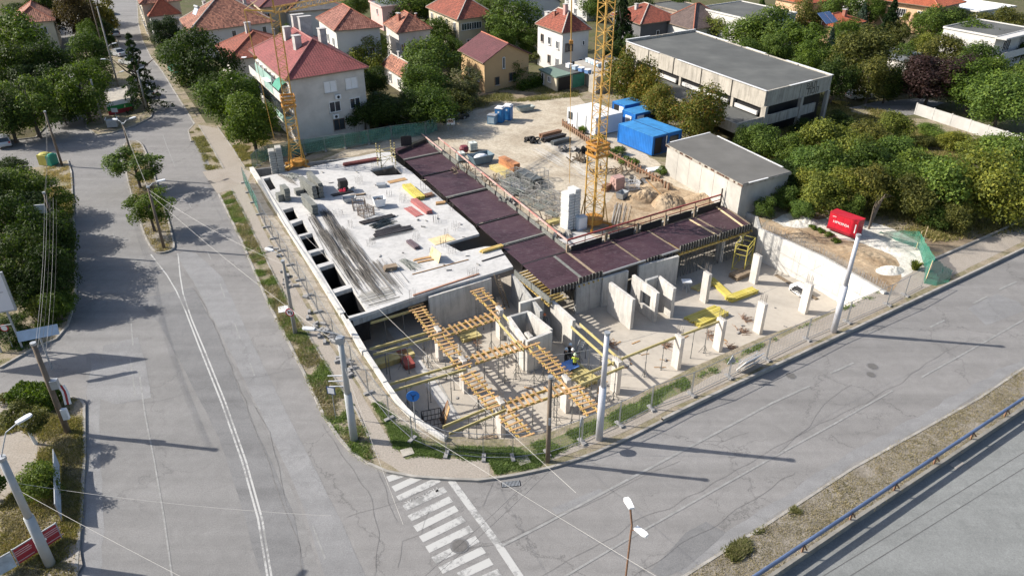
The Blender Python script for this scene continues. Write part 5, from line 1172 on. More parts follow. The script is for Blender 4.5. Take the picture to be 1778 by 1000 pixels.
for a in [(470, 100, 14, 4, 'mid', 'round', 'small tree behind the roof of the pink roofed block'), (665, 80, 14, 4, 'mid', 'round', 'small tree in front of the white striped roof house'), (785, 88, 16, 5, 'mid', 'round', 'tree close to the cream house wall'), (925, 75, 18, 5, 'mid', 'round', 'tree left of the pale blue-white house wall'), (830, 55, 16, 5, 'dark', 'round', 'dark tree behind the ochre house'), (1110, 20, 20, 8, 'dark', 'round', 'dark tree left of the dark grey house'), (560, 20, 12, 4, 'mid', 'round', 'small tree before the grey roofed house'), (500, 60, 12, 4, 'green', 'round', 'small bright tree beside the crane arm'), (890, 125, 20, 4, 'mid', 'shrub', 'bush at the right corner of the ochre house'), (640, 98, 30, 7, 'yellow', 'round', 'yellow-green tree right behind the pink roofed block'), (650, 145, 20, 5, 'dark', 'round', 'dark tree under the yellow-green one beside the pink roofed block'), (752, 108, 42, 8, 'green', 'round', 'large tree left of the ochre house'), (735, 150, 38, 6.5, 'mid', 'round', 'round tree in front of the low cottage'),
          (632, 200, 30, 4.5, 'dark', 'shrub', 'dark bush right against the grey block by the site'), (668, 192, 36, 5, 'dark', 'dense', 'dark thicket left of the dark parked car'), (708, 192, 36, 5.5, 'dark', 'round', 'dark tree directly behind the dark parked cars'), (750, 190, 36, 5.5, 'mid', 'round', 'tree behind the board sign at the gravel yard'), (805, 150, 30, 5.5, 'grey', 'loose', 'greyish thin-leaved tree left of the ochre house'), (790, 180, 30, 4, 'olive', 'shrub', 'olive bush at the left corner of the gravel yard'),
          (712, 68, 28, 6, 'mid', 'loose', 'thin tree in front of the grey terracotta roofed house'), (763, 60, 22, 6.5, 'mid', 'round', 'tree between the grey house and the cream house'), (700, 12, 34, 8, 'green', 'round', 'bright tree at the top behind the grey terracotta roofed house'), (738, 8, 34, 8, 'mid', 'round', 'tree at the top left of the cream house'), (617, 10, 20, 6, 'green', 'round', 'tree at the top left of the pink house'), (418, 24, 15, 3, 'yellow', 'shrub', 'bright bush left of the cream villa'), (460, 48, 14, 3.5, 'mid', 'shrub', 'bush under the arm of the left crane'),
          (890, 40, 38, 10, 'green', 'round', 'big green tree left of the pale blue-white house'), (868, 72, 24, 6, 'mid', 'round', 'tree between the ochre house and the big green tree'), (1080, 45, 28, 12, 'conifer', 'conifer', 'tall dark spruce right of the mast of the right crane'), (1088, 90, 20, 6, 'dark', 'round', 'dark tree at the left end of the long hall'), (1040, 8, 26, 7, 'green', 'round', 'green tree behind the top of the right crane mast'), (970, 98, 9, 3, 'olive', 'small', 'narrow shrub at the corner of the pale blue-white house'), (935, 100, 16, 2.2, 'olive', 'small', 'shrub left of the green roofed garages'), (860, 5, 24, 6, 'mid', 'round', 'tree at the top edge behind the cream house'), (790, 165, 22, 4, 'grey', 'loose', 'small grey-green tree beside the wooden fence rails')]: T(*a, group=MG)
CG = 'maples turning yellow beside the site containers'
for a in [(1088, 135, 34, 8.5, 'maple', 'round', 'largest maple, behind the white container'), (1122, 160, 28, 6.5, 'maple', 'round', 'middle maple behind the small blue container'), (1150, 185, 27, 6, 'maple', 'round', 'right hand maple behind the big blue containers'), (1218, 200, 40, 7.5, 'maple', 'round', 'orange tinged maple in front of the concrete terrace'), (1097, 90, 13, 6, 'green', 'loose', 'thin young tree growing against the wall of the long hall')]: T(*a, group=CG)
RG = 'garden trees behind and right of the long hall'
for a in [(1180, 18, 18, 6, 'mid', 'round', 'tree between the taupe house and the white gabled house'), (1290, 95, 24, 6, 'green', 'round', 'green tree leaning over the back edge of the hall roof'), (1345, 90, 26, 7, 'green', 'round', 'green tree touching the middle of the hall back edge'), (1400, 128, 24, 7, 'mid', 'round', 'tree at the rear right edge of the hall roof'), (1540, 150, 24, 5, 'dark', 'round', 'dark tree between the parked car and the purple tree'), (1572, 130, 20, 5, 'mid', 'round', 'tree under the egg shaped cypress'), (1700, 110, 34, 7, 'green', 'round', 'green tree just left of the balcony house'), (1560, 60, 18, 6, 'olive', 'round', 'olive tree beside the dark fir'), (1470, 60, 24, 6, 'mid', 'round', 'tree under the blue spruces'), (1430, 10, 14, 5, 'mid', 'small', 'small tree between the two orange roofs at the top'), (1720, 130, 30, 6, 'mid', 'round', 'tree in front of the balcony house, lower left'), (1242, 46, 33, 6, 'yellow', 'round', 'bright yellow-green tree behind the long hall'), (1300, 62, 34, 7, 'green', 'round', 'green tree behind the middle of the hall roof'), (1345, 55, 38, 9, 'green', 'round', 'tall tree behind the hall roof left of the solar panels'), (1385, 72, 36, 8.5, 'mid', 'loose', 'ragged tree behind the right half of the hall roof'), (1420, 100, 30, 7, 'mid', 'round', 'tree at the right rear corner of the hall roof'), (1322, 14, 13, 7, 'light', 'conifer', 'light green conical tree in front of the white villa'), (1400, 32, 22, 8, 'olive', 'round', 'tree left of the solar panels'),
          (1462, 12, 30, 8, 'green', 'round', 'green tree above the orange roof with solar panels'), (1497, 30, 15, 6, 'blue', 'conifer', 'blue spruce right of the orange roof with chimney'), (1441, 78, 15, 6, 'blue', 'conifer', 'blue spruce below the solar panels'), (1492, 100, 48, 10, 'olive', 'dense', 'massive olive-dark tree above the parked white car'), (1512, 138, 34, 7, 'olive', 'dense', 'lower olive-dark crown beside the parked white car'), (1450, 138, 26, 7, 'dark', 'round', 'ivy-dark tree against the right end of the hall'),
          (1545, 42, 27, 9, 'conifer', 'conifer', 'dark fir in front of the peach house'), (1571, 92, 20, 5, 'green', 'oval', 'neat egg shaped cypress before the sheet roof'), (1582, 38, 13, 5, 'yellow', 'loose', 'small yellow-green tree by the peach house wall'), (1620, 40, 32, 7, 'green', 'round', 'green tree right of the peach house wall'), (1602, 76, 22, 4, 'yellow', 'shrub', 'yellowish bush above the purple tree'), (1655, 40, 28, 6.5, 'dark', 'round', 'dark tree in front of the blue-grey modern house'), (1685, 70, 38, 7, 'mid', 'round', 'green tree left of the modern balcony house'), (1738, 44, 34, 7, 'olive', 'round', 'olive tree above the modern balcony house'), (1640, 92, 34, 6, 'olive', 'shrub', 'flat topped olive bush behind the purple tree'),
          (1617, 140, 52, 7.5, 'purple', 'dense', 'wide dark purple leaved tree above the white wall'), (1665, 130, 32, 6, 'purple', 'round', 'second purple crown on the right side of the purple tree'), (1690, 150, 38, 7.5, 'mid', 'round', 'dark green tree between the purple tree and the balcony house'), (1742, 178, 46, 7.5, 'light', 'round', 'large light green tree over the white wall'), (1775, 140, 30, 6.5, 'green', 'round', 'green tree below the modern balcony house at the right edge'), (1775, 95, 18, 4, 'mid', 'small', 'shrub beneath the balcony at the right edge'), (1515, 20, 18, 7, 'mid', 'round', 'tree left of the peach house at the top'), (1600, 8, 10, 5, 'mid', 'small', 'little tree under the eave of the peach house')]: T(*a, group=RG)
SG = 'thicket of wild shrubs on the right'
sh = [(1330, 252, 26, 3.5, 'mid', 'dark shrub touching the end of the terrace'), (1296, 245, 18, 3, 'mid', 'shrub behind the utility building roof'), (1372, 268, 26, 3, 'green', 'shrub right of the utility building roof'), (1434, 248, 36, 4.5, 'green', 'round topped shrub in the upper left of the thicket'), (1400, 290, 32, 3.6, 'green', 'shrub behind the red generator, further left'), (1440, 298, 34, 4.0, 'mid', 'shrub in the left middle of the thicket'), (1478, 275, 28, 4.2, 'green', 'tall shrub with a dark hollow at its left'), (1508, 240, 32, 3.4, 'olive', 'dry topped shrub at the upper middle of the thicket'), (1508, 290, 34, 4, 'green', 'shrub in the very middle of the thicket'),
      (1555, 228, 26, 3.2, 'green', 'shrub just left of the white panel wall'), (1548, 268, 28, 3.6, 'light', 'light green shrub below the white wall'), (1580, 300, 34, 4, 'green', 'shrub right of the thicket middle'), (1620, 232, 20, 1.6, 'light', 'low green shrub at the foot of the white panel wall'), (1600, 250, 18, 1.4, 'olive', 'low dry shrub on the bare patch'), (1655, 248, 22, 2.0, 'yellow', 'yellowish shrub right of the bare patch'), (1700, 262, 30, 3, 'yellow', 'yellowish shrub below the large light green tree'), (1740, 270, 36, 4, 'green', 'shrub at the right edge below the white wall'), (1775, 300, 40, 5, 'green', 'tall shrub at the right edge of the picture'),
      (1432, 345, 30, 3.6, 'green', 'shrub directly left of the red generator'), (1462, 330, 28, 3.8, 'yellow', 'yellow-green shrub behind the red generator'), (1405, 330, 24, 3, 'yellow', 'yellow-green shrub above the sand strip'), (1500, 335, 32, 4.2, 'olive', 'shrub behind the bare grey trunks'), (1395, 368, 16, 2, 'green', 'small shrub at the edge of the white sand'), (1545, 330, 32, 4, 'mid', 'shrub above the green netting'), (1590, 350, 30, 4, 'olive', 'olive shrub right above the green netting'), (1630, 330, 42, 5.4, 'green', 'big shrub in the lower right thicket, left of two'), (1690, 330, 46, 5.6, 'yellow', 'big yellow-green shrub in the lower right thicket'), (1745, 350, 44, 5.2, 'green', 'big shrub over the pavement at the right edge'),
      (1655, 382, 26, 2.6, 'olive', 'low shrub spilling towards the pavement'), (1328, 364, 15, 1.8, 'green', 'small bush at the corner of the utility building'), (1350, 300, 24, 2.4, 'dark', 'dark shrub in the shade right of the utility building'), (1375, 320, 24, 3.0, 'dark', 'dark shrub two metres right of the utility building'), (1480, 365, 18, 2.2, 'mid', 'shrub touching the back of the red generator'), (1360, 345, 20, 2.2, 'mid', 'shrub at the sunny edge right of the utility building'), (1620, 378, 22, 2.2, 'mid', 'low shrub behind the netting post'), (1460, 215, 20, 2, 'dark', 'dark shrub in the shade of the long hall'), (1400, 225, 20, 2, 'dark', 'dark low growth beneath the hall gable')]
for i, (u, v, r, h, lf, lb) in enumerate(sh): T(u, v-3, r*1.05, h*1.25, {'mid': 'green', 'green': ('yellow', 'light', 'green')[i % 3]}.get(lf, lf), 'shrub', lb, group=SG, name='shrub', cat='shrub', trunk=False, low=.0)
# foreground left
T(42, 722, 36, 3.4, 'olive', 'loose', 'small street tree with whitewashed trunk beside the path', None, tm=m_limed, low=.4)
T(66, 838, 30, 2.4, 'green', 'shrub', 'bright green bush at the bottom left beside the thick metal pole', None, name='shrub', cat='shrub', trunk=False, low=0)
T(-8, 848, 20, 1.6, 'mid', 'small', 'small bush cut by the left edge below the path', None, name='shrub', cat='shrub', trunk=False, low=0)
T(15, 690, 14, .9, 'olive', 'small', 'low scrub at the side street corner', None, name='shrub', cat='shrub', trunk=False, low=0)
# clipped hedge
g_ = np.random.default_rng(9); n = 6000; a = P(33, 700, .1); b = P(100, 703, .1); dd = (b-a); L = dd.length; dd.normalize()
x = g_.uniform(0, L, n); y = g_.uniform(-.75, .75, n); z = g_.uniform(0, 1.25, n); k = g_.integers(0, 3, n); y = np.where(k == 0, np.sign(y)*.75, y); z = np.where(k == 1, 1.25, z); x = np.where((k == 2), np.where(x > L/2, L, 0), x)
pts = np.stack([x+g_.normal(size=n)*.07, y+g_.normal(size=n)*.07, z+g_.normal(size=n)*.07], 1); me = leaf_mesh('hedge', pts, np.tile([0, 0, 1.0], (n, 1)), .11, g_, .3); me.materials.append(LEAF['mid'])
o = link('hedge', me, None, a, math.atan2(dd.y, dd.x)); tag(o, 'clipped dark green hedge at the side street corner behind the wooden pole', 'hedge')
# garden hedge by the green garages, ivy on the wall
for (u0, v0, u1, v1, h, w, lf, lab) in ((902, 158, 946, 146, 1.6, 1.2, 'mid', 'ivy covered low wall left of the green roofed garages'), (806, 245-100, 832, 138, 1.2, 1.0, 'olive', 'scruffy hedge left of the ochre house')):
 a = P(u0, v0, .1); b = P(u1, v1, .1); dd = (b-a); L = dd.length; dd.normalize(); n = 2600
 pts = np.stack([g_.uniform(0, L, n), g_.normal(size=n)*w*.4, np.abs(g_.normal(size=n))*h*.5], 1); me = leaf_mesh('hedge', pts, np.tile([0, 0, 1.0], (n, 1)), .2, g_, .3); me.materials.append(LEAF[lf]); o = link('hedge', me, None, a, math.atan2(dd.y, dd.x)); tag(o, lab, 'hedge')
# yard weeds
def tuft(u, v, r, h, lf, label, n=260, group=None, name='grass_tuft', z=.1):
 q = np.random.default_rng(int(u*7+v)); p = P(u, v, z); g = MB()
 for i in range(n):
  a = q.uniform(0, 2*PI); rr = q.uniform(0, .35)*r; b = Vector((rr*math.cos(a), rr*math.sin(a), 0)); tip = b+Vector((math.cos(a)*q.uniform(.2, .8)*r, math.sin(a)*q.uniform(.2, .8)*r, h*q.uniform(.5, 1))); s = Vector((-math.sin(a), math.cos(a), 0))*.03
  m_ = b.lerp(tip, .55)+Vector((0, 0, h*.18)); g.add([b-s, b+s, m_+s*.8, m_-s*.8, tip], [(0, 1, 2, 3), (3, 2, 4)])
 o = g.build(name, LEAF[lf]); o.location = p; return tag(o, label, 'plant', group)
tuft(993, 214, .95, 1.3, 'green', 'tall grass clump at the upper end of the rusty sheet piles', 420); tuft(1010, 232, .8, 1.1, 'light', 'second grass clump beside the rusty sheet piles', 380)
for k, (u, v, w) in enumerate([(1052, 258, 'nearest the crane mast'), (1062, 266, 'beside the crane mast'), (1078, 262, 'left of the big blue container'), (1085, 278, 'below the left corner of the big blue container'), (1100, 284, 'below the big blue container'), (1148, 296, 'at the corner of the utility building'), (1040, 240, 'above the sheet piles behind the mast')]): T(u, v, 10, 1.1, 'green', 'small', 'low weed bush on the bank '+w, group='weeds on the sheet pile bank', name='weed', cat='plant', trunk=False, low=0)
# ------------------------------------------------ grass and weeds too many to count
def grass(name, poly, n, h, cols, seed, z=.11, avoid=None, w=.022, label=None, patch=.0, pscale=.5, spread=.10):
 q = np.random.default_rng(seed); xs = [p.x for p in poly]; ys = [p.y for p in poly]; V = []; k = 0; tries = 0
 pl = [(p.x, p.y) for p in poly]
 while k < n and tries < n*25:
  tries += 1; x = q.uniform(min(xs), max(xs)); y = q.uniform(min(ys), max(ys))
  if not inside((x, y), pl): continue
  nv = noise.noise(Vector((x*pscale, y*pscale, seed)))
  if nv < patch+q.normal()*.08: continue
  V.append((x, y, nv)); k += 1
 V = np.array(V); m = 6; V = np.repeat(V, m, 0); N = len(V); a = q.uniform(0, 2*PI, N); bx = V[:, 0]+q.normal(size=N)*spread; by = V[:, 1]+q.normal(size=N)*spread
 hh = h*q.uniform(.4, 1.2, N)*(1+V[:, 2]*.8); le = hh*q.uniform(.3, 1.1, N); s = w*(1+q.uniform(0, .8, N))
 co = np.zeros((N, 3, 3)); co[:, 0] = np.stack([bx-np.sin(a)*s, by+np.cos(a)*s, np.full(N, z)], 1); co[:, 1] = np.stack([bx+np.sin(a)*s, by-np.cos(a)*s, np.full(N, z)], 1); co[:, 2] = np.stack([bx+np.cos(a)*le, by+np.sin(a)*le, z+hh], 1)
 me = bpy.data.meshes.new(name); me.vertices.add(3*N); me.vertices.foreach_set('co', co.ravel().astype(np.float32)); me.loops.add(3*N); me.loops.foreach_set('vertex_index', np.arange(3*N, dtype=np.int32)); me.polygons.add(N)
 me.polygons.foreach_set('loop_start', np.arange(0, 3*N, 3, dtype=np.int32)); me.polygons.foreach_set('loop_total', np.full(N, 3, dtype=np.int32)); me.update(); me.materials.append(cols)
 o = link(name, me); o['kind'] = 'stuff'; return o
m_gr = m_leaf('verge_grass', (.125, .185, .07), (.19, .25, .10)); m_gd = m_leaf('dry_blades', (.28, .235, .18), (.36, .31, .25)); m_gm = m_leaf('mixed_grass', (.16, .165, .08), (.27, .24, .14))
VL = PP([(385, 342), (402, 332), (425, 376), (447, 420), (475, 478), (500, 528), (525, 565), (557, 620), (587, 668), (620, 716), (640, 762), (650, 793), (640, 803), (612, 786), (590, 760), (562, 720), (532, 655), (500, 590), (466, 525), (422, 420), (397, 368)], .1)
grass('grass', VL, 7000, .10, m_gr, 1, patch=.04, pscale=.7); grass('dry_grass', VL, 3500, .12, m_gd, 2, patch=-.1)
VC = PP([(672, 742), (686, 777), (705, 798), (728, 790), (798, 797), (819, 797), (851, 800), (862, 822), (900, 818), (945, 806), (960, 790), (1000, 770), (1060, 742), (1120, 712), (1200, 672), (1190, 655), (1100, 700), (1040, 728), (1000, 745), (957, 762), (900, 775), (850, 778), (790, 776), (740, 762), (700, 738), (660, 700), (648, 700)], .1)
grass('grass', VC, 9000, .085, m_gr, 3, patch=-.06, pscale=.6)
g = MB(); g.poly(jag([p for p in VC], .6, .10), .1045); struct(g.build('weedy_ground', m_moss))
VR = PP([(1200, 672), (1340, 594), (1440, 546), (1540, 500), (1530, 512), (1320, 596), (1215, 650)], .1); grass('grass', VR, 900, .14, m_gr, 4, patch=.1, pscale=.7)
grass('dry_grass', PP([(1186, 1003), (1330, 911), (1480, 813), (1700, 691), (1777, 638), (1777, 706), (1640, 798), (1480, 903), (1336, 1003)], .1), 6000, .05, m_gd, 5, patch=-.5, w=.016)
grass('grass', PP([(1210, 990), (1330, 913), (1380, 882), (1390, 890), (1300, 955), (1240, 1000)], .1), 900, .2, m_gm, 6, patch=.0, pscale=.6)
grass('dry_grass', PP([(215, 254), (230, 248), (243, 250), (262, 300), (290, 380), (301, 425), (290, 437), (272, 437), (255, 410), (225, 320)], .1), 3000, .12, m_gd, 7, patch=-.3)
grass('grass', PP([(330, 230), (345, 222), (387, 294), (358, 296), (350, 270)], .1), 1200, .12, m_gm, 8, patch=-.1)
LFV = PP([(0, 690), (118, 692), (140, 696), (145, 800), (138, 900), (130, 1003), (0, 1003), (0, 880), (66, 805), (70, 775), (40, 745), (0, 755)], .12)
grass('grass', LFV, 5500, .11, m_gm, 9, z=.13, patch=-.05, pscale=.5); grass('dry_grass', LFV, 4500, .09, m_gd, 10, z=.13, patch=-.1)
grass('dry_grass', PP([(80, 292), (118, 283), (123, 300), (127, 380), (110, 380), (75, 320)], .12), 1500, .13, m_gd, 11, z=.13, patch=-.2)
grass('grass', PP([(98, 330), (126, 340), (131, 450), (128, 520), (112, 560), (60, 600), (0, 630), (0, 500), (60, 400)], .12), 3500, .18, LEAF['mid'], 12, z=.13, patch=-.1)
grass('grass', PP([(1320, 250), (1450, 175), (1560, 200), (1650, 238), (1778, 260), (1778, 400), (1620, 420), (1500, 380), (1380, 375), (1330, 330)], .1), 16000, .30, m_gm, 13, patch=-.15, pscale=.3, w=.03, spread=.3)
grass('grass', PP([(620, 165), (760, 180), (830, 160), (900, 150), (1000, 150), (1005, 168), (940, 175), (880, 178), (830, 188), (760, 208), (700, 230), (620, 250)], .1), 5000, .25, m_gm, 14, patch=-.05, pscale=.25, w=.035, spread=.25)
grass('grass', PP([(385, 225), (420, 215), (470, 240), (480, 280), (440, 290), (426, 290), (402, 250)], .1), 2500, .18, m_gm, 15, patch=0, pscale=.4)
# gravelly yard, dirt and sand on the block
g = MB(); g.poly([p+Vector((1.5, .3, 0)) for p in kerbUp[3:]]+[upEnd+Vector((2, 0, 0)), Vector((-40, 400, 0)), Vector((230, 330, 0)), Vector((190, 140, 0))]+PP([(1778, 250), (1640, 210), (1560, 206), (1440, 170), (1330, 235), (1240, 232), (1090, 150), (1005, 150), (900, 158), (800, 150), (620, 165), (520, 240), (420, 218)]), .1015); struct(g.build('garden_ground', m_garden))
def sheet(name, px, mat, z, amp=.35, step=1.2): g = MB(); g.poly(jag(PP(px), step, amp), z); return struct(g.build(name, mat))
YARD = [(740, 236), (700, 226), (760, 210), (835, 190), (880, 178), (940, 174), (1005, 167), (1030, 200), (1090, 240), (1160, 300), (1230, 342), (1250, 352), (1120, 392), (982, 434), (900, 372), (820, 306)]
sheet('gravel_yard', YARD, m_grav, .104); sheet('gravel_track', [(560, 278), (600, 262), (660, 250), (700, 228), (740, 238), (690, 262), (640, 266), (600, 276)], m_grav, .106, .25)
sheet('bare_dirt', [(1040, 392), (1048, 360), (1070, 335), (1090, 325), (1100, 312), (1155, 318), (1200, 335), (1245, 352), (1180, 372), (1110, 392), (1060, 405)], m_dirt, .108, .3)
sheet('gravel_track', [(880, 178), (900, 160), (960, 152), (1005, 148), (1008, 160), (960, 170)], m_soil, .112, .2)
sheet('bare_dirt', [(1322, 398), (1345, 378), (1400, 372), (1470, 385), (1560, 410), (1600, 440), (1580, 470), (1545, 505), (1530, 508), (1430, 450)], m_dirt, .112, .3)
sheet('bare_dirt', [(1590, 420), (1640, 405), (1700, 400), (1778, 375), (1778, 384), (1610, 455), (1600, 440)], m_soil, .113, .2); sheet('bare_dirt', [(1560, 265), (1610, 245), (1660, 262), (1650, 290), (1580, 280)], m_soil, .106, .4)
sheet('bare_dirt', [(1290, 365), (1330, 385), (1318, 398), (1310, 376)], m_dirt, .114, .1)
sheet('street', [(1470, 190), (1520, 178), (1600, 172), (1640, 180), (1590, 200), (1545, 208), (1510, 190)], m_asph_s, .106, .1)
sheet('garden_soil', [(840, 150), (905, 150), (910, 168), (850, 180), (800, 190), (780, 180)], m_soil, .106, .3)
sheet('garden_soil', [(400, 230), (430, 222), (490, 240), (520, 285), (440, 285), (420, 262)], m_soil, .106, .2)
sheet('dark_ground', [(600, 120), (790, 110), (800, 180), (740, 205), (690, 226), (560, 262), (520, 280), (478, 262), (520, 240), (640, 210)], m_soil_dark, .103, .3)  # ground sheets in the darker soil mix
sheet('dark_ground', [(1240, 230), (1330, 235), (1440, 170), (1490, 185), (1450, 215), (1400, 260), (1370, 330), (1320, 360), (1300, 340)], m_soil_dark, .103, .3)
# heaps: real relief, knobbly all over
def heap(px, rx, ry, h, mat, rot=0.0, seed=1, name='earth_heap', label=None, rough=.25, z=.1, n=40, cat='heap'):
 c = P(*px, z); vs = []; fs = []
 for j in range(n+1):
  for i in range(n+1):
   a, b = i/n*2-1, j/n*2-1; rr = math.hypot(a, b); f = max(0.0, 1-rr**1.6); x, y = a*rx, b*ry
   nz = noise.noise(Vector((x*.6+seed, y*.6, seed)))*.5+noise.noise(Vector((x*1.9, y*1.9+seed, 3)))*rough+noise.noise(Vector((x*5, y*5, seed)))*rough*.45
   hh = f*h*(1+nz)-.06 if rr < 1 else -.06
   vs.append((x*math.cos(rot)-y*math.sin(rot), x*math.sin(rot)+y*math.cos(rot), hh))
 for j in range(n):
  for i in range(n): k = j*(n+1)+i; fs.append((k, k+1, k+n+2, k+n+1))
 g = MB(); g.add(vs, fs); o = g.build(name, mat); o.location = c; return tag(o, label, cat) if label else stuff(o)
heap((1118, 345), 2.3, 1.5, 1.1, m_dirt, .4, 1, label='tall clay heap in the middle of the dug dirt, right of the crane mast')
heap((1160, 352), 2.6, 1.8, 1.0, m_dirt, 1.1, 2, label='broad lumpy clay heap nearest the utility building')
heap((1142, 322), 2.0, 1.0, .5, m_dirt, .2, 3, label='low clay heap under the slanting pole behind the taller heaps')
heap((1215, 345), 2.4, 1.4, .5, m_dirt, .5, 4, label='flat clay bank along the foot of the utility building')
sheet('sand_ground', [(1340, 384), (1360, 374), (1400, 368), (1440, 378), (1500, 385), (1560, 402), (1598, 425), (1606, 450), (1590, 478), (1566, 484), (1560, 460), (1540, 440), (1500, 425), (1460, 415), (1430, 400), (1390, 392), (1360, 396)], m_white_sand, .117, .35, .8)
heap((1535, 428), 3.6, 1.3, .35, m_white_sand, -.9, 5, name='sand_bank', label='long bank of white sand below the red generator', cat='sand bank', n=60)
heap((1395, 388), 2.2, 1.2, .5, m_white_sand, .3, 6, name='sand_bank', label='pale sand hump left of the red generator', cat='sand bank')
heap((1500, 445), 4.0, 2.0, .35, m_dirt, -.9, 7, label='low brown earth bank behind the retaining wall', n=50)
heap((1385, 408), 2.4, 1.4, .4, m_dirt, -.9, 8, label='brown earth hump at the upper end of the retaining wall')
heap((1545, 470), 1.6, 1.0, .4, m_white_sand, .3, 9, name='sand_bank', label='small white sand heap by the lower end of the netting', cat='sand bank')
heap((1420, 376), 1.5, .8, .4, m_soil, .3, 10, label='small soil hump with rubble beside the thicket')
tuft(1588, 468, .7, .9, 'yellow', 'yellow-green reed clump beside the lower netting', 300)
for k, (u, v, w) in enumerate([(1425, 400, 'left of the generator'), (1440, 408, 'in front of the generator'), (1452, 418, 'behind the retaining wall'), (1412, 395, 'on the sand hump')]): T(u, v, 7, .5, 'mid', 'small', 'small dark weed on the bare earth '+w, group='weeds on the bare earth', name='weed', cat='plant', trunk=False, low=0)
# ================================================================== STREET FURNITURE, FENCES, VEHICLES
m_polec = M('concrete_pole', (.30, .28, .25), .9, .2, 1.5, stain=.3); m_polew = M('wooden_pole', (.16, .125, .095), .9, .3, 2, stain=.4)
m_poleg = M('pale_metal_pole', (.52, .53, .57), .45, .1, .8, metal=.2, stain=.12); m_polel = M('grey_box_pole', (.34, .36, .37), .5, .12, 1, stain=.25)
m_lamp = M('lamp_head', (.62, .64, .66), .4, .1, 3); m_cable = M('cable', (.05, .05, .05), .6); m_cablel = M('pale_cable', (.36, .35, .33), .5, .1)
m_fence = M('fence_steel', (.26, .27, .28), .45, .15, 3, metal=.5); m_foot = M('concrete_foot', (.26, .255, .25), .95, .25, 3)
m_net = M('green_netting', (.03, .19, .13), .8, .3, .6, alpha=.62, col2=(.06, .28, .20)); m_netd = M('pale_green_netting', (.10, .26, .20), .8, .3, .6, alpha=.6)
m_red = M('red_paint', (.42, .016, .03), .45, .18, 1.2, stain=.3); m_blue = M('blue_paint', (.015, .155, .50), .45, .08, .8)
m_blued = M('dark_blue_paint', (.018, .05, .13), .5); m_yelc = M('crane_yellow', (.46, .27, .06), .55, .25, 1.5, stain=.3, col2=(.54, .36, .12)); m_oran = M('crane_orange', (.42, .20, .04), .55, .25, 1.5, stain=.3)
m_galv = M('zinc_grey', (.34, .36, .38), .5, .2, 1.5, metal=.4)
def lamp_arm(t, z, ang, L=1.4, rise=.35, head=(.75, .28, .10), mat=None, hm=None, start=0.0):
 ca, sa = math.cos(ang), math.sin(ang); g = MB(); g.path([(ca*start, sa*start, z), (ca*(L*.5), sa*(L*.5), z+rise*.9), (ca*L, sa*L, z+rise)], .03, 6); a = g.build('arm', mat or m_galv, t)
 g = MB(); m = Matrix.Rotation(ang, 3, 'Z'); c = Vector((ca*(L+head[0]*.45), sa*(L+head[0]*.45), z+rise+.03))
 pr = [(-.5, .35), (-.2, .5), (.3, .5), (.5, .3), (.5, -.3), (.3, -.5), (-.2, -.5), (-.5, -.35)]
 g.prism([c+m @ Vector((x*head[0], y*head[1], 0)) for x, y in pr], c.z-head[2]/2, c.z+head[2]/2); g.build('lamp_head', hm or m_lamp, t); return a
def pole(px, htop, label, r0=.17, r1=.12, mat=None, h=None, lamps=(), cap=True, n=12, z=.1, cat='pole', name='utility_pole', group=None, step=None, lean=0):
 b = P(px[0], px[1], z)
 t = thing(name, label, cat, b, 0, group); g = MB(); H_ = h
 if H_ is None:
  lo, hi = 0, 25
  for _ in range(40):
   m = (lo+hi)/2; q = Vector((b.x, b.y, z+m)); d = q.y*math.cos(PITCH)-(q.z-CAM_H)*math.sin(PITCH); U = q.y*math.sin(PITCH)+(q.z-CAM_H)*math.cos(PITCH)
   if CYP-FPX*U/d > htop: lo = m
   else: hi = m
  H_ = lo
 if step: g.tube((0, 0, 0), (0, 0, H_*step), r0, r0*.92, n); g.tube((0, 0, H_*step), (0, 0, H_), r0*.72, r1, n)
 else: g.tube((0, 0, -.1), (0, 0, H_), r0, r1, n)
 g.build('pole', mat or m_polec, t, smooth=True)
 if cap: g = MB(); g.tube((0, 0, H_-.02), (0, 0, H_+.14), r1*1.25, n=n); g.build('cap', m_galv, t)
 for la in lamps: lamp_arm(t, H_-(la[2] if len(la) > 2 else .1), math.radians(la[0]), la[1])
 t['top'] = H_; return t
def topof(t, dz=-.2): return Vector((t.location.x, t.location.y, t.location.z+t['top']+dz))
ptR = pole((1447, 576), 410, 'thick pale metal pole on the pavement in front of the retaining wall, furthest right', .24, .15, m_poleg, step=.5, name='tram_pole')
ptM = pole((1040, 762), 580, 'thick pale metal pole standing in the grass at the middle of the front kerb', .24, .15, m_poleg, step=.52, name='tram_pole')
ptL = pole((615, 763), 588, 'grey stepped metal pole near the rounded corner of the left wall', .26, .17, m_polel, step=.48, name='tram_pole', cat='pole')
ptF = pole((88, 980), 797, 'big grey stepped metal pole at the bottom left beside the red banner', .26, .17, m_polel, step=.48, name='tram_pole')
lamp_arm(ptL, ptL['top']+.3, PI*.93, 1.6, .1);
for k in range(3):
 g = MB(); g.bar((0, 0, ptL['top']*.5-.4*k+1.2), (-1.1, .1, ptL['top']*.5-.4*k+1.1), .05); g.build('bracket', m_lamp, ptL)
g = MB(); g.box((0, 0, ptL['top']-.1), (.5, .4, .35)); g.build('bracket', m_galv, ptL)
lamp_arm(ptF, ptF['top']+.1, PI*.35, 1.2, 1.2)
pw = pole((951, 801), 656, 'brown wooden pole standing alone in the grass at the front corner', .155, .12, m_polew, name='wooden_pole')
g = MB(); g.box((.02, -.17, 3.3), (.12, .08, .5)); g.build('meter_box', m_galv, pw)
p1 = pole((513, 579), 455, 'concrete lamp pole beside the left pavement carrying a round no-turn sign', .17, .12, m_polec, lamps=((150, .9, -.35),), name='street_lamp', cat='street lamp')
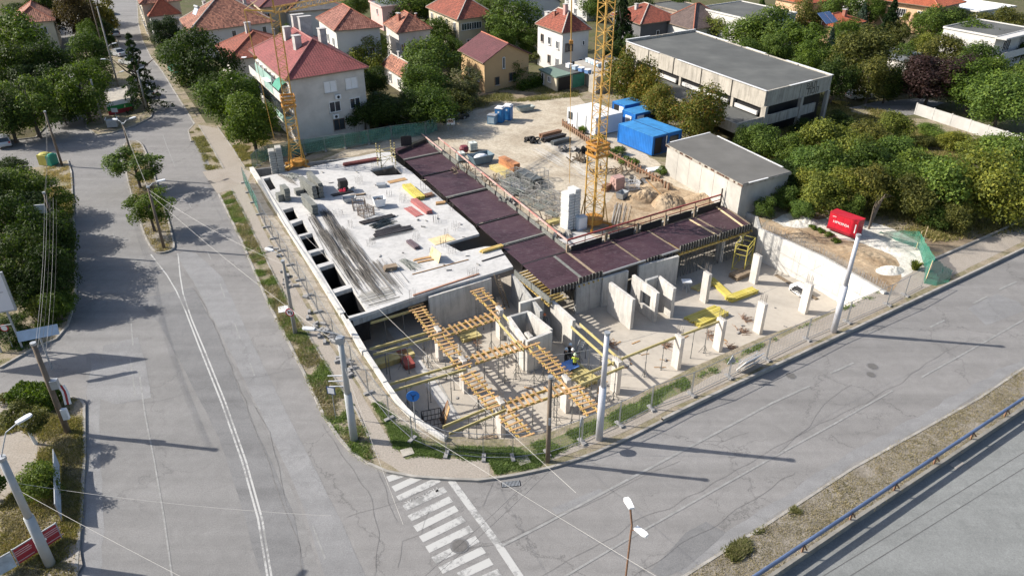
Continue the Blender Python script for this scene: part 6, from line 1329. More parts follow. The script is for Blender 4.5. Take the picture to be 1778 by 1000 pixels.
p2 = pole((118, 750), 598, 'dark wooden pole with white sign box and cabinets at the left junction', .19, .14, m_polew, name='wooden_pole')
p3 = pole((285, 431), 326, 'wooden lamp pole on the tip of the central traffic island', .14, .11, m_polew, lamps=((40, .9, .0),), name='street_lamp', cat='street lamp')
p4 = pole((239, 310), 216, 'twin-armed lamp pole at the upper end of the central traffic island', .14, .11, m_polew, lamps=((60, 1.0, 0), (150, .9, 0)), name='street_lamp', cat='street lamp')
p5 = pole((108, 288), 195, 'leaning wooden pole beside the yellow recycling container', .15, .11, m_polew, name='wooden_pole')
p6 = pole((112, 440), 336, 'wooden pole with white street name board among the trees at the left', .13, .10, m_polew, name='wooden_pole')
p7 = pole((179, 214), 140, 'concrete pole in front of the flag painted wall, left one', .15, .11, m_polec, name='utility_pole')
p8 = pole((256, 194), 125, 'concrete lamp pole right of the flag painted wall beside the white car', .15, .11, m_polec, lamps=((70, .6, 0),), name='street_lamp', cat='street lamp')
p9 = pole((208, 160), 14, 'tall stayed pole pair rising between the upper streets', .15, .09, m_polec, name='utility_pole'); p9b = pole((186, 112), -4, 'thin second pole beside the tall stayed pole between the upper streets', .11, .08, m_polew)
p10 = pole((699, 75), 46, 'grey garden lamp pole in front of the grey terracotta roofed house', .1, .08, m_polec, lamps=((60, .6, 0),), name='street_lamp', cat='street lamp')
for k in range(3): lamp_arm(p9, 7.0-k*2.2, math.radians(60+120*(k % 2)), .9)
# double-headed lamp in the bottom foreground, rusty post below the frame
b = P(1082, 1040, .12); t = thing('street_lamp', 'rusty thin lamp post with two white heads at the bottom of the picture', 'street lamp', b)
Ht = 6.2; g = MB(); g.path([(0, 0, 0), (0, 0, 4.6), (.02, .05, 5.2), (-.12, .18, Ht)], .05, 7); g.build('pole', m_rust, t)
g = MB(); g.path([(0, 0, 4.9), (.22, -.04, 5.05)], .03, 6); g.build('arm', m_rust, t)
for (x, y, z, a) in ((-.16, .42, Ht+.05, 1.85), (.42, -.22, 5.08, -.85)):
 g = MB(); m = Matrix.Rotation(a, 3, 'Z'); pr = [(-.34, .13), (.2, .16), (.34, .11), (.34, -.11), (.2, -.16), (-.34, -.13)]; g.prism([Vector((x, y, 0))+m @ Vector((px_, py_, 0)) for px_, py_ in pr], z-.05, z+.05); g.build('lamp_head', m_white, t)
# boxes and boards on poles
def board(t, c, size, ang, mat, name='board', tilt=0.0):
 g = MB(); m = Matrix.Rotation(ang, 3, 'Z') @ Matrix.Rotation(tilt, 3, 'X'); g.box(c, size, m=m); return g.build(name, mat, t)
sbx = P(67, 580, 3.2); sb = thing('sign_box', 'long pale blue box sign on a post beside the billboard', 'sign', (sbx.x, sbx.y, .1), math.radians(24)); board(sb, (0, 0, 3.2), (2.5, .28, .75), 0, M('pale_blue_box', (.36, .44, .54), .5, .15, 2, stain=.2), 'box', -.5); g = MB(); g.tube((0, 0, 0), (0, 0, 2.9), .06, n=6); g.build('post', m_galv, sb)
board(p2, (.35, 0, 3.9), (.42, .4, .6), .3, m_galv, 'cabinet'); board(p2, (.35, -.1, 1.6), (.34, .25, .8), .2, m_lamp, 'cabinet')
t = thing('flag', 'faded red and white flag hanging beside the wooden pole above the cabinet', 'flag', p2.location+Vector((.75, -.02, 2.3)), .3)
for k in range(3):
 g = MB()
 for j in range(6): z0, z1 = 1.5-j*.25, 1.25-j*.25; g.quad((-.18+k*.13+.04*math.sin(j), .02*math.sin(j*2), z1), (-.05+k*.13+.04*math.sin(j), .03, z1), (-.05+k*.13+.04*math.sin(j-1), .03, z0), (-.18+k*.13+.04*math.sin(j-1), .02*math.sin(j*2-2), z0))
 g.build('stripe', (m_white, MATS['flag_red'], m_white)[k], t)
board(p6, (-.75, -.1, 4.6), (.9, .08, .85), .25, m_lamp, 'name_board'); board(p6, (.25, -.2, 2.2), (.3, .25, .8), .5, m_lamp, 'cabinet')
# traffic signs
def sign(px, h, label, face, r=.33, rz=0.0, mat=None, shape='round', back=False, z=.1):
 b = P(px[0], px[1], z); t = thing('traffic_sign', label, 'traffic sign', b, rz); g = MB(); g.tube((0, 0, 0), (0, 0, h), .03, n=6); g.build('post', m_galv, t)
 if shape == 'round':
  g = MB(); g.tube((0, -.05, h-.1), (0, -.08, h-.1), r, n=20); g.build('plate', mat or face, t)
  if not back:
   g = MB(); g.tube((0, -.084, h-.1), (0, -.088, h-.1), r*.74, n=20); g.build('symbol_field', m_white if mat is m_red else m_blue, t)
 elif shape == 'square':
  g = MB(); g.box((0, -.06, h-.15), (r*2, .03, r*2)); g.build('plate', face, t); g = MB(); g.box((0, -.08, h-.15), (r*1.5, .012, r*1.5)); g.build('symbol_field', m_white, t)
 return t
s = sign((889, 776), 3.0, 'round blue arrow sign on a thin post above the curved wall', m_blue, .42, .15, m_blue)
g = MB()
for a_ in (.6, 2.2, -1.57): g.bar((0, -.1, 2.9), (.26*math.cos(a_), -.1, 2.9+.26*math.sin(a_)), .08, .02)
g.build('arrow', m_blued, s); s.location = P(722, 748, .1)
s = sign((507, 560), 2.2, 'round no-turn sign on the concrete lamp pole by the left pavement', m_red, .36, -.2, m_red); s.location = p1.location+Vector((-.05, -.18, 0)); s['label'] = 'round red-rimmed no-turn sign fixed to the concrete lamp pole'
g = MB(); g.path([(.15, -.1, 1.95), (.15, -.1, 2.2), (-.1, -.1, 2.2), (-.1, -.1, 2.0)], .035, 5); g.build('arrow', m_black, s); g = MB(); g.bar((-.22, -.1, 2.32), (.22, -.1, 1.88), .05, .02); g.build('bar', m_red, s)
s = sign((583, 726), 2.5, 'small square dark blue sign on a thin post left of the stepped pole', m_blued, .30, -.25, shape='square')
s = sign((23, 605), 2.0, 'round speed limit sign in the shade below the billboard', m_red, .3, .1, m_red); s = sign((11, 590), 2.5, 'small white sign plate on the post beside the speed limit sign', m_white, .22, .1, m_white)
s = sign((1265, 620+40), 2.1, 'triangular warning sign seen from behind on the front fence', m_galv, .01, .4, m_galv, back=True)
g = MB(); g.prism([Vector((-.4, 0, 0)), Vector((.4, 0, 0)), Vector((0, .02, 0))], 0, .01); g = MB(); g.add([(-.38, 0, 1.5), (.38, 0, 1.5), (0, 0, 2.15), (-.38, .03, 1.5), (.38, .03, 1.5), (0, .03, 2.15)], [(0, 1, 2), (5, 4, 3), (0, 3, 4, 1), (1, 4, 5, 2), (2, 5, 3, 0)]); g.build('plate', m_galv, s)
s = sign((1005, 775), 2.1, 'round sign seen edge-on on the front fence left of the pale middle pole', m_galv, .36, 1.2, m_galv, back=True)
t = thing('traffic_sign', 'wide white board sign standing at the left end of the gravel yard', 'sign', P(782, 228, .1), .2); g = MB(); g.tube((-.3, 0, 0), (-.3, 0, 1.8), .04, n=6); g.tube((.5, 0, 0), (.5, 0, 1.8), .04, n=6); g.build('post', m_galv, t); g = MB(); g.box((.1, -.05, 1.35), (1.1, .04, .9)); g.build('plate', m_white, t); g = MB(); g.box((.1, -.075, 1.4), (.75, .01, .45)); g.build('print', M('pink_print', (.55, .35, .33), .8), t)
t = thing('notice_board', 'white rectangular notice board laid slanting on the front fence', 'board', P(1300, 642, .1), math.radians(35)); g = MB(); m = Matrix.Rotation(math.radians(-58), 3, 'X'); g.box((0, 0, .75), (2.0, 1.3, .05), m=m); g.build('panel', m_white, t)
for y in (-.25, .2): g = MB(); g.box((0, y*.6, .80+y*.9), (1.9, .5, .02), m=m); g.build('print', m_lamp, t)
g = MB();
for x in (-.9, .9): g.bar((x, .3, 0), (x, .2, 1.2), .05)
g.build('leg', m_galv, t)
# billboard, street light boards, banners bottom left
b = P(0, 612, .12); t = thing('billboard', 'large white advertising billboard on two steel legs at the left edge', 'billboard', b, math.radians(22))
zb = 3.3; W_, Hh = 6.0, 3.2; x0 = -3.9
g = MB();
for x in (.1, 1.5): g.bar((x, 0, 0), (x-.1, .1, zb), .12)
g.build('leg', m_galv, t); g = MB(); g.bar((.1, 0, 2.2), (1.45, 0, 2.2), .07); g.build('brace', m_galv, t)
g = MB(); g.box((x0+W_/2, 0, zb+Hh/2), (W_, .18, Hh)); g.build('panel', m_galv, t)
g = MB(); g.box((x0+W_/2, -.10, zb+Hh/2), (W_-.25, .02, Hh-.25)); pn = g.build('poster', M('poster_white', (.60, .59, .62), .6, .06, .6), t)
g = MB();
for x in (x0+W_*.62,): g.box((x, -.125, zb+Hh/2), (.09, .02, Hh-.2))
g.box((x0+W_*.31, -.125, zb+Hh*.44), (W_*.62, .02, .07)); g.build('rib', m_galv, t)
g = MB(); g.box((x0+W_*.80, -.118, zb+Hh*.52), (1.6, .01, .10)); g.lathe([(0, 0), (.01, 0)], (0, 0, 0), 4); g.build('print', M('poster_grey', (.40, .38, .42), .7), pn); g = MB(); g.box((x0+W_*.50, -.118, zb+Hh*.20), (.9, .01, .7)); g.build('print', M('poster_pink', (.60, .30, .35), .7), pn)
t = thing('banner_fence', 'red advertising banner with white print on a low rail at the bottom left', 'banner', P(32, 985, .12));
def banner(t, a, b, h, mat, z0=.15, name='banner'):
 o = Vector(t.location); a = Vector((a.x-o.x, a.y-o.y, 0)); b = Vector((b.x-o.x, b.y-o.y, 0)); g = MB(); d = (b-a).normalized(); n = Vector((-d.y, d.x, 0))*.02; g.prism([a-n, b-n, b+n, a+n], z0, z0+h); return g.build(name, mat, t), a, b, d
m_bred = M('banner_red', (.34, .035, .045), .6, .15, 1.5); bn, a, b, d = banner(t, P(34, 982, .12), P(108, 935, .12), 1.0, m_bred)
ang = math.atan2(d.y, d.x); n_ = Vector((d.y, -d.x, 0)); L = (b-a).length
m_prt = M('banner_print', (.55, .38, .38), .7)
for f in (.17, .85):
 for z_, w_ in ((.95, .75), (.82, .95), (.68, .85), (.30, .95)): g = MB(); p = a+d*L*f+n_*.03; m = Matrix.Rotation(ang, 3, 'Z'); g.box((p.x, p.y, z_), (w_, .008, .05), m=m); g.build('print_line', m_prt, bn)
p = a+d*L*.58+n_*.03; g = MB(); m = Matrix.Rotation(ang, 3, 'Z'); g.box((p.x, p.y, .65), (.55, .01, .17), m=m); g.box((p.x, p.y, .65), (.17, .012, .5), m=m); g.build('cross', m_white, bn)
g = MB(); g.bar(a+Vector((0, 0, 1.2)), b+Vector((0, 0, 1.2)), .06); g.build('rail', m_galv, t)
for f in (0, .5, 1): g = MB(); p = a.lerp(b, f); g.tube((p.x, p.y, 0), (p.x, p.y, 1.25), .04, n=6); g.build('post', m_galv, t)
t = thing('banner_fence', 'pale blue-grey banner on the rail in the bottom left corner', 'banner', P(10, 1000, .12)); bn, a, b, d = banner(t, P(-30, 1020, .12), P(31, 985, .12), 1.0, M('banner_pale', (.40, .46, .52), .6, .4, 1.8)); g = MB(); g.bar(a+Vector((0, 0, 1.2)), b+Vector((0, 0, 1.2)), .06); g.build('rail', m_galv, t)
t = thing('banner_fence', 'narrow pale blue banner seen edge-on along the left kerb', 'banner', P(106, 900, .12)); bn, a, b, d = banner(t, P(104, 770+40, .12), P(108, 905, .12), 1.15, M('banner_white_blue', (.36, .42, .50), .6, .35, 2.0)); g = MB(); g.bar(a+Vector((0, 0, 1.35)), b+Vector((0, 0, 1.35)), .05); g.build('rail', m_galv, t)
for f in (0, .33, .66, 1): g = MB(); p = a.lerp(b, f); g.tube((p.x, p.y, 0), (p.x, p.y, 1.4), .035, n=6); g.build('post', m_galv, t)
# fence round the site: free-standing mesh panels on concrete feet
FW, FH = 3.45, 1.95
g = MB()
for z in (.12, FH): g.bar((0, 0, z), (FW, 0, z), .034)
for x in (.05, FW-.05): g.bar((x, 0, 0), (x, 0, FH+.05), .038)
me_ff = g.mesh('frame', m_fence)
g = MB()
for i in range(1, 13): g.bar((FW*i/13, 0, .12), (FW*i/13, 0, FH), .006)
for i in range(1, 6): g.bar((.05, 0, .12+i*.31), (FW-.05, 0, .12+i*.31), .006)
me_fm = g.mesh('wire_mesh', m_fence)
g = MB(); g.box((0, 0, .07), (.70, .24, .14)); me_fb = g.mesh('foot', m_foot)
def fence_panel(a, b, label, group, net=None, feet=True, z=.1, tilt=0.0):
 d = (b-a); t = thing('fence_panel', label, 'fence', (a.x, a.y, z), math.atan2(d.y, d.x), group); s = d.length/FW
 for nm, me in (('frame', me_ff), ('wire_mesh', me_fm)): link(nm, me, t, (0, 0, 0), 0, (s, 1, 1)).rotation_euler = (tilt, 0, 0)
 if feet: link('foot', me_fb, t, (0, 0, 0), PI/2);
 if net:
  g = MB(); k = 10;
  for j in range(k): x0, x1 = d.length*j/k, d.length*(j+1)/k; y0, y1 = .05+.04*math.sin(j*1.7), .05+.04*math.sin((j+1)*1.7); g.quad((x0, y0, .05), (x1, y1, .05), (x1, y1, FH-.04), (x0, y0, FH-.02))
  g.build('netting', net, t)
 return t
FLc = [P(*p, .1) for p in [(424, 318), (440, 352), (462, 395), (488, 436), (520, 487), (552, 542), (580, 590), (612, 640), (640, 683), (676, 728), (716, 764), (775, 790), (840, 796), (890, 796), (950, 788), (1010, 768), (1075, 738), (1130, 710), (1200, 686), (1265, 655), (1330, 625), (1400, 590), (1470, 560), (1540, 530), (1600, 498)]]
names = ['green netted panel nearest the white wall tip', 'green netted panel second down the left pavement', 'green netted panel third down the left pavement']
k = 0; fl = resample(FLc, FW)
for i in range(len(fl)-1):
 a, b = fl[i], fl[i+1]; k += 1
 fence_panel(a, b, 'x' if i < 3 else (ORD[i-3]+' bare mesh fence panel from the top along the left pavement' if i < 14 else ORD[i-14]+' bare mesh fence panel from the rounded corner along the front pavement'), 'mesh fence panels round the site', m_net if i < 3 else None)
for o, nm in zip([x for x in COL.objects if x.name.startswith('fence_panel')][:3], ('top', 'middle', 'lower')): o['label'] = 'green netted fence panel beside the upper left wall, '+nm+' of three'
# green netted fence behind the slab
bk = resample(PP([(440, 296), (448, 288), (470, 278), (530, 268), (600, 258), (680, 244), (740, 236), (760, 228)], .1), 3.4)
for i in range(len(bk)-1): fence_panel(bk[i], bk[i+1], ORD[i]+' green netted fence panel from the left behind the white slab', 'green netted panels behind the slab', m_netd)
# loose debris and feet at the left pavement
DEB = random.Random(3); g = MB(); g.box((0, 0, .1), (.5, .22, .2)); me_db = g.mesh('block', m_foot)
for i in range(34):
 s_ = DEB.random(); u = 470+s_*150+DEB.uniform(-10, 14); v = 425+s_*235+DEB.uniform(-4, 4); u -= 8
 o = link('concrete_block', me_db, None, P(u, v, .11), DEB.uniform(0, 3)); tag(o, 'loose grey concrete block lying along the foot of the left fence', 'concrete block', 'loose blocks along the left fence')
# blue rail along the median
def guardrail():
 a, b = P(1300, 1020, .1), P(1778, 695, .1)+eA*30; n = Vector((eA.y, -eA.x, 0)); t = thing('guard_rail', 'long blue tubular guard rail along the dry median', 'guard rail', a); O = Vector(a); L = (b-a).length; k = int(L/4)
 m_rail = M('blue_rail', (.13, .18, .30), .4, .25, .5, metal=.3, stain=.2)
 for i in range(k):
  p, q = a.lerp(b, i/k)-O, a.lerp(b, (i+1)/k)-O; g = MB(); g.tube(p+Vector((0, 0, .74)), q+Vector((0, 0, .74)), .085, n=8); g.bar(p+Vector((0, 0, .60)), q+Vector((0, 0, .60)), .05, .24); g.build('rail', m_rail, t)
  g = MB(); g.bar(p, p+Vector((0, 0, .74)), .09); g.build('post', m_rust, t)
  g = MB(); g.bar(p+Vector((0, 0, .62)), p+n*.25+Vector((0, 0, .40)), .06); g.build('bracket', m_rust, t)
guardrail()
# drain grate, manholes
t = thing('drain_grate', 'steel drain grate at the kerb right of the zebra crossing', 'drain', P(887, 840, .006), math.radians(8)); g = MB(); g.box((0, 0, .01), (1.15, .45, .012)); g.build('frame', m_glassd, t)
for i in range(13): g = MB(); g.box((-.5+i*.083, 0, .022), (.04, .42, .02)); g.build('bar', m_galv, t)
t = thing('drain_grate', 'square concrete drain cover beside the blue rail on the far carriageway', 'drain', P(1662, 806, -.315), A_MAIN); g = MB(); g.box((0, 0, .01), (.9, .5, .03)); g.build('cover', m_kerb, t)
for (u, v, r, lb) in ((798, 947, .42, 'round manhole cover among the last zebra stripes'), (1373, 652, .34, 'round manhole cover near the front kerb'), (1515, 636, .34, 'round manhole cover in the middle of the main road'), (1512, 650, .3, 'second round cover just below the one in the middle of the main road')):
 t = thing('manhole_cover', lb, 'manhole cover', P(u, v, .018 if u == 798 else .006)); g = MB(); g.lathe([(0, 0), (r*1.25, 0), (r*1.25, .004)], (0, 0, 0), 24); g.build('surround', m_patch, t); g = MB(); g.lathe([(0, .006), (r, .006), (r, .014)], (0, 0, 0), 24); g.build('lid', M('cast_iron', (.11, .105, .10), .7, .25, 6), t)
# overhead lines
def cable(a, b, label, sag=.4, r=.018, mat=None, n=14, group=None):
 r = r*.5
 a = Vector(a); b = Vector(b); pts = []
 for i in range(n+1): f = i/n; p = a.lerp(b, f); p.z -= sag*4*f*(1-f); pts.append(p-a)
 g = MB(); g.path(pts, r, 4); o = g.build('overhead_cable', mat or m_cablel); o.location = a; return tag(o, label, 'cable', group)
far = lambda p, u, v, z: P(u, v, z)
cable(topof(p6, -.1), topof(p2, -.3), 'overhead wire between the two wooden poles at the left, outermost', .5)
for k in range(4): cable(topof(p6, -.15-.12*k)+Vector((.2+.25*k, 0, 0)), topof(p2, -.3-.1*k)+Vector((.15+.22*k, 0, 0)), ORD[k]+' from the left of the parallel wires running past the billboard', .5, group='wires past the billboard', mat=m_cable if k % 2 else m_cablel)
for k in range(3): cable(topof(p5, -.1-.15*k), topof(p6, -.1-.15*k), ('topmost', 'middle', 'lowest')[k]+' wire from the recycling corner pole to the pole among the trees', .5, group='wires above the left trees', mat=m_cable)
cable(topof(p4), topof(p3), 'overhead wire joining the two lamp poles on the central island', .35, .02); cable(topof(p4, -.5), topof(p3, -.5), 'lower overhead wire joining the two island lamp poles', .4, .02, m_cable)
cable(topof(p3), topof(p1), 'pale wire from the island lamp pole across to the left pavement lamp pole', .5, .018); cable(topof(p3, -.6), topof(ptL, -.5), 'pale span wire from the island pole to the stepped pole at the corner', .5, .02)
cable(topof(ptL, -.4), topof(ptM, -.9), 'wire from the stepped corner pole to the pale middle pole', 1.0, .02, M('grey_cable', (.28, .28, .28), .5)); cable(topof(ptM, -.9), topof(ptR, -.9), 'wire between the two thick pale poles on the front pavement', .8, .018, MATS['grey_cable'])
cable(topof(ptF, -1.5), P(575, 895, 6), 'pale span wire from the bottom left pole over the street, upper one', .3, .022); cable(topof(ptF, -1.9), Vector((-4, 16, 6)), 'pale span wire from the bottom left pole running out at the bottom', .3, .022)
cable(P(640, 690, 5.5), P(1230, 1010, 6.5)+Vector((2, -3, 0)), 'long pale trolley wire crossing the junction over the zebra crossing', .2, .022); cable(P(530, 410, 6), P(1000, 855, 5.5), 'pale trolley wire crossing the deck corner towards the drain', .3, .020)
cable(P(585, 600, 6.0), P(700, 910, 5.8), 'short pale wire over the left pavement towards the zebra crossing', .2, .016)
cable(P(970, 802, 5.5), P(740, 990, 6.0)+Vector((-2, -3, 0)), 'dark trolley wire over the zebra crossing, right of two', .2, .014, m_cable); cable(P(930, 822, 5.5), P(700, 1010, 6.0)+Vector((-2, -3, 0)), 'dark trolley wire over the zebra crossing, left of two', .2, .014, m_cable)
# netting slumped at the right
t = thing('netting', 'green shade netting slumped over posts at the right end of the site', 'netting', P(1600, 470, .1)); O = Vector(t.location)
def drape(pts_top, pts_bot, mat, n=26):
 g = MB(); A = resample(pts_top, .5); B = resample(pts_bot, .5); n = 24
 def at(L_, f): x = f*(len(L_)-1); i = min(int(x), len(L_)-2); return L_[i].lerp(L_[i+1], x-i)
 rows = 7; vs = []
 for i in range(n+1):
  a, b = at(A, i/n), at(B, i/n)
  for j in range(rows+1): p = a.lerp(b, j/rows); w = noise.noise(Vector((i*.6, j*.5, 2)))*.28*math.sin(PI*min(1, .2+j/rows)); vs.append(p+Vector((w, w*.6, w*.5))-O)
 fs = [(i*(rows+1)+j, (i+1)*(rows+1)+j, (i+1)*(rows+1)+j+1, i*(rows+1)+j+1) for i in range(n) for j in range(rows)]; g.add(vs, fs); return g.build('mesh_sheet', mat, t, smooth=True)
drape([P(1525, 405, .5), P(1555, 400, 1.2), P(1598, 402, 1.9), P(1612, 430, 2.0), P(1625, 448, 2.0)], [P(1530, 402, .12), P(1556, 418, .12), P(1596, 432, .12), P(1606, 468, .12), P(1604, 492, .12)], m_net)
drape([P(1625, 448, 2.0), P(1640, 462, 1.0), P(1655, 470, .2)], [P(1604, 492, .12), P(1625, 496, .12), P(1648, 490, .12)], m_net)
for a, b in (((1598, 432), 2.3), ((1606, 490), 2.1), ((1590, 433), 1.9)): p = P(*a, .1)-O; g = MB(); g.tube(p, p+Vector((.15, .1, b)), .04, n=6); g.build('post', m_woodp, t)
# bare trunks beside the netting
t = thing('bare_trunks', 'pale bare tree trunks leaning up beside the green netting', 'tree', P(1508, 398, .1))
for k in range(5): g = MB(); a_ = k*1.3; g.tube((0, 0, 0), (.2+.25*k, .5+.1*k, 2.2+.3*k), .09, .03, n=5); g.tube((.2+.25*k, .5+.1*k, 2.2+.3*k), (.8+.4*k, 1.2, 3.0), .03, .01, n=4); g.build('trunk', m_polew, t)
# ------------------------------------------------ vehicles
m_tyre = m_black; m_chrome = M('wheel_rim', (.35, .35, .36), .35, .1, 3, metal=.7); m_lightw = M('headlight_lens', (.7, .72, .72), .15); m_lightr = M('tail_light', (.35, .01, .01), .3)
def car(p, rz, label, paint, L=4.2, Wd=1.72, Hc=1.42, kind='hatch', group=None, z=0.01):
 t = thing('parked_car', label, 'car', (p.x, p.y, z), rz, group); k = L/4.2
 prof = {'hatch': [(-2.05, .30), (-2.08, .62), (-1.98, .92), (1.05, .93), (1.95, .78), (2.08, .55), (2.02, .28)], 'sedan': [(-2.08, .32), (-2.1, .7), (-2.0, .92), (-1.3, .96), (.95, .95), (1.95, .80), (2.1, .55), (2.04, .28)]}['hatch' if kind != 'sedan' else 'sedan']
 cab = {'hatch': [(-2.0, .91), (-1.72, 1.36), (-1.3, Hc), (.05, Hc), (.95, .92)], 'sedan': [(-1.45, .94), (-.85, 1.36), (-.5, Hc), (.15, Hc), (.98, .94)], 'van': [(-2.05, .9), (-2.0, 1.85), (-1.8, 1.95), (.9, 1.9), (1.55, .95)]}[kind]
 def ext(pr, w0, w1, zt):
  vs = []; n = len(pr)
  for s in (-1, 1):
   for x, zz in pr: f = (zz-pr[0][1])/max(.01, zt-pr[0][1]); vs.append((x*k, s*(w0+(w1-w0)*max(0, min(1, f))), zz))
  return vs, [tuple(range(n))[::-1], tuple(range(n, 2*n))]+[(i, (i+1) % n, n+(i+1) % n, n+i) for i in range(n)]
 g = MB(); vs, fs = ext(prof, Wd/2, Wd/2-.04, .95); g.add(vs, fs); me = g.build('body', paint, t)
 b = me.modifiers.new('bevel', 'BEVEL'); b.width = .05; b.segments = 2
 g = MB(); vs, fs = ext(cab, Wd/2-.05, Wd/2-.20, max(c[1] for c in cab)); g.add(vs, fs); g.build('window', m_glass, t)
 top = max(c[1] for c in cab); xs = [c[0] for c in cab if c[1] > top-.08]; g = MB(); g.prism([Vector((min(xs)*k-.1, -(Wd/2-.2), 0)), Vector((max(xs)*k+.05, -(Wd/2-.2), 0)), Vector((max(xs)*k+.05, Wd/2-.2, 0)), Vector((min(xs)*k-.1, Wd/2-.2, 0))], top-.03, top+.025); g.build('roof', paint, t)
 g = MB()
 for s in (-1, 1):
  g.bar((cab[-1][0]*k, s*(Wd/2-.07), cab[-1][1]), (max(xs)*k, s*(Wd/2-.20), top), .06); g.bar((cab[0][0]*k, s*(Wd/2-.07), cab[0][1]), (min(xs)*k, s*(Wd/2-.20), top), .09); g.bar((-.35*k, s*(Wd/2-.06), .92), (-.35*k, s*(Wd/2-.19), top), .07)
 g.build('pillar', paint, t)
 for x in (-1.28*k, 1.28*k):
  for s in (-1, 1):
   g = MB(); g.tube((x, s*(Wd/2-.17), .31), (x, s*(Wd/2+.01), .31), .31, n=14); w = g.build('wheel', m_tyre, t); g = MB(); g.tube((x, s*(Wd/2+.0), .31), (x, s*(Wd/2+.018), .31), .18, n=10); g.build('rim', m_chrome, w)
 for s in (-1, 1):
  g = MB(); g.box((2.0*k, s*(Wd/2-.28), .66), (.12, .32, .14)); g.build('headlight', m_lightw, t); g = MB(); g.box((-2.05*k, s*(Wd/2-.2), .78), (.08, .22, .2)); g.build('tail_light', m_lightr, t); g = MB(); g.box((.82*k, s*(Wd/2+.05), .98), (.12, .16, .1)); g.build('mirror', paint, t)
 return t
def paint(n, c): return M('car_paint_'+n, c, .28, .03, 2, metal=.2, spec=.6)
pw_, ps, pb, pg, pbl, pk = paint('white', (.62, .62, .62)), paint('silver', (.40, .42, .44)), paint('pale_blue', (.18, .32, .42)), paint('green', (.06, .30, .22)), paint('dark_blue', (.02, .035, .06)), paint('black', (.015, .016, .018))
UPA = A_SIDE
car(P(259, 167), UPA, 'white hatchback parked on the grass verge beside the pedestrian', pw_, 3.8)
car(P(202, 63), UPA, 'white hatchback parked on the left of the upper street', pw_, 3.9); car(P(196, 47), UPA, 'black car parked behind the white hatchback on the upper street', pk); car(P(190, 25), UPA, 'dark car furthest up the upper street, half hidden by a tree', pk)
car(P(205, 98), UPA+.5, 'silver saloon under the ragged spruce, upper one', ps, kind='sedan'); car(P(225, 113), UPA+.5, 'silver-blue saloon under the ragged spruce, lower one', ps, kind='sedan')
car(P(306, 126), UPA+.15, 'green hatchback nosed under the dark tree by the upper street', pg, 3.9); car(P(296, 112), UPA+.1, 'dark blue estate car behind the green hatchback', pbl)
car(P(87, 56), UPA+.2, 'pale blue small car in front of the white van', pb, 3.8); car(P(96, 50), UPA, 'dark car parked beside the pale blue small car', pk)
v = car(P(94, 84), UPA+.15, 'white delivery van parked under the dark trees top left', pw_, 4.9, 1.95, 1.95, 'van')
car(P(8, 252), UPA+.1, 'silver hatchback at the left edge above the cross street', ps, 4.0)
car(P(787, 209), math.radians(35), 'black car parked along the hedge at the edge of the gravel yard', pk, 4.6, kind='sedan'); car(P(702, 226), math.radians(20), 'dark blue saloon parked in the shade behind the deck', pbl, 4.4, kind='sedan'); car(P(686, 217), math.radians(20), 'black car with pale windscreen parked behind the dark blue saloon', pk, 4.4)
car(P(1491, 172), math.radians(12), 'white hatchback parked in the shade behind the long hall', pw_, 4.1);
t = thing('motorcycle', 'dark motorcycle parked beside the white hatchback behind the hall', 'motorcycle', P(1544, 172, .1), .4)
for x in (-.65, .65): g = MB(); g.tube((x, -.06, .3), (x, .06, .3), .3, n=12); g.build('wheel', m_tyre, t)
g = MB(); g.bar((-.5, 0, .6), (.4, 0, .75), .25, .25); g.build('body', m_white, t); g = MB(); g.bar((.65, 0, .3), (.4, 0, 1.0), .06); g.bar((.4, -.3, 1.0), (.4, .3, 1.0), .04); g.build('handlebar', m_black, t)
# bins
t = thing('recycling_container', 'yellow and green recycling container at the street corner', 'recycling container', P(84, 286, .1), math.radians(-12))
g = MB(); g.prism([Vector((-.75, -.6, 0)), Vector((.45, -.6, 0)), Vector((.45, .6, 0)), Vector((-.75, .6, 0))], .08, 1.35); g.build('body', M('bin_yellow', (.36, .33, .07), .6, .15, 1.5), t)
g = MB(); g.prism([Vector((.46, -.6, 0)), Vector((1.05, -.6, 0)), Vector((1.05, .6, 0)), Vector((.46, .6, 0))], .08, 1.30); g.build('body', M('bin_green', (.03, .25, .17), .6), t)
g = MB(); g.sphere((-.15, 0, 1.35), .6, 12, 6, (1.0, 1.0, .35)); g.build('lid', MATS['bin_yellow'], t); g = MB(); g.sphere((.75, 0, 1.3), .35, 10, 6, (.8, 1.6, .5)); g.build('lid', MATS['bin_green'], t)
t = thing('waste_container', 'small galvanised waste container on wheels below the flag wall', 'waste container', P(197, 222, .1), .3); g = MB(); g.prism([Vector((-.65, -.5, 0)), Vector((.65, -.5, 0)), Vector((.65, .5, 0)), Vector((-.65, .5, 0))], .2, 1.15); g.build('body', m_galv, t)
for s in (-1, 1): g = MB(); g.bar((s*.72, -.5, 1.25), (s*.72, .5, 1.35), .08); g.build('handle', m_white, t)
t = thing('sign_board', 'small white notice in front of the flag painted wall', 'sign', P(203, 207, .1)); g = MB(); g.tube((0, 0, 0), (0, 0, 1.2), .04, n=6); g.build('post', m_galv, t); g = MB(); g.box((0, -.05, 1.3), (.9, .04, .6)); g.build('plate', m_white, t)
t = thing('pallet_sheet', 'white sheet metal plate lying on the grass beside the concrete lamp pole', 'plate', P(492, 537, .12), 1.9); g = MB(); g.box((0, 0, .03), (1.0, .8, .04)); g.build('plate', m_white, t)
for (u, v, w) in ((707, 785, 'left of the corner paving'), (909, 800, 'on the grass near the wooden pole')): t = thing('stone_slab', 'white square slab lying '+w, 'slab', P(u, v, .12), .4); g = MB(); g.box((0, 0, .03), (.75, .65, .05)); g.build('slab', m_pconc, t)
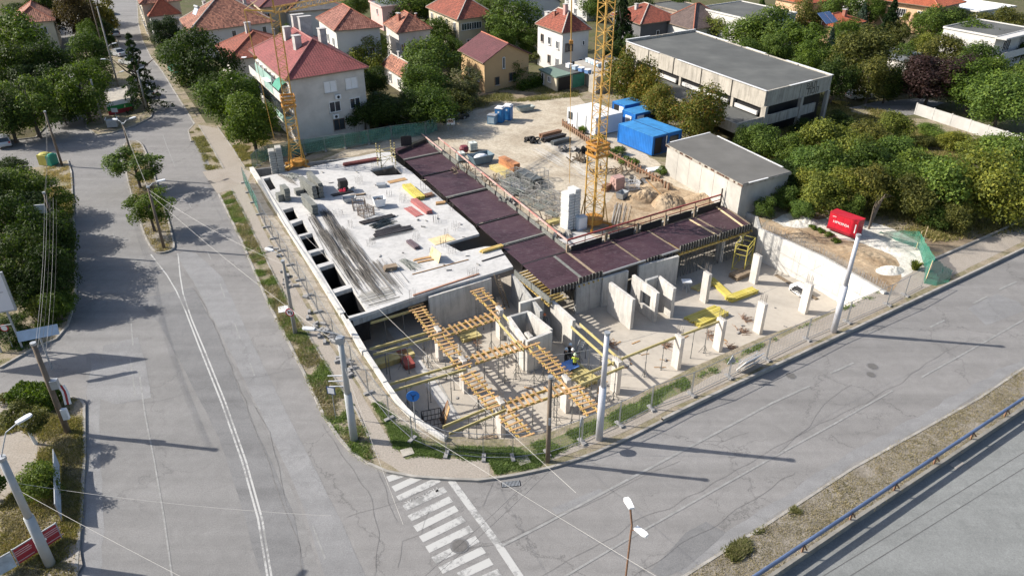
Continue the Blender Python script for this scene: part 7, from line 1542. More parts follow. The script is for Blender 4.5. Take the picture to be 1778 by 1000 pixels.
a_, b_ = P(708, 873), P(757, 850); text('ж/ахiон', .62, ((a_.x+b_.x)/2, (a_.y+b_.y)/2, .020), (0, 0, math.atan2((b_-a_).y, (b_-a_).x)), m_paint, None, ext=0, name='road_graffiti')
struct(bpy.data.objects['road_graffiti'])
# ================================================================== CRANES
def solve_z(x, y, v):
 lo, hi = -5, 31
 for _ in range(50):
  z = (lo+hi)/2; D = y*math.cos(PITCH)-(z-CAM_H)*math.sin(PITCH); U = y*math.sin(PITCH)+(z-CAM_H)*math.cos(PITCH)
  if CYP-FPX*U/D > v: lo = z
  else: hi = z
 return lo
def lattice_mesh(L, w, n, chord, brace, mat, tri=False, name='mast_section'):
 "square lattice along +z, length L"
 g = MB(); c = [(-w/2, -w/2), (w/2, -w/2), (w/2, w/2), (-w/2, w/2)]
 for x, y in c: g.bar((x, y, 0), (x, y, L), chord)
 for i in range(n):
  z0, z1 = L*i/n, L*(i+1)/n
  for k in range(4):
   a, b = c[k], c[(k+1) % 4]
   if (i+k) % 2: a, b = b, a
   g.bar((a[0], a[1], z0), (b[0], b[1], z1), brace)
   if i % 2 == 0: g.bar((a[0], a[1], z0), (b[0], b[1], z0), brace)
 return g.mesh(name, mat)
def crane(base, rz, label, mat, h_low, h_tot, w_low, w_up, jib_az, jib_len, strut_az, ballast, bh, bmat, guy_to, strut_len=4.5):
 t = thing('tower_crane', label, 'tower crane', base)
 sl = 2.4; m1 = lattice_mesh(sl, w_low, 3, .11, .045, mat); n1 = round(h_low/sl)
 for i in range(n1): link('mast_section', m1, t, (0, 0, 1.0+i*sl), rz)
 z = 1.0+n1*sl
 g = MB(); m = Matrix.Rotation(rz, 3, 'Z')
 for zz in (-.55, .1, .5):
  for k in range(4):
   a = [(-.5, -.5), (.5, -.5), (.5, .5), (-.5, .5)][k]; b = [(-.5, -.5), (.5, -.5), (.5, .5), (-.5, .5)][(k+1) % 4]; ww = w_low+.25; g.bar(m @ Vector((a[0]*ww, a[1]*ww, 0))+Vector((0, 0, z+zz)), m @ Vector((b[0]*ww, b[1]*ww, 0))+Vector((0, 0, z+zz)), .12, .22)
 g.build('collar', m_oran, t)
 m2 = lattice_mesh(sl, w_up, 4, .08, .035, mat); n2 = int((h_tot-z)/sl)
 for i in range(n2): link('mast_section', m2, t, (0, 0, z+i*sl), rz)
 zt = z+n2*sl
 for (dx, dy) in ((1, 1), (-1, 1), (1, -1), (-1, -1)):
  g = MB(); q = m @ Vector((dx*1.25, dy*1.25, 0)); g.bar((q.x, q.y, .35), (0, 0, .7), .2); g.tube((q.x, q.y, -.05), (q.x, q.y, .4), .16, n=8); g.build('outrigger', m_oran, t)
  g = MB(); g.bar(m @ Vector((dx*w_low/2, dy*w_low/2, 3.2)), m @ Vector((dx*1.0, dy*1.0, .5)), .09); g.build('base_strut', mat, t)
 g = MB(); g.tube((0, 0, .45), (0, 0, 1.0), w_low*.72, n=16); g.build('slewing_ring', m_oran, t)
 d = Vector((math.cos(jib_az), math.sin(jib_az), 0)); rot = d.to_track_quat('Z', 'Y')
 mj = lattice_mesh(3.0, .6, 4, .06, .03, mat, name='jib_section')
 for i in range(int(jib_len/3)): o = link('jib_section', mj, t, Vector((0, 0, zt+.3))+d*(i*3)); o.rotation_euler = rot.to_euler()
 s = Vector((math.cos(strut_az), math.sin(strut_az), 0)); tip = Vector((0, 0, zt+.2))+s*strut_len
 g = MB(); g.bar((0, 0, zt+.2), tip, .16); g.bar((0, 0, zt-.8), tip, .07); g.build('counter_strut', mat, t)
 g = MB(); g.bar((0, 0, zt), (0, 0, zt+2.4), .14); g.tube((0, 0, zt+2.4), tip, .03, n=5); g.tube((0, 0, zt+2.4), Vector((0, 0, zt+.8))+d*jib_len*.6, .03, n=5); g.build('tie_bar', mat, t)
 gt = Vector(guy_to)-Vector(base); mid = tip.lerp(gt, .35)
 g = MB(); g.tube(tip, mid, .055, n=6); g.tube(mid, gt, .028, n=5); g.build('guy_rod', m_rust if mat is m_oran else mat, t); g = MB(); g.box(mid, (.35, .3, .3)); g.build('guy_sheave', m_oran, t)
 bp = Vector(ballast)-Vector(base); k = int(bh/.30)
 g = MB(); g.box((0, 0, .12), (1.25, .72, .235)); g.box((0, 0, .26), (1.1, .6, .05)); mb_ = g.mesh('ballast_block', bmat)
 for j in (-1, 1):
  for i in range(k-(1 if j < 0 else 0)): link('ballast_block', mb_, t, (bp.x+math.cos(rz)*j*.39+R.uniform(-.02, .02), bp.y+math.sin(rz)*j*.39, bp.z+.1+i*.30), rz+PI/2)
 g = MB(); g.bar((bp.x, bp.y, .3), (0, 0, .6), .3, .3); g.build('base_beam', mat, t)
 return t, zt
m_ball = M('grey_ballast_concrete', (.36, .355, .33), .9, .15, 1.2, stain=.3, rand=.12); m_ballw = M('pale_ballast_concrete', (.55, .56, .55), .85, .1, 1.2, stain=.15, rand=.08)
bL = P(518, 292, .1); zt = solve_z(bL.x, bL.y, 8)
crane(bL, .35, 'orange-yellow tower crane left, before the pink roofed block, with grey ballast stack', m_yelc, 7.0, zt-.1, 1.25, .95, math.radians(58), 20, math.radians(168), P(484, 303, .1), 3.5, m_ball, P(476, 241, 3.6), 3.6)
bR = P(1030, 392, .1)
crane(bR, .6, 'yellow lattice tower crane right, rising out of the picture beside the pale ballast stack', m_yelc, 7.0, 25.0, 1.35, 1.05, math.radians(80), 24, math.radians(160), P(989, 396, .1), 4.3, m_ballw, P(989, 318, 4.3), 3.3)
t = thing('control_cabinet', 'pale blue-white control cabinet between the ballast stack and the right crane base', 'cabinet', P(1008, 398, .1), .5); g = MB(); g.box((0, 0, .75), (1.05, .7, 1.4)); g.build('body', M('pale_cabinet', (.48, .54, .60), .5, .1, 2, stain=.2), t); g = MB(); g.box((0, -.36, .8), (.9, .02, 1.1)); g.build('door', m_white, t)
# ================================================================== CONTAINERS, CABINS, TOILETS, MACHINES
def container(px, rz, L, Wd, H_, mat, label, roofm=None, parts=(), z=.1, name='site_container', group=None, frame=None, z0=.12):
 p = P(*px, z); t = thing(name, label, 'container', p, rz, group)
 g = MB(); g.b6(0, L, 0, Wd, z0+.02, H_-.04); g.build('body', mat, t)
 g = MB(); g.b6(-.03, L+.03, -.03, Wd+.03, H_-.036, H_+.03); g.build('roof', roofm or mat, t)
 g = MB();
 for x in (0, L):
  for y in (0, Wd): g.b6(x-.06, x+.06, y-.06, y+.06, z0, H_-.05)
 for y in (0, Wd): g.b6(.062, L-.062, y-.055, y+.055, z0, z0+.14)
 for x in (0, L): g.b6(x-.055, x+.055, .062, Wd-.062, z0, z0+.14)
 g.build('frame', frame or mat, t)
 for (nm, side, a0, a1, b0, b1, m_) in parts:
  g = MB()
  if side == 'front': g.b6(a0, a1, -.09, -.03, b0, b1)
  elif side == 'left': g.b6(-.09, -.03, a0, a1, b0, b1)
  elif side == 'right': g.b6(L+.03, L+.09, a0, a1, b0, b1)
  g.build(nm, m_, t)
 return t
m_cblue = m_ribs('blue_container_sheet', (.010, .13, .43), .30, .5, .07, .25, axis=1); m_cblue_r = m_ribs('blue_container_roof', (.035, .20, .46), .5, .6, .03, .28, axis=1)
m_cblf = M('blue_frame', (.012, .12, .38), .45, .1, 2); m_cwh = m_ribs('white_container_sheet', (.62, .63, .64), .5, .5, .02, .06, axis=1)
m_inter = M('dark_blue_sheet', (.012, .03, .09), .5)  # plain dark blue for cabin panels, an opening and the roof seam
CA = math.radians(34)
# local axes: x along CA (right/away), y along the row (away-left). origin = near-left corner
c1 = container((1131, 272), CA, 4.9, 6.4, 2.55, m_cblue, 'largest blue pair of site cabins nearest the utility building', m_cblue_r, frame=m_cblf, parts=(('door', 'front', .35, 1.5, .2, 2.3, m_glassd), ('panel', 'front', 1.6, 2.5, .2, 2.3, m_inter), ('window', 'front', 2.9, 4.4, 1.0, 2.1, m_glass), ('lamp_bracket', 'front', 2.2, 2.35, 1.3, 2.3, m_white)))
c1.rotation_euler = (0, 0, CA)
g = MB(); g.b6(2.42, 2.5, 0, 6.4, 2.585, 2.61); g.build('roof_seam', m_inter, c1)
container((1101, 230), CA, 4.0, 2.6, 2.5, m_cblue, 'middle blue site cabin with a white framed window', m_cblue_r, frame=m_cblf, parts=(('window', 'left', .7, 1.9, .9, 2.0, m_white), ('pane', 'left', .9, 1.7, 1.1, 1.8, m_glass), ('window', 'front', .3, 1.5, 1.2, 2.2, m_white), ('opening', 'front', 1.6, 3.6, .9, 2.2, m_inter)))
container((1083, 214), CA, 3.6, 2.6, 2.5, m_cblue, 'small blue site cabin with an open white door next to the white container', m_cblue_r, frame=m_cblf, parts=(('door', 'left', .2, 1.1, .15, 2.2, m_white), ('opening', 'left', 1.15, 2.2, .15, 2.25, m_glassd)))
container((1033, 238), CA, 4.6, 6.1, 2.55, m_cwh, 'white site office container with two narrow windows', m_cwh, frame=m_white, parts=(('window', 'left', 5.0, 5.3, 1.1, 2.1, m_glass), ('window', 'left', 5.5, 5.8, 1.1, 2.1, m_glass), ('seam', 'left', 3.9, 3.94, .2, 2.4, m_galv), ('seam', 'left', 2.0, 2.04, .2, 2.4, m_galv)))
for (px, lab) in (((868, 212), 'left blue portable toilet with white roof'), ((882, 208), 'right blue portable toilet with white roof')):
 t = thing('portable_toilet', lab, 'portable toilet', P(*px, .1), math.radians(-20), 'portable toilets in the gravel yard'); m_tb = M('toilet_blue', (.02, .14, .36), .5, .1, 2)
 g = MB(); g.b6(-.55, .55, -.55, .55, .05, 2.0); g.build('body', m_tb, t); g = MB(); g.b6(-.38, .38, -.58, -.552, .15, 1.85); g.build('door', M('toilet_door', (.03, .17, .40), .5), t)
 g = MB(); g.prism([Vector((-.6, -.6, 0)), Vector((.6, -.6, 0)), Vector((.6, .6, 0)), Vector((-.6, .6, 0))], 2.004, 2.10); g.prism([Vector((-.45, -.45, 0)), Vector((.45, -.45, 0)), Vector((.45, .45, 0)), Vector((-.45, .45, 0))], 2.104, 2.24); g.build('roof', m_white, t)
 g = MB(); g.tube((0, -.60, 1.55), (0, -.585, 1.55), .14, n=12); g.build('emblem', m_white, t)
t = thing('water_tank_box', 'small square grey-blue box left of the portable toilets', 'box', P(855, 215, .1), math.radians(-20)); g = MB(); g.b6(-.6, .6, -.5, .5, .02, 1.25); g.build('body', M('grey_blue_plastic', (.14, .24, .34), .6), t); g = MB(); g.b6(-.45, .45, -.53, -.502, .2, 1.0); g.build('front_panel', M('pale_blue_plastic', (.35, .45, .52), .6), t)
g = MB(); g.b6(-.63, .63, -.53, .53, 1.254, 1.32); g.build('lid', m_galv, t)
# skip and IBC tanks
def skip(px, rz, L, Wd, H_, mat, label, z=.1, cat='skip', name='skip', fill=None):
 t = thing(name, label, cat, P(*px, z), rz); g = MB(); a, b = L*.36, L*.5
 lo = [(-a, -Wd/2*.85, .1), (a, -Wd/2*.85, .1), (a, Wd/2*.85, .1), (-a, Wd/2*.85, .1)]; hi = [(-b, -Wd/2, H_), (b, -Wd/2, H_), (b, Wd/2, H_), (-b, Wd/2, H_)]
 k = .06; hin = [(x*(1-k), y*(1-k), zz-.0) for x, y, zz in hi]; lin = [(x*.94, y*.94, .2) for x, y, _ in lo]
 g.add(lo+hi, [(3, 2, 1, 0)]+[(i, (i+1) % 4, 4+(i+1) % 4, 4+i) for i in range(4)]); g.add(hi+hin, [(i, (i+1) % 4, 4+(i+1) % 4, 4+i) for i in range(4)]); g.add(hin+lin, [(i, (i+1) % 4, 4+(i+1) % 4, 4+i) for i in range(4)]+[(4, 5, 6, 7)]); g.build('tub', mat, t)
 if fill: g = MB(); g.sphere((0, 0, H_*.7), min(L, Wd)*.4, 9, 5, (L/Wd*.8, 1, .55)); g.build('load', fill, t)
 return t
skip((835, 283), .55, 3.0, 1.7, 1.1, M('skip_blue_grey', (.12, .18, .22), .6, .2, 2, stain=.3), 'grey-blue skip filled with bags beside the deck formwork', fill=m_lamp)
def ibc(px, label, z=.1, rz=.4):
 t = thing('ibc_tank', label, 'tank', P(*px, z), rz, 'white caged tanks in the yard'); g = MB(); g.b6(-.46, .46, -.46, .46, .16, 1.12); g.build('tank', M('milky_plastic', (.58, .62, .56), .4, .1, 2), t)
 g = MB();
 for zz in (.2, .5, .8, 1.12):
  for k in range(4): a = [(-.5, -.5), (.5, -.5), (.5, .5), (-.5, .5)]; g.bar((*a[k], zz), (*a[(k+1) % 4], zz), .03)
 for x in (-.5, -.17, .17, .5):
  for s in (-.5, .5): g.bar((x, s, .1), (x, s, 1.14), .025); g.bar((s, x, .1), (s, x, 1.14), .025)
 g.build('cage', m_zinc, t); g = MB(); g.b6(-.52, .52, -.5, .5, 0, .13); g.build('pallet', m_woodo, t); g = MB(); g.tube((0, 0, 1.12), (0, 0, 1.18), .12, n=10); g.build('lid', m_galv, t)
ibc((821, 262), 'white caged tank standing behind the skip'); ibc((800, 280), 'second white caged tank close to the deck edge');
t = thing('wheelbarrow', 'dark red barrow-like mixer tub behind the caged tanks', 'mixer', P(806, 268, .1)); g = MB(); g.lathe([(0, .3), (.5, .35), (.62, .8), (.45, 1.1), (0, 1.1)], (0, 0, 0), 12); g.build('drum', M('dark_red', (.16, .03, .04), .6), t); g = MB()
for a_ in (0, 2.1, 4.2): g.bar((.5*math.cos(a_), .5*math.sin(a_), 0), (.3*math.cos(a_), .3*math.sin(a_), .5), .06)
g.build('leg', m_galv, t)
# red generator on the sand
t = thing('generator', 'bright red enclosed generator standing on the white sand', 'generator', P(1484, 414, .35), math.radians(128)); GL, GW, GH = 3.0, 1.15, 1.75
g = MB(); g.b6(0, GL, -GW, 0, .22, GH); g.build('canopy', m_red, t); g = MB(); g.b6(-.03, GL+.03, -GW-.03, .03, GH+.002, GH+.06); g.build('roof', m_red, t); g = MB(); g.b6(-.05, GL+.05, -GW-.02, .02, 0, .2); g.build('base_frame', M('dark_red_frame', (.22, .01, .02), .5), t)
for k in range(4): g = MB(); g.b6(GL+.0, GL+.02, -GW+.15, -.15, .45+k*.3, .6+k*.3); g.build('louvre', m_glassd, t)
for k in range(4): g = MB(); g.b6(.08+k*.72, .74+k*.72, .003, .018, .35, GH-.12); g.build('door', M('red_door', (.46, .014, .03), .35), t)
text('HIMOINSA', .36, (GL*.55, .03, .95), (PI/2, 0, PI), m_white, t); text('RENT', .16, (GL*.82, .03, GH-.3), (PI/2, 0, PI), m_white, t)
g = MB(); g.b6(.12, .24, .02, .03, .5, 1.4); g.build('label_strip', m_white, t)
# ================================================================== LOOSE MATERIAL
def box_stack(px, rz, L, Wd, H_, n, mat, label, cat, name, z=SZ, gap=.012, jit=.03, part='board', group=None, pack=None):
 "n layers of sheets or beams lying on each other"
 t = thing(name, label, cat, P(*px, z), rz, group); hh = H_/n; q = random.Random(int(px[0]*3+px[1]))
 g = MB(); g.b6(-L/2, L/2, -Wd/2, Wd/2, gap/2, hh-gap/2); me = g.mesh(part, mat)
 if pack:                      # several beams side by side in each layer
  g = MB(); w = Wd/pack; g.b6(-L/2, L/2, -w/2*.82, w/2*.82, gap/2, hh-gap/2); me = g.mesh(part, mat)
 for i in range(n):
  for j in range(pack or 1): link(part, me, t, (q.uniform(-jit, jit)*3, (((j+.5)/pack-.5)*Wd if pack else 0)+q.uniform(-jit, jit), i*hh), q.uniform(-.01, .01)*(1 if pack else 2))
 return t
a33, a118 = A_MAIN+.02, A_SIDE
FS = 'stacked grey form panels on the white slab'
box_stack((497, 346), a118+.1, 1.5, .6, 1.5, 9, m_form, 'upright pair of grey form panel stacks near the top left of the slab, taller one', 'panel stack', 'panel_stack', group=FS, part='panel'); box_stack((487, 348), a118+.1, 1.0, .6, .8, 5, m_form, 'low grey form panel stack beside the tallest one at the slab left', 'panel stack', 'panel_stack', group=FS, part='panel')
box_stack((520, 337), a118, .9, .9, .6, 5, m_form, 'square grey panel stack in the middle of the stacks', 'panel stack', 'panel_stack', group=FS, part='panel')
box_stack((537, 337), a118+.15, 3.6, .5, 1.5, 10, m_form, 'tall dark panel stack with timber leaning on it, left of a pair', 'panel stack', 'panel_stack', group=FS, part='panel'); box_stack((549, 333), a118+.05, 4.2, .5, 1.7, 11, m_form, 'longest tall dark panel stack, right of a pair', 'panel stack', 'panel_stack', group=FS, part='panel')
box_stack((539, 364), a118+.06, 3.6, .6, 1.2, 8, m_form, 'long grey panel stack above the steel bar bundles', 'panel stack', 'panel_stack', group=FS, part='panel')
box_stack((596, 331), .5, .9, .9, 1.3, 6, m_plydark, 'dark crate topped with red caps in the middle of the upper slab', 'crate', 'crate');
t = thing('red_caps', 'red plastic caps heaped on the dark crate', 'caps', P(596, 331, SZ+1.3));
for k in range(14): g = MB(); g.lathe([(0, 0), (.09, 0), (.07, .14), (0, .14)], (R.uniform(-.36, .36), R.uniform(-.36, .36), 0), 7); g.build('cap', M('red_plastic', (.42, .02, .05), .5), t)
def bars(p, q, n, label, mat, r=.014, w=.6, z=SZ, layers=2, name='bar_bundle', cat='steel bars', group=None, wob=.05, part='bar', seed=None):
 a, b = P(*p, z), P(*q, z); L = (b-a).length; ang = math.atan2((b-a).y, (b-a).x); t = thing(name, label, cat, a, ang, group); qq = random.Random(seed or int(p[0]*5+p[1]))
 g = MB(); g.tube((0, 0, r), (L/2, 0, r*1.2), r, n=4, cap=False); g.tube((L/2, 0, r*1.2), (L, 0, r), r, n=4, cap=False); me = g.mesh(part, mat)
 for i in range(n): o = link(part, me, t, (qq.uniform(-.08, .08)*L, qq.gauss(0, w*.36), .01+qq.random()**2*.05*layers), qq.gauss(0, wob*.35), (qq.uniform(.7, 1.05), 1, 1))
 return t
RB = 'dark steel bar bundles along the slab'
m_bard = M('dark_rebar', (.10, .09, .08), .65, .4, 3, rand=.6)
for p, q, n, w, lab in (((541, 376), (578, 436), 26, .55, 'upper left'), ((564, 368), (602, 430), 40, .75, 'upper right'), ((560, 404), (604, 470), 30, .6, 'second on the left'), ((586, 398), (628, 460), 44, .8, 'darkest, in the middle'), ((588, 446), (632, 508), 30, .6, 'third on the left'), ((606, 432), (650, 490), 40, .8, 'right of the middle'), ((622, 470), (662, 518), 26, .7, 'lowest, near the slab edge'), ((650, 456), (692, 508), 24, 1.0, 'lower right, thinnest')):
 bars(p, q, n, 'long dark steel bar bundle on the left slab side, '+lab, m_bard, .017, w*1.2, layers=5, group=RB, wob=.05)
bars((630, 523), (692, 506), 18, 'pale yellowish bars laid crosswise at the slab front edge', M('pale_rebar', (.42, .37, .27), .6), .018, 1.5, group=None, wob=.01); bars((486, 304), (516, 322), 22, 'thin grey bar bundle at the upper left corner of the slab', m_bard, .016, .5, wob=.04)
t = bars((643, 417), (714, 402), 10, 'long flat lattice girder strip lying across the slab', M('grey_bar', (.34, .33, .31), .6), .016, .5, wob=.01); g = MB()
for k in range(44): g.bar((k*.11+.1, -.3, .03), (k*.11+.1, .3, .03), .014)
stuff(g.build('crossbar', MATS['grey_bar'], t))
for p, q, n, lab in (((577, 341), (612, 333), 6, 'left of the dark crate'), ((608, 341), (634, 338), 4, 'right of the dark crate'), ((627, 389), (684, 375), 8, 'above the tube pile'), ((651, 411), (715, 396), 10, 'below the tube pile, long'), ((653, 405), (697, 393), 6, 'right under the tube pile')):
 a, b = P(*p, SZ), P(*q, SZ); box_stack(((p[0]+q[0])/2, (p[1]+q[1])/2), math.atan2((b-a).y, (b-a).x), (b-a).length, .09*n, .16, 2, m_plydark if n > 4 else m_woodo, 'dark timber beams lying flat on the slab '+lab, 'timber', 'timber_stack', pack=max(2, n//2), part='beam', group='dark timber lying on the slab')
t = bars((648, 396), (684, 383), 34, 'loose pile of green-grey scaffold tubes on the slab', M('green_grey_tube', (.13, .15, .14), .7, .3, 3, rand=.5), .03, 1.0, layers=7, wob=.5, name='tube_pile', cat='tubes', part='tube')
bars((500, 307), (519, 313), 16, 'small heap of grey frames at the upper left of the slab', MATS['green_grey_tube'], .035, .9, layers=8, wob=.5, name='tube_pile', cat='tubes', part='tube'); bars((698, 452), (722, 470), 26, 'grid-like heap of galvanised tubes in the lower part of the slab', MATS['green_grey_tube'], .022, .7, layers=3, wob=.35, name='tube_pile', cat='tubes', part='tube')
box_stack((718, 336), a118+.02, 4.2, 1.0, .42, 4, m_yelb, 'bright yellow beam stack on the right side of the slab', 'beam stack', 'beam_stack', pack=5, part='beam'); m_redg = M('pink_red_steel', (.36, .13, .12), .6, .2, 2, stain=.2)
box_stack((732, 361), a118+.08, 3.8, .7, .40, 3, m_redg, 'pink-red steel profile stack below the bright yellow beams', 'profile stack', 'beam_stack', pack=3, part='profile'); box_stack((718, 368), a118+.12, 2.6, .9, .08, 1, m_redg, 'flat pink-red profiles beside the taller pink-red stack', 'profile stack', 'beam_stack', pack=4, part='profile')
box_stack((628, 283), a33-.1, 4.4, .7, .3, 3, M('dark_red_sheet', (.15, .045, .04), .6, .2, 2), 'dark red profile stack at the back edge of the slab', 'profile stack', 'beam_stack', pack=3, part='profile')
def crate(px, label, sx, sy, sz, mat, z=SZ, rz=.3, slat=5, frame=None, group=None, name='wire_crate'):
 t = thing(name, label, 'crate', P(*px, z), rz, group); g = MB()
 for x in (-sx/2, sx/2):
  for y in (-sy/2, sy/2): g.bar((x, y, 0), (x, y, sz), .05)
 for zz in (.08, sz*.5, sz):
  c = [(-sx/2, -sy/2), (sx/2, -sy/2), (sx/2, sy/2), (-sx/2, sy/2)]
  for k in range(4): g.bar((*c[k], zz), (*c[(k+1) % 4], zz), .04)
 g.build('frame', frame or mat, t); g = MB()
 for k in range(slat): f = (k+.5)/slat-.5; g.bar((f*sx, -sy/2, .05), (f*sx, -sy/2, sz), .03); g.bar((f*sx, sy/2, .05), (f*sx, sy/2, sz), .03); g.bar((-sx/2, f*sy, .05), (-sx/2, f*sy, sz), .03); g.bar((sx/2, f*sy, .05), (sx/2, f*sy, sz), .03)
 g.build('wire', mat, t); return t
m_brf = M('brown_crate_steel', (.15, .115, .09), .7, .3, 3)
crate((624, 362), 'brown wire crate on the slab, back one of two', 1.3, 1.0, 1.0, m_brf); crate((636, 374), 'brown wire crate on the slab, front one of two', 1.3, 1.1, .9, m_brf, rz=.8)
skip((659, 358), .4, 1.3, 1.1, .95, m_white, 'small white tipping skip in the middle of the slab', z=SZ, fill=m_plydark); skip((607, 350), .3, 1.5, 1.0, .5, m_galv, 'low grey tray on the slab right of the timber', z=SZ)
box_stack((663, 352-28), .2, 1.0, .8, .35, 2, m_galv, 'low grey box beside the rear slab opening', 'box', 'grey_box', part='box'); box_stack((678, 468), .4, 1.1, .7, .4, 4, m_woodo, 'small brown timber pile in the lower left of the slab', 'timber', 'timber_stack', part='board'); box_stack((736, 449), a33-.15, 1.9, .30, .1, 1, m_wood, 'orange plank pair, upper plank, on the lower slab', 'plank', 'plank', pack=2, part='board')
box_stack((742, 453), a33-.15, 2.0, .25, .08, 1, m_wood, 'orange plank pair, lower plank, on the lower slab', 'plank', 'plank', part='board'); box_stack((718, 427), a118+.1, 1.8, .6, .28, 3, M('purple_grey_sheet', (.12, .09, .10), .6), 'dark purple-grey profile bundle on the lower slab', 'profile stack', 'beam_stack', pack=2, part='profile')
box_stack((853, 434), a33, 2.3, .5, .25, 2, m_yel, 'short yellow boards at the right corner of the slab by the stair opening', 'board stack', 'beam_stack', pack=2, part='beam'); box_stack((860, 447), a33, 2.8, .14, .08, 1, m_plydark, 'single dark beam near the right corner of the slab', 'beam', 'timber_beam', part='beam'); box_stack((764, 464), a33-.05, 5.6, .08, .07, 1, m_wood, 'single long thin lath across the lower slab', 'lath', 'timber_lath', part='lath')
box_stack((777, 494), a33+.04, 6.6, .16, .10, 1, M('red_brown_plank', (.34, .18, .12), .8, .2, 2), 'long reddish plank along the front edge of the slab', 'plank', 'plank', part='board'); box_stack((745, 341), .6, 1.0, .7, .3, 3, m_rust, 'rusty brown heap of clamps beside the yellow beams', 'clamps', 'clamp_heap', pack=4, part='clamp'); box_stack((768, 416), a33, 2.2, 1.5, .05, 1, m_woodp, 'pale plywood sheet beside the stair opening', 'plywood sheet', 'plywood_sheet', part='sheet')
box_stack((765, 354), .3, 1.0, .5, .2, 2, m_wood, 'few orange boards near the purple deck edge', 'board stack', 'timber_stack', pack=3, part='board'); box_stack((690, 314), a33, 2.2, .8, .06, 1, m_wood, 'orange plywood pieces below the rear slab opening', 'plywood sheet', 'plywood_sheet', part='sheet')
t = thing('leaning_board', 'brown board propped upright on the lower slab throwing a long shadow', 'board', P(756, 450, SZ), a118+.1); g = MB(); m = Matrix.Rotation(.35, 3, 'X'); g.box((0, 0, .45), (1.8, .05, 1.0), m=m); g.build('board', m_woodp, t); g = MB(); g.bar((0, .1, 0), (0, -.2, .8), .06); g.build('strut', m_woodo, t)
for i, (u, v) in enumerate([(652, 322), (575, 318), (700, 395), (760, 380), (800, 390), (735, 395), (812, 445), (780, 470), (700, 440), (660, 445), (600, 470), (620, 300), (560, 300), (690, 375), (612, 327), (770, 460), (830, 460), (805, 412), (726, 383), (740, 384)]):
 o = link('offcut', me_db, None, P(u, v, SZ+.002), R.uniform(0, 3)); o.scale = (R.uniform(.3, 1.2), R.uniform(.2, .6), R.uniform(.3, .9)); tag(o, 'small grey offcut lying on the white slab', 'offcut', 'offcuts scattered on the slab')
# scaffold tower with hazard stripes, yellow scaffold in the pit
def m_haz():
 m, nt, bs = new_mat('hazard_stripe'); v = coord(nt, False); s_ = nt.nodes.new('ShaderNodeSeparateXYZ'); nt.links.new(v, s_.inputs[0]); f = nt.nodes.new('ShaderNodeMath'); f.operation = 'PINGPONG'; f.inputs[1].default_value = .16; nt.links.new(s_.outputs[2], f.inputs[0])
 c = ramp(nt, f.outputs[0], [(0, (.02, .02, .02)), (.079, (.02, .02, .02)), (.08, (.65, .55, .25))]); nt.links.new(c, bs.inputs['Base Color']); MATS['hazard_stripe'] = m; return m
m_hz = m_haz()
def scaffold(px, z, rz, sx, sy, H_, mat, label, deck=None, levels=(1.0, 2.0), pm=None):
 t = thing('scaffold_tower', label, 'scaffold', P(*px, z), rz)
 for x in (-sx/2, sx/2):
  for y in (-sy/2, sy/2): g = MB(); g.box((x, y, H_/2), (.09, .09, H_)); g.build('post', pm or mat, t)
 g = MB()
 for zz in levels:
  for x in (-sx/2, sx/2): g.bar((x, -sy/2, zz), (x, sy/2, zz), .05)
  for y in (-sy/2, sy/2): g.bar((-sx/2, y, zz), (sx/2, y, zz), .05)
 g.bar((-sx/2, -sy/2, .1), (sx/2, -sy/2, H_*.6), .04); g.bar((sx/2, sy/2, .1), (-sx/2, sy/2, H_*.6), .04); g.build('rail', mat, t)
 if deck: g = MB(); g.box((0, 0, deck), (sx, sy, .06)); g.build('platform', m_plydark, t)
 return t
scaffold((672, 287), SZ, a33, 1.9, 1.0, 2.9, m_yelg, 'scaffold frame with black and yellow striped posts at the back of the slab', levels=(.9, 1.9), pm=m_hz); scaffold((1287, 464), FZ, 1.0, 2.3, 1.2, 3.0, m_yelb, 'yellow scaffold tower in the pit corner by the retaining wall', deck=1.9, levels=(.3, 1.9, 2.45, 2.95))
# on the basement floor
YS = 'yellow beam stacks on the basement floor'
box_stack((1250, 502), a118-.2, 3.6, .7, .3, 3, m_yelb, 'yellow beam stack behind the second column, leading to the corner', 'beam stack', 'beam_stack', z=FZ, pack=6, part='beam', group=YS); box_stack((1287, 514), a33-.05, 3.4, .9, .35, 3, m_yelb, 'fan-like yellow beam stack right of the second column row', 'beam stack', 'beam_stack', z=FZ, pack=6, part='beam', group=YS)
box_stack((1222, 547), a33-.02, 3.8, 1.0, .22, 2, m_yelb, 'flatter yellow beam stack, back of the two in the pit middle', 'beam stack', 'beam_stack', z=FZ, pack=7, part='beam', group=YS); box_stack((1235, 556), a33+.02, 3.6, .7, .4, 3, m_yelb, 'taller yellow beam stack, front of the two in the pit middle', 'beam stack', 'beam_stack', z=FZ, pack=5, part='beam', group=YS); box_stack((1222, 497), a33, 2.5, .9, .2, 1, m_yelg, 'faded yellow beams in the shade behind the tall column', 'beam stack', 'beam_stack', z=FZ, pack=5, part='beam', group=YS)
box_stack((1290, 478), a33, 2.8, 1.1, .5, 5, m_woodo, 'brown plywood stack on yellow bearers near the yellow scaffold', 'plywood stack', 'board_stack', z=FZ, part='sheet'); box_stack((814, 583), a33-.1, 1.7, 1.7, .3, 3, m_yelg, 'square yellowish pallet under the ladder-like forms', 'pallet', 'pallet', z=FZ, pack=5, part='board'); box_stack((1008, 655), a118+.1, 2.6, 1.4, .5, 4, m_yelg, 'yellow-brown board stack beside the workers', 'board stack', 'board_stack', z=FZ, pack=5, part='board')
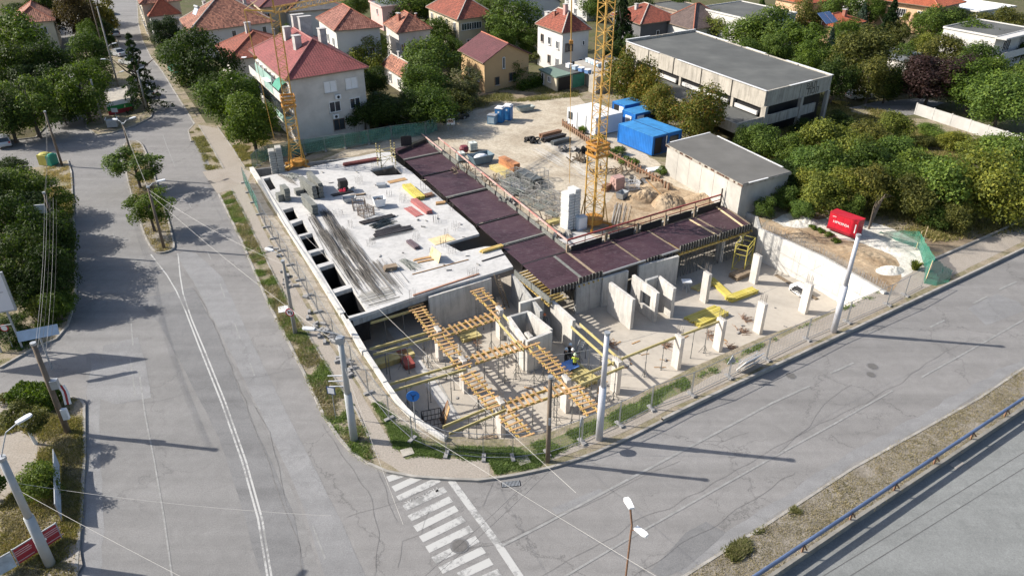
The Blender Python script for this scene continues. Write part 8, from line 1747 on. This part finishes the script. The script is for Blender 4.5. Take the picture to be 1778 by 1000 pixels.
box_stack((704, 628), a118, 2.3, .8, .5, 2, M('dull_red', (.25, .06, .05), .6, .2, 2), 'long dull red tub by the left pit wall', 'tub', 'tub', z=FZ, part='tub'); box_stack((683, 628), a33-.05, 3.4, .9, .5, 4, m_yelg, 'yellow plywood stack in the shade by the left pit wall', 'board stack', 'board_stack', z=FZ, part='board'); box_stack((625, 582), a118+.5, 1.5, .8, .4, 2, M('orange_plastic', (.45, .13, .03), .6), 'orange tub in the dark under the left beam', 'tub', 'tub', z=FZ, part='tub')
t = thing('leaning_sheets', 'orange-brown sheets leaning upright near the curved wall', 'sheets', P(776, 738, FZ), 1.9)
for k, mt in enumerate((m_wood, m_woodo, m_rust)): g = MB(); m = Matrix.Rotation(.3+.05*k, 3, 'X'); g.box((k*.35, 0, .8), (.3, .05, 1.7), m=m); g.build('sheet', mt, t)
crate((752, 738), 'dark steel crate beside the leaning sheets', 1.4, 1.1, 1.0, m_plydark, z=FZ, name='steel_crate'); box_stack((1388, 507), a118, 1.7, 1.2, .6, 1, m_white, 'white open box of dark pipes before the retaining wall', 'box', 'white_box', z=FZ, part='box'); bars((1378, 500), (1396, 508), 14, 'dark short pipes lying in the white box', m_black, .05, .8, z=FZ+.6, layers=3, wob=.6, name='pipe_load', cat='pipes', part='pipe')
box_stack((1380, 478+20), a118, 5.2, .35, .12, 1, m_woodo, 'long brown plank at the foot of the retaining wall', 'plank', 'plank', z=FZ, part='board'); box_stack((838, 765), .5, 2.0, .6, .1, 2, m_woodo, 'grey-brown boards at the foot of the curved front wall', 'board stack', 'board_stack', z=FZ, pack=3, part='board')
t = thing('paint_trestle', 'pale cluttered work stand in the shade behind the walls', 'stand', P(1190, 505, FZ));
for a_ in (0, 1.57, 3.14, 4.7): g = MB(); g.bar((.4*math.cos(a_), .4*math.sin(a_), 0), (.1*math.cos(a_), .1*math.sin(a_), 1.0), .05); g.build('leg', m_galv, t)
g = MB(); g.box((0, 0, 1.05), (.9, .7, .12)); g.build('top', m_lamp, t)
for k, (u, v, lab) in enumerate([(1298, 556, 'between the columns on the sunny floor'), (1236, 583, 'left of the second front column'), (1275, 607, 'at the foot of the second front column'), (1158, 600, 'left of the first front column'), (1065, 600, 'right of the bright yellow beams'), (1293, 578, 'in front of the third column'), (1020, 655, 'right of the boards beside the workers'), (830, 595, 'beside the yellowish pallet')]):
 bars((u-8, v), (u+8, v-3), 18, 'tangled coil of rusty bar offcuts '+lab, m_rust, .02, .7, z=FZ, layers=5, wob=2.2, name='scrap_pile', cat='scrap', part='offcut')
t = thing('blue_panel', 'light blue sheet held between the workers in the pit', 'sheet', P(988, 634, FZ+.75), a33); g = MB(); m = Matrix.Rotation(.15, 3, 'X'); g.box((0, 0, 0), (1.4, 1.0, .04), m=m); g.build('sheet', M('light_blue', (.12, .25, .62), .5), t); g = MB()
for x in (-.5, .5):
 for y in (-.35, .35): g.bar((x, y, -.75), (x, y, -.05), .05)
g.build('trestle', m_woodo, t)
for i in range(60):
 u, v = R.choice([(R.uniform(1060, 1180), R.uniform(585, 640)), (R.uniform(1180, 1400), R.uniform(530, 600)), (R.uniform(700, 960), R.uniform(600, 740)), (R.uniform(1000, 1060), R.uniform(580, 700))]); o = link('offcut', R.choice((me_db, me_plank)), None, P(u, v, FZ+.03), R.uniform(0, 3)); o.scale = (R.uniform(.2, .9), R.uniform(.15, .7), R.uniform(.2, .6)); tag(o, 'small offcut littering the basement floor', 'offcut', 'offcuts on the basement floor')
# ladders
def ladder(a, b, label, mat, w=.5, step=.32, name='ladder'):
 a, b = Vector(a), Vector(b); t = thing(name, label, 'ladder', a); d = b-a; L = d.length; s = Vector((d.y, -d.x, 0)); s = (s if s.length > .01 else Vector((1, 0, 0))).normalized()*w/2
 for k in (-1, 1): g = MB(); g.bar(s*k, d+s*k, .06, .08); g.build('rail', mat, t)
 g = MB(); g.bar(-s, s, .05); me = g.mesh('rung', mat)
 for i in range(1, int(L/step)): link('rung', me, t, d*(i*step/L))
 return t
ladder(P(880, 533, FZ), P(862, 478, SZ+.6), 'dark wooden ladder leaning against the front edge of the slab', m_woodo); ladder(P(1005, 610, FZ), P(1012, 590, -1.2), 'short grey ladder beside the free wall near the workers', m_galv)
# yard
Y0 = .115
box_stack((884, 297), a118+.12, 3.2, .9, 1.35, 9, M('orange_board', (.50, .22, .10), .7, .2, 2, rand=.25), 'tall orange board stack in the yard behind the skip', 'board stack', 'board_stack', z=Y0, part='board'); box_stack((872, 300), a118+.12, 3.6, 1.3, .5, 4, m_yelg, 'yellow beam stack in front of the orange boards', 'beam stack', 'beam_stack', z=Y0, pack=6, part='beam')
for k, (u, v, w, c) in enumerate([(879, 318, 'left of the middle', 0), (893, 312, 'behind the grey beams', 0), (918, 322, 'next to the grey beams', 0), (938, 312, 'upper right', 0), (905, 335, 'in the middle of the racks', 0), (925, 345, 'lower middle', 0), (945, 335, 'right', 0), (938, 360, 'near the deck edge, lower right', 0), (915, 352, 'near the deck edge', 0), (955, 352, 'left of the ballast stack', 0), (888, 330, 'close to the guard rail', 0), (960, 372, 'lowest, beside the guard rail', 0)]):
 crate((u, v), 'zinc stacking rack in the yard, '+w, 1.6, 1.1, 1.2, MATS['grey_bar'], z=Y0, rz=.4+.35*(k % 3), slat=4, group='stacking racks in the yard');
 bars((u-9, v-3), (u+9, v+5), 12, 'load of grey tubes in the stacking rack '+w, MATS['green_grey_tube'], .03, .8, z=Y0+.6, layers=6, wob=.12, name='tube_load', cat='tubes', part='tube', group='tube loads in the racks')
box_stack((918, 318), a118+.1, 3.6, 1.4, 1.1, 5, M('dark_grey_steel', (.13, .14, .14), .5, .3, 2, metal=.4), 'dark grey steel beam pile among the stacking racks', 'steel beams', 'beam_stack', z=Y0, pack=4, part='beam'); box_stack((895, 330), a118, 3.0, 2.0, .6, 3, M('grey_steel', (.22, .23, .24), .5, .3, 2, metal=.4), 'flat grey steel panels among the stacking racks', 'steel panels', 'panel_stack', z=Y0, part='panel')
for k, (u, v, L, mt, w) in enumerate([(956, 236, 3.4, m_rust, 'back, rusty red'), (962, 243, 3.6, m_plydark, 'middle, dark'), (974, 249, 3.0, MATS['dark_grey_steel'], 'front, grey')]):
 box_stack((u, v), a33+.05, L, .7, .55, 2, mt, 'steel girder stack at the yard centre, '+w, 'girders', 'girder_stack', z=Y0, pack=2, part='girder', group='girders at the yard centre')
def heap_of(px, n, r, h, mat, label, name, cat, part, shape, z=Y0, seed=5):
 q = random.Random(seed+int(px[0])); t = thing(name, label, cat, P(*px, z));
 for i in range(n):
  f = q.random()**.6; a_ = q.uniform(0, 6.28); zz = h*(1-f)*q.random(); o = link(part, shape, t, (r*f*math.cos(a_), r*f*math.sin(a_)*.6, zz+.1)); o.rotation_euler = (q.uniform(-1.4, 1.4), q.uniform(-1.4, 1.4), q.uniform(0, 6))
 return t
g = MB();
for i in range(12): a0, a1 = i*PI/6, (i+1)*PI/6; g.tube((.3*math.cos(a0), .3*math.sin(a0), 0), (.3*math.cos(a1), .3*math.sin(a1), 0), .1, n=6, cap=False)
me_ty = g.mesh('tyre', m_black); heap_of((925, 246), 14, 1.4, .5, None, 'heap of black tyre-like rubber in the yard centre', 'tyre_heap', 'tyres', 'tyre', me_ty); heap_of((1016, 267), 12, 1.0, .8, None, 'black rubber heap left of the right crane mast', 'tyre_heap', 'tyres', 'tyre', me_ty)
g = MB(); g.bar((-.8, 0, 0), (.8, 0, 0), .06, .10); me_ol = g.mesh('plank', m_woodo); g = MB(); g.box((0, 0, 0), (.7, .45, .05)); me_sc = g.mesh('scrap_sheet', M('scrap_grey', (.28, .27, .26), .8, .3, 3, rand=.5))
heap_of((1003, 280), 26, 1.5, .7, None, 'brown brushwood and timber heap left of the crane mast', 'timber_heap', 'timber', 'plank', me_ol); heap_of((1052, 300), 22, 1.9, .4, None, 'scrap timber scattered right of the crane mast', 'timber_heap', 'timber', 'plank', me_ol); heap_of((1090, 300), 20, 2.0, .3, None, 'planks scattered behind the pink pallet', 'timber_heap', 'timber', 'plank', me_ol); heap_of((985, 262), 18, 1.6, .4, None, 'pale rubble and sheet scrap at the yard centre', 'scrap_heap', 'scrap', 'scrap_sheet', me_sc); heap_of((1105, 315), 16, 1.5, .4, None, 'pale scrap heap right of the pink pallet', 'scrap_heap', 'scrap', 'scrap_sheet', me_sc); heap_of((1050, 265), 14, 2.0, .2, None, 'rubble strewn along the rusty sheet piles', 'scrap_heap', 'scrap', 'scrap_sheet', me_sc)
heap_of((800, 300), 16, 1.6, .4, None, 'timber offcuts between the deck and the caged tanks', 'timber_heap', 'timber', 'plank', me_ol); heap_of((850, 318), 16, 1.6, .5, None, 'timber and scrap behind the guard rail of the long deck', 'timber_heap', 'timber', 'plank', me_ol); heap_of((955, 385), 14, 1.6, .5, None, 'offcuts beside the ballast stack of the right crane', 'timber_heap', 'timber', 'plank', me_ol); heap_of((880, 352), 16, 1.4, .4, None, 'scrap sheets behind the guard rail, middle', 'scrap_heap', 'scrap', 'scrap_sheet', me_sc); heap_of((970, 410), 12, 1.6, .3, None, 'scrap sheets in the inner corner of the deck', 'scrap_heap', 'scrap', 'scrap_sheet', me_sc)
for p, q, n, lab in (((930, 260), (985, 292), 20, 'left of the crane mast, left bundle'), ((950, 250), (1010, 290), 16, 'left of the crane mast, right bundle'), ((1000, 288), (1025, 305), 16, 'beside the crane mast'), ((1075, 355), (1065, 395), 14, 'near the deck, on the dirt'), ((1000, 300), (1070, 330), 8, 'running under the mast')): bars(p, q, n, 'long thin steel bars lying on the gravel '+lab, MATS['grey_bar'], .022, 1.3, z=Y0, wob=.05, group='bars lying on the gravel')
box_stack((1071, 328), .6, 1.3, 1.1, 1.5, 7, M('pink_block', (.42, .27, .24), .85, .15, 2, rand=.1), 'pink block pallet standing right of the crane mast', 'block pallet', 'block_pallet', z=Y0, pack=3, part='block'); box_stack((1053, 330), .9, 1.0, .7, .7, 3, m_rust, 'rusty frame stack beside the pink pallet', 'frames', 'frame_stack', z=Y0, part='frame'); crate((1098, 328), 'pale rack right of the pink block pallet', 1.3, .8, .9, m_lamp, z=Y0)
skip((1080, 345), .9, 1.4, .9, .8, m_galv, 'tilted grey tipping skip beside the clay heap');
t = thing('pole_prop', 'long slanting timber pole over the dug dirt', 'timber', P(1150, 340, .3)); g = MB(); g.bar((0, 0, 0), (P(1122, 312, 1.5)-P(1150, 340, .3)), .12); g.build('pole', m_wood, t)
box_stack((1125, 308), .3, 2.6, 1.2, .3, 3, m_woodo, 'boards under a pale sheet by the sheet piles', 'board stack', 'board_stack', z=Y0, part='board'); box_stack((1136, 300), .3, 1.9, 1.0, .5, 2, m_white, 'white plastic wrapped bundle near the utility building', 'bundle', 'wrapped_bundle', z=Y0, part='sheet'); skip((912, 193), .5, 2.8, 1.3, .7, M('trough_grey', (.26, .29, .28), .8, .2, 2), 'grey concrete trough right of the portable toilets')
box_stack((1008, 388), 1.2, 1.6, .8, .1, 1, m_woodp, 'pale board lying near the control cabinet', 'board', 'board', z=Y0, part='board'); box_stack((1000, 414), a33, 3.2, 2.4, .06, 1, m_slab, 'pale concrete base slab under the right crane', 'slab', 'base_slab', z=Y0, part='slab'); box_stack((962, 388), a33, 1.6, .7, .4, 3, m_yelg, 'yellow timber bundle left of the pale ballast stack', 'beam stack', 'beam_stack', z=Y0, pack=4, part='beam')
# rusty sheet piles and the bank
a, b, c = P(977, 219, .1), P(1040, 262, .1), P(1160, 330, .1); t = thing('sheet_pile_wall', 'row of rusty steel piles with boards holding the bank before the containers', 'wall', a); O = Vector(a); pts = resample([a, b, c], .62); g = MB(); g.bar((0, 0, -.2), (0, 0, 1.05), .13, .16); me_sp = g.mesh('pile', m_rust)
for i, p in enumerate(pts): o = link('pile', me_sp, t, p-O, .5); o.scale = (1, 1, R.uniform(.7, 1.1))
for i in range(len(pts)-1): g = MB(); p, q = pts[i]-O, pts[i+1]-O; n_ = Vector((.05, .08, 0)); g.bar(p+n_+Vector((0, 0, .38)), q+n_+Vector((0, 0, .38)), .05, .62); g.build('lagging_board', m_woodo, t)
for i in range(0, len(pts)-4, 4): g = MB(); g.bar(pts[i]-O+Vector((-.1, -.1, .7)), pts[i+4]-O+Vector((-.1, -.1, .7)), .1, .14); g.build('waling', m_rust, t)
# guard rails of the deck
def rail(pts, label, mats, z, posts=2.0, two=True, h=1.0):
 O = Vector(pts[0]); t = thing('guard_rail', label, 'guard rail', O); P_ = resample(pts, posts)
 for i in range(len(P_)-1):
  g = MB(); g.bar(P_[i]-O+Vector((0, 0, h)), P_[i+1]-O+Vector((0, 0, h)), .12, .14); g.build('rail', mats[i % len(mats)], t)
  if two: g = MB(); g.bar(P_[i]-O+Vector((0, 0, h*.5)), P_[i+1]-O+Vector((0, 0, h*.5)), .05, .08); g.build('rail', mats[1 % len(mats)], t)
 for p in P_: g = MB(); g.bar(p-O, p-O+Vector((0, 0, h+.05)), .07); g.build('post', m_rust, t)
m_rw = M('pinkish_board', (.50, .34, .30), .8, .2, 1.5); rail([P(762, 252, DZ), P(985, 434, DZ)], 'red and white edge rail along the long purple deck', [m_rw, M('washed_red_board', (.42, .20, .17), .8, .2, 1.5)], DZ, two=False, h=.95)
rail([P(985, 436, DZ), P(1254, 354, DZ)], 'dark red double edge rail above the far side of the right deck', [M('dark_red_board', (.24, .05, .045), .7, .2, 1.5)], DZ, h=1.15)
for a, b, lab in ((P(742, 240, .2), P(768, 262, 1.0), 'red and white pole sticking out behind the deck'),): t = thing('pole', lab, 'pole', a); g = MB(); g.bar((-.8, .6, .4), b-a, .12); g.build('pole', m_rw, t)
t = thing('form_post', 'dark upright form panel at the far end of the long deck', 'panel', P(706, 254, DZ), .3); g = MB(); g.box((0, 0, .7), (1.4, .08, 1.3)); g.build('panel', m_plydark, t); t = thing('form_post', 'tall dark post at the far right corner of the deck', 'post', P(1250, 358, DZ), .3); g = MB(); g.box((0, 0, 1.0), (.12, .12, 2.0)); g.build('post', m_plydark, t)
for i, f in enumerate((.0, .225, .42, .60, .80)): p = f0.lerp(f1, f); t = thing('form_post', ('first', 'second', 'third', 'fourth', 'fifth')[i]+' grey-brown post from the inner corner along the far deck edge', 'post', p, .3, 'posts along the far deck edge'); g = MB(); g.box((0, 0, .2), (.22, .22, 1.2)); g.build('post', m_woodo, t)
# ================================================================== PEOPLE
def person_mesh(pose, seed=0):
 J = {'pelvis': (0, 0, .95), 'waist': (0, .0, 1.08), 'chest': (0, .02, 1.32), 'neck': (0, .02, 1.50), 'headb': (0, -.005, 1.60), 'headt': (0, 0, 1.72)}
 rad = {'pelvis': (.15, .12), 'waist': (.135, .10), 'chest': (.165, .115), 'neck': (.055, .055), 'headb': (.080, .09), 'headt': (.085, .095)}
 E = [('pelvis', 'waist'), ('waist', 'chest'), ('chest', 'neck'), ('neck', 'headb'), ('headb', 'headt')]
 for s, n in ((-1, 'r'), (1, 'l')):
  st, ar = pose[n]
  J['hip'+n] = (.09*s, 0, .90); J['knee'+n] = (.10*s, -st*.22-.02, .50); J['ank'+n] = (.10*s, -st*.25+(.12 if st < 0 else 0), .09); J['toe'+n] = (.11*s, J['ank'+n][1]-.16, .045)
  J['sh'+n] = (.19*s, .02, 1.42); J['el'+n] = (.25*s, .02-ar*.14, 1.16); J['wr'+n] = (.24*s, -.05-ar*.36, .95+ar*.16); J['ha'+n] = (.235*s, -.09-ar*.42, .88+ar*.18)
  rad.update({'hip'+n: (.10, .10), 'knee'+n: (.062, .062), 'ank'+n: (.042, .045), 'toe'+n: (.038, .03), 'sh'+n: (.062, .062), 'el'+n: (.045, .045), 'wr'+n: (.03, .03), 'ha'+n: (.035, .02)})
  E += [('pelvis', 'hip'+n), ('hip'+n, 'knee'+n), ('knee'+n, 'ank'+n), ('ank'+n, 'toe'+n), ('chest', 'sh'+n), ('sh'+n, 'el'+n), ('el'+n, 'wr'+n), ('wr'+n, 'ha'+n)]
  for k in range(5):
   o = (k-2)*.016; nm = 'f%d%s' % (k, n); b = J['ha'+n]
   if k == 0: J[nm] = (b[0]-.03*s, b[1]-.03, b[2]-.01)
   else: J[nm] = (b[0]+o*.6*s, b[1]-.03-.004*k, b[2]-.075+abs(k-2.5)*.008)
   rad[nm] = (.009, .009); E.append(('ha'+n, nm))
 names = list(J); me = bpy.data.meshes.new('person'); me.from_pydata([J[n] for n in names], [(names.index(a), names.index(b)) for a, b in E], [])
 o = bpy.data.objects.new('tmp', me); COL.objects.link(o); m = o.modifiers.new('s', 'SKIN'); sv = me.skin_vertices[0].data
 for i, n in enumerate(names): sv[i].radius = rad[n]; sv[i].use_root = n == 'pelvis'
 s = o.modifiers.new('u', 'SUBSURF'); s.levels = s.render_levels = 2; m.use_smooth_shade = True
 dg = bpy.context.evaluated_depsgraph_get(); out = bpy.data.meshes.new_from_object(o.evaluated_get(dg)); bpy.data.objects.remove(o); return out
m_skin = M('skin', (.42, .24, .17), .6, .05, 5, bmp=0); m_jean = M('dark_trousers', (.025, .03, .045), .85); m_vest = M('hi_vis_vest', (.45, .55, .06), .7); m_dkc = M('black_cloth', (.02, .02, .022), .85); m_boot = M('dark_shoes', (.02, .017, .015), .7); m_grc = M('grey_cloth', (.16, .17, .18), .85)
def person(p, rz, label, top, legs, pose, hat=None, hair=(.03, .02, .015), bend=0.0):
 t = thing('person', label, 'person', p, rz); me = person_mesh(pose); me.materials.clear()
 for m_ in (m_skin, top, legs, m_boot): me.materials.append(m_)
 for f in me.polygons:
  c = f.center; f.material_index = 3 if c.z < .10 else (2 if c.z < 1.0 and abs(c.x) < .21 and not (abs(c.x) > .19 and c.y < -.05) else (1 if c.z < 1.49 and not (abs(c.x) > .2 and c.z < 1.02) else 0)); f.use_smooth = True
 b = link('body', me, t, (0, 0, 0)); b.rotation_euler = (bend, 0, 0)
 g = MB();
 for s in (-1, 1): g.sphere((.032*s, -.088, 1.665), .010, 6, 4)
 g.build('eyes', m_black, t); g = MB(); g.bar((0, -.088, 1.665), (0, -.112, 1.63), .02); g.build('nose', m_skin, t); g = MB(); g.box((0, -.09, 1.595), (.045, .012, .01)); g.build('mouth', m_redg, t); g = MB()
 for s in (-1, 1): g.sphere((.088*s, .005, 1.65), .02, 6, 4, (.5, 1, 1.4))
 g.build('ears', m_skin, t)
 if hat: g = MB(); g.lathe([(0, .135), (.06, .125), (.105, .075), (.115, .0), (.145, -.008), (.145, -.02), (0, -.02)], (0, -.005, 1.705), 14); g.build('helmet', hat, t, smooth=True)
 else: g = MB(); g.sphere((0, .018, 1.70), .098, 12, 8, (1, 1.05, .95)); g.build('hair', M('dark_hair', hair, .6), t, smooth=True)
 return t
person(P(277, 176, .02), .4, 'pedestrian in black clothes walking across the street beside the parked white car', m_dkc, m_dkc, {'l': (1, .3), 'r': (-1, -.2)})
m_hw = M('white_helmet', (.72, .73, .70), .4); m_hy = M('pale_green_helmet', (.50, .62, .40), .4); m_hb = M('pale_blue_helmet', (.40, .52, .62), .4); m_ho = M('orange_helmet', (.75, .22, .08), .4)
person(P(989, 628, FZ), 2.4, 'worker in pale blue helmet standing furthest back in the group', m_dkc, m_jean, {'l': (0, .4), 'r': (0, .3)}, m_hb); person(P(993, 637, FZ), 2.0, 'worker in white helmet and dark clothes in the middle of the group', m_grc, m_jean, {'l': (.3, .8), 'r': (0, .6)}, m_hw); person(P(997, 646, FZ), 2.9, 'worker in hi-vis vest and pale helmet holding the blue sheet', m_vest, m_jean, {'l': (0, .9), 'r': (.4, .9)}, m_hy); person(P(982, 636, FZ), 2.2, 'worker in dark overalls at the left of the group', m_dkc, m_dkc, {'l': (0, .3), 'r': (.3, .5)}, m_hb)
person(P(945, 575, FZ), .2, 'worker with orange helmet inside the lift core walls', m_grc, m_jean, {'l': (0, .4), 'r': (0, .7)}, m_ho)
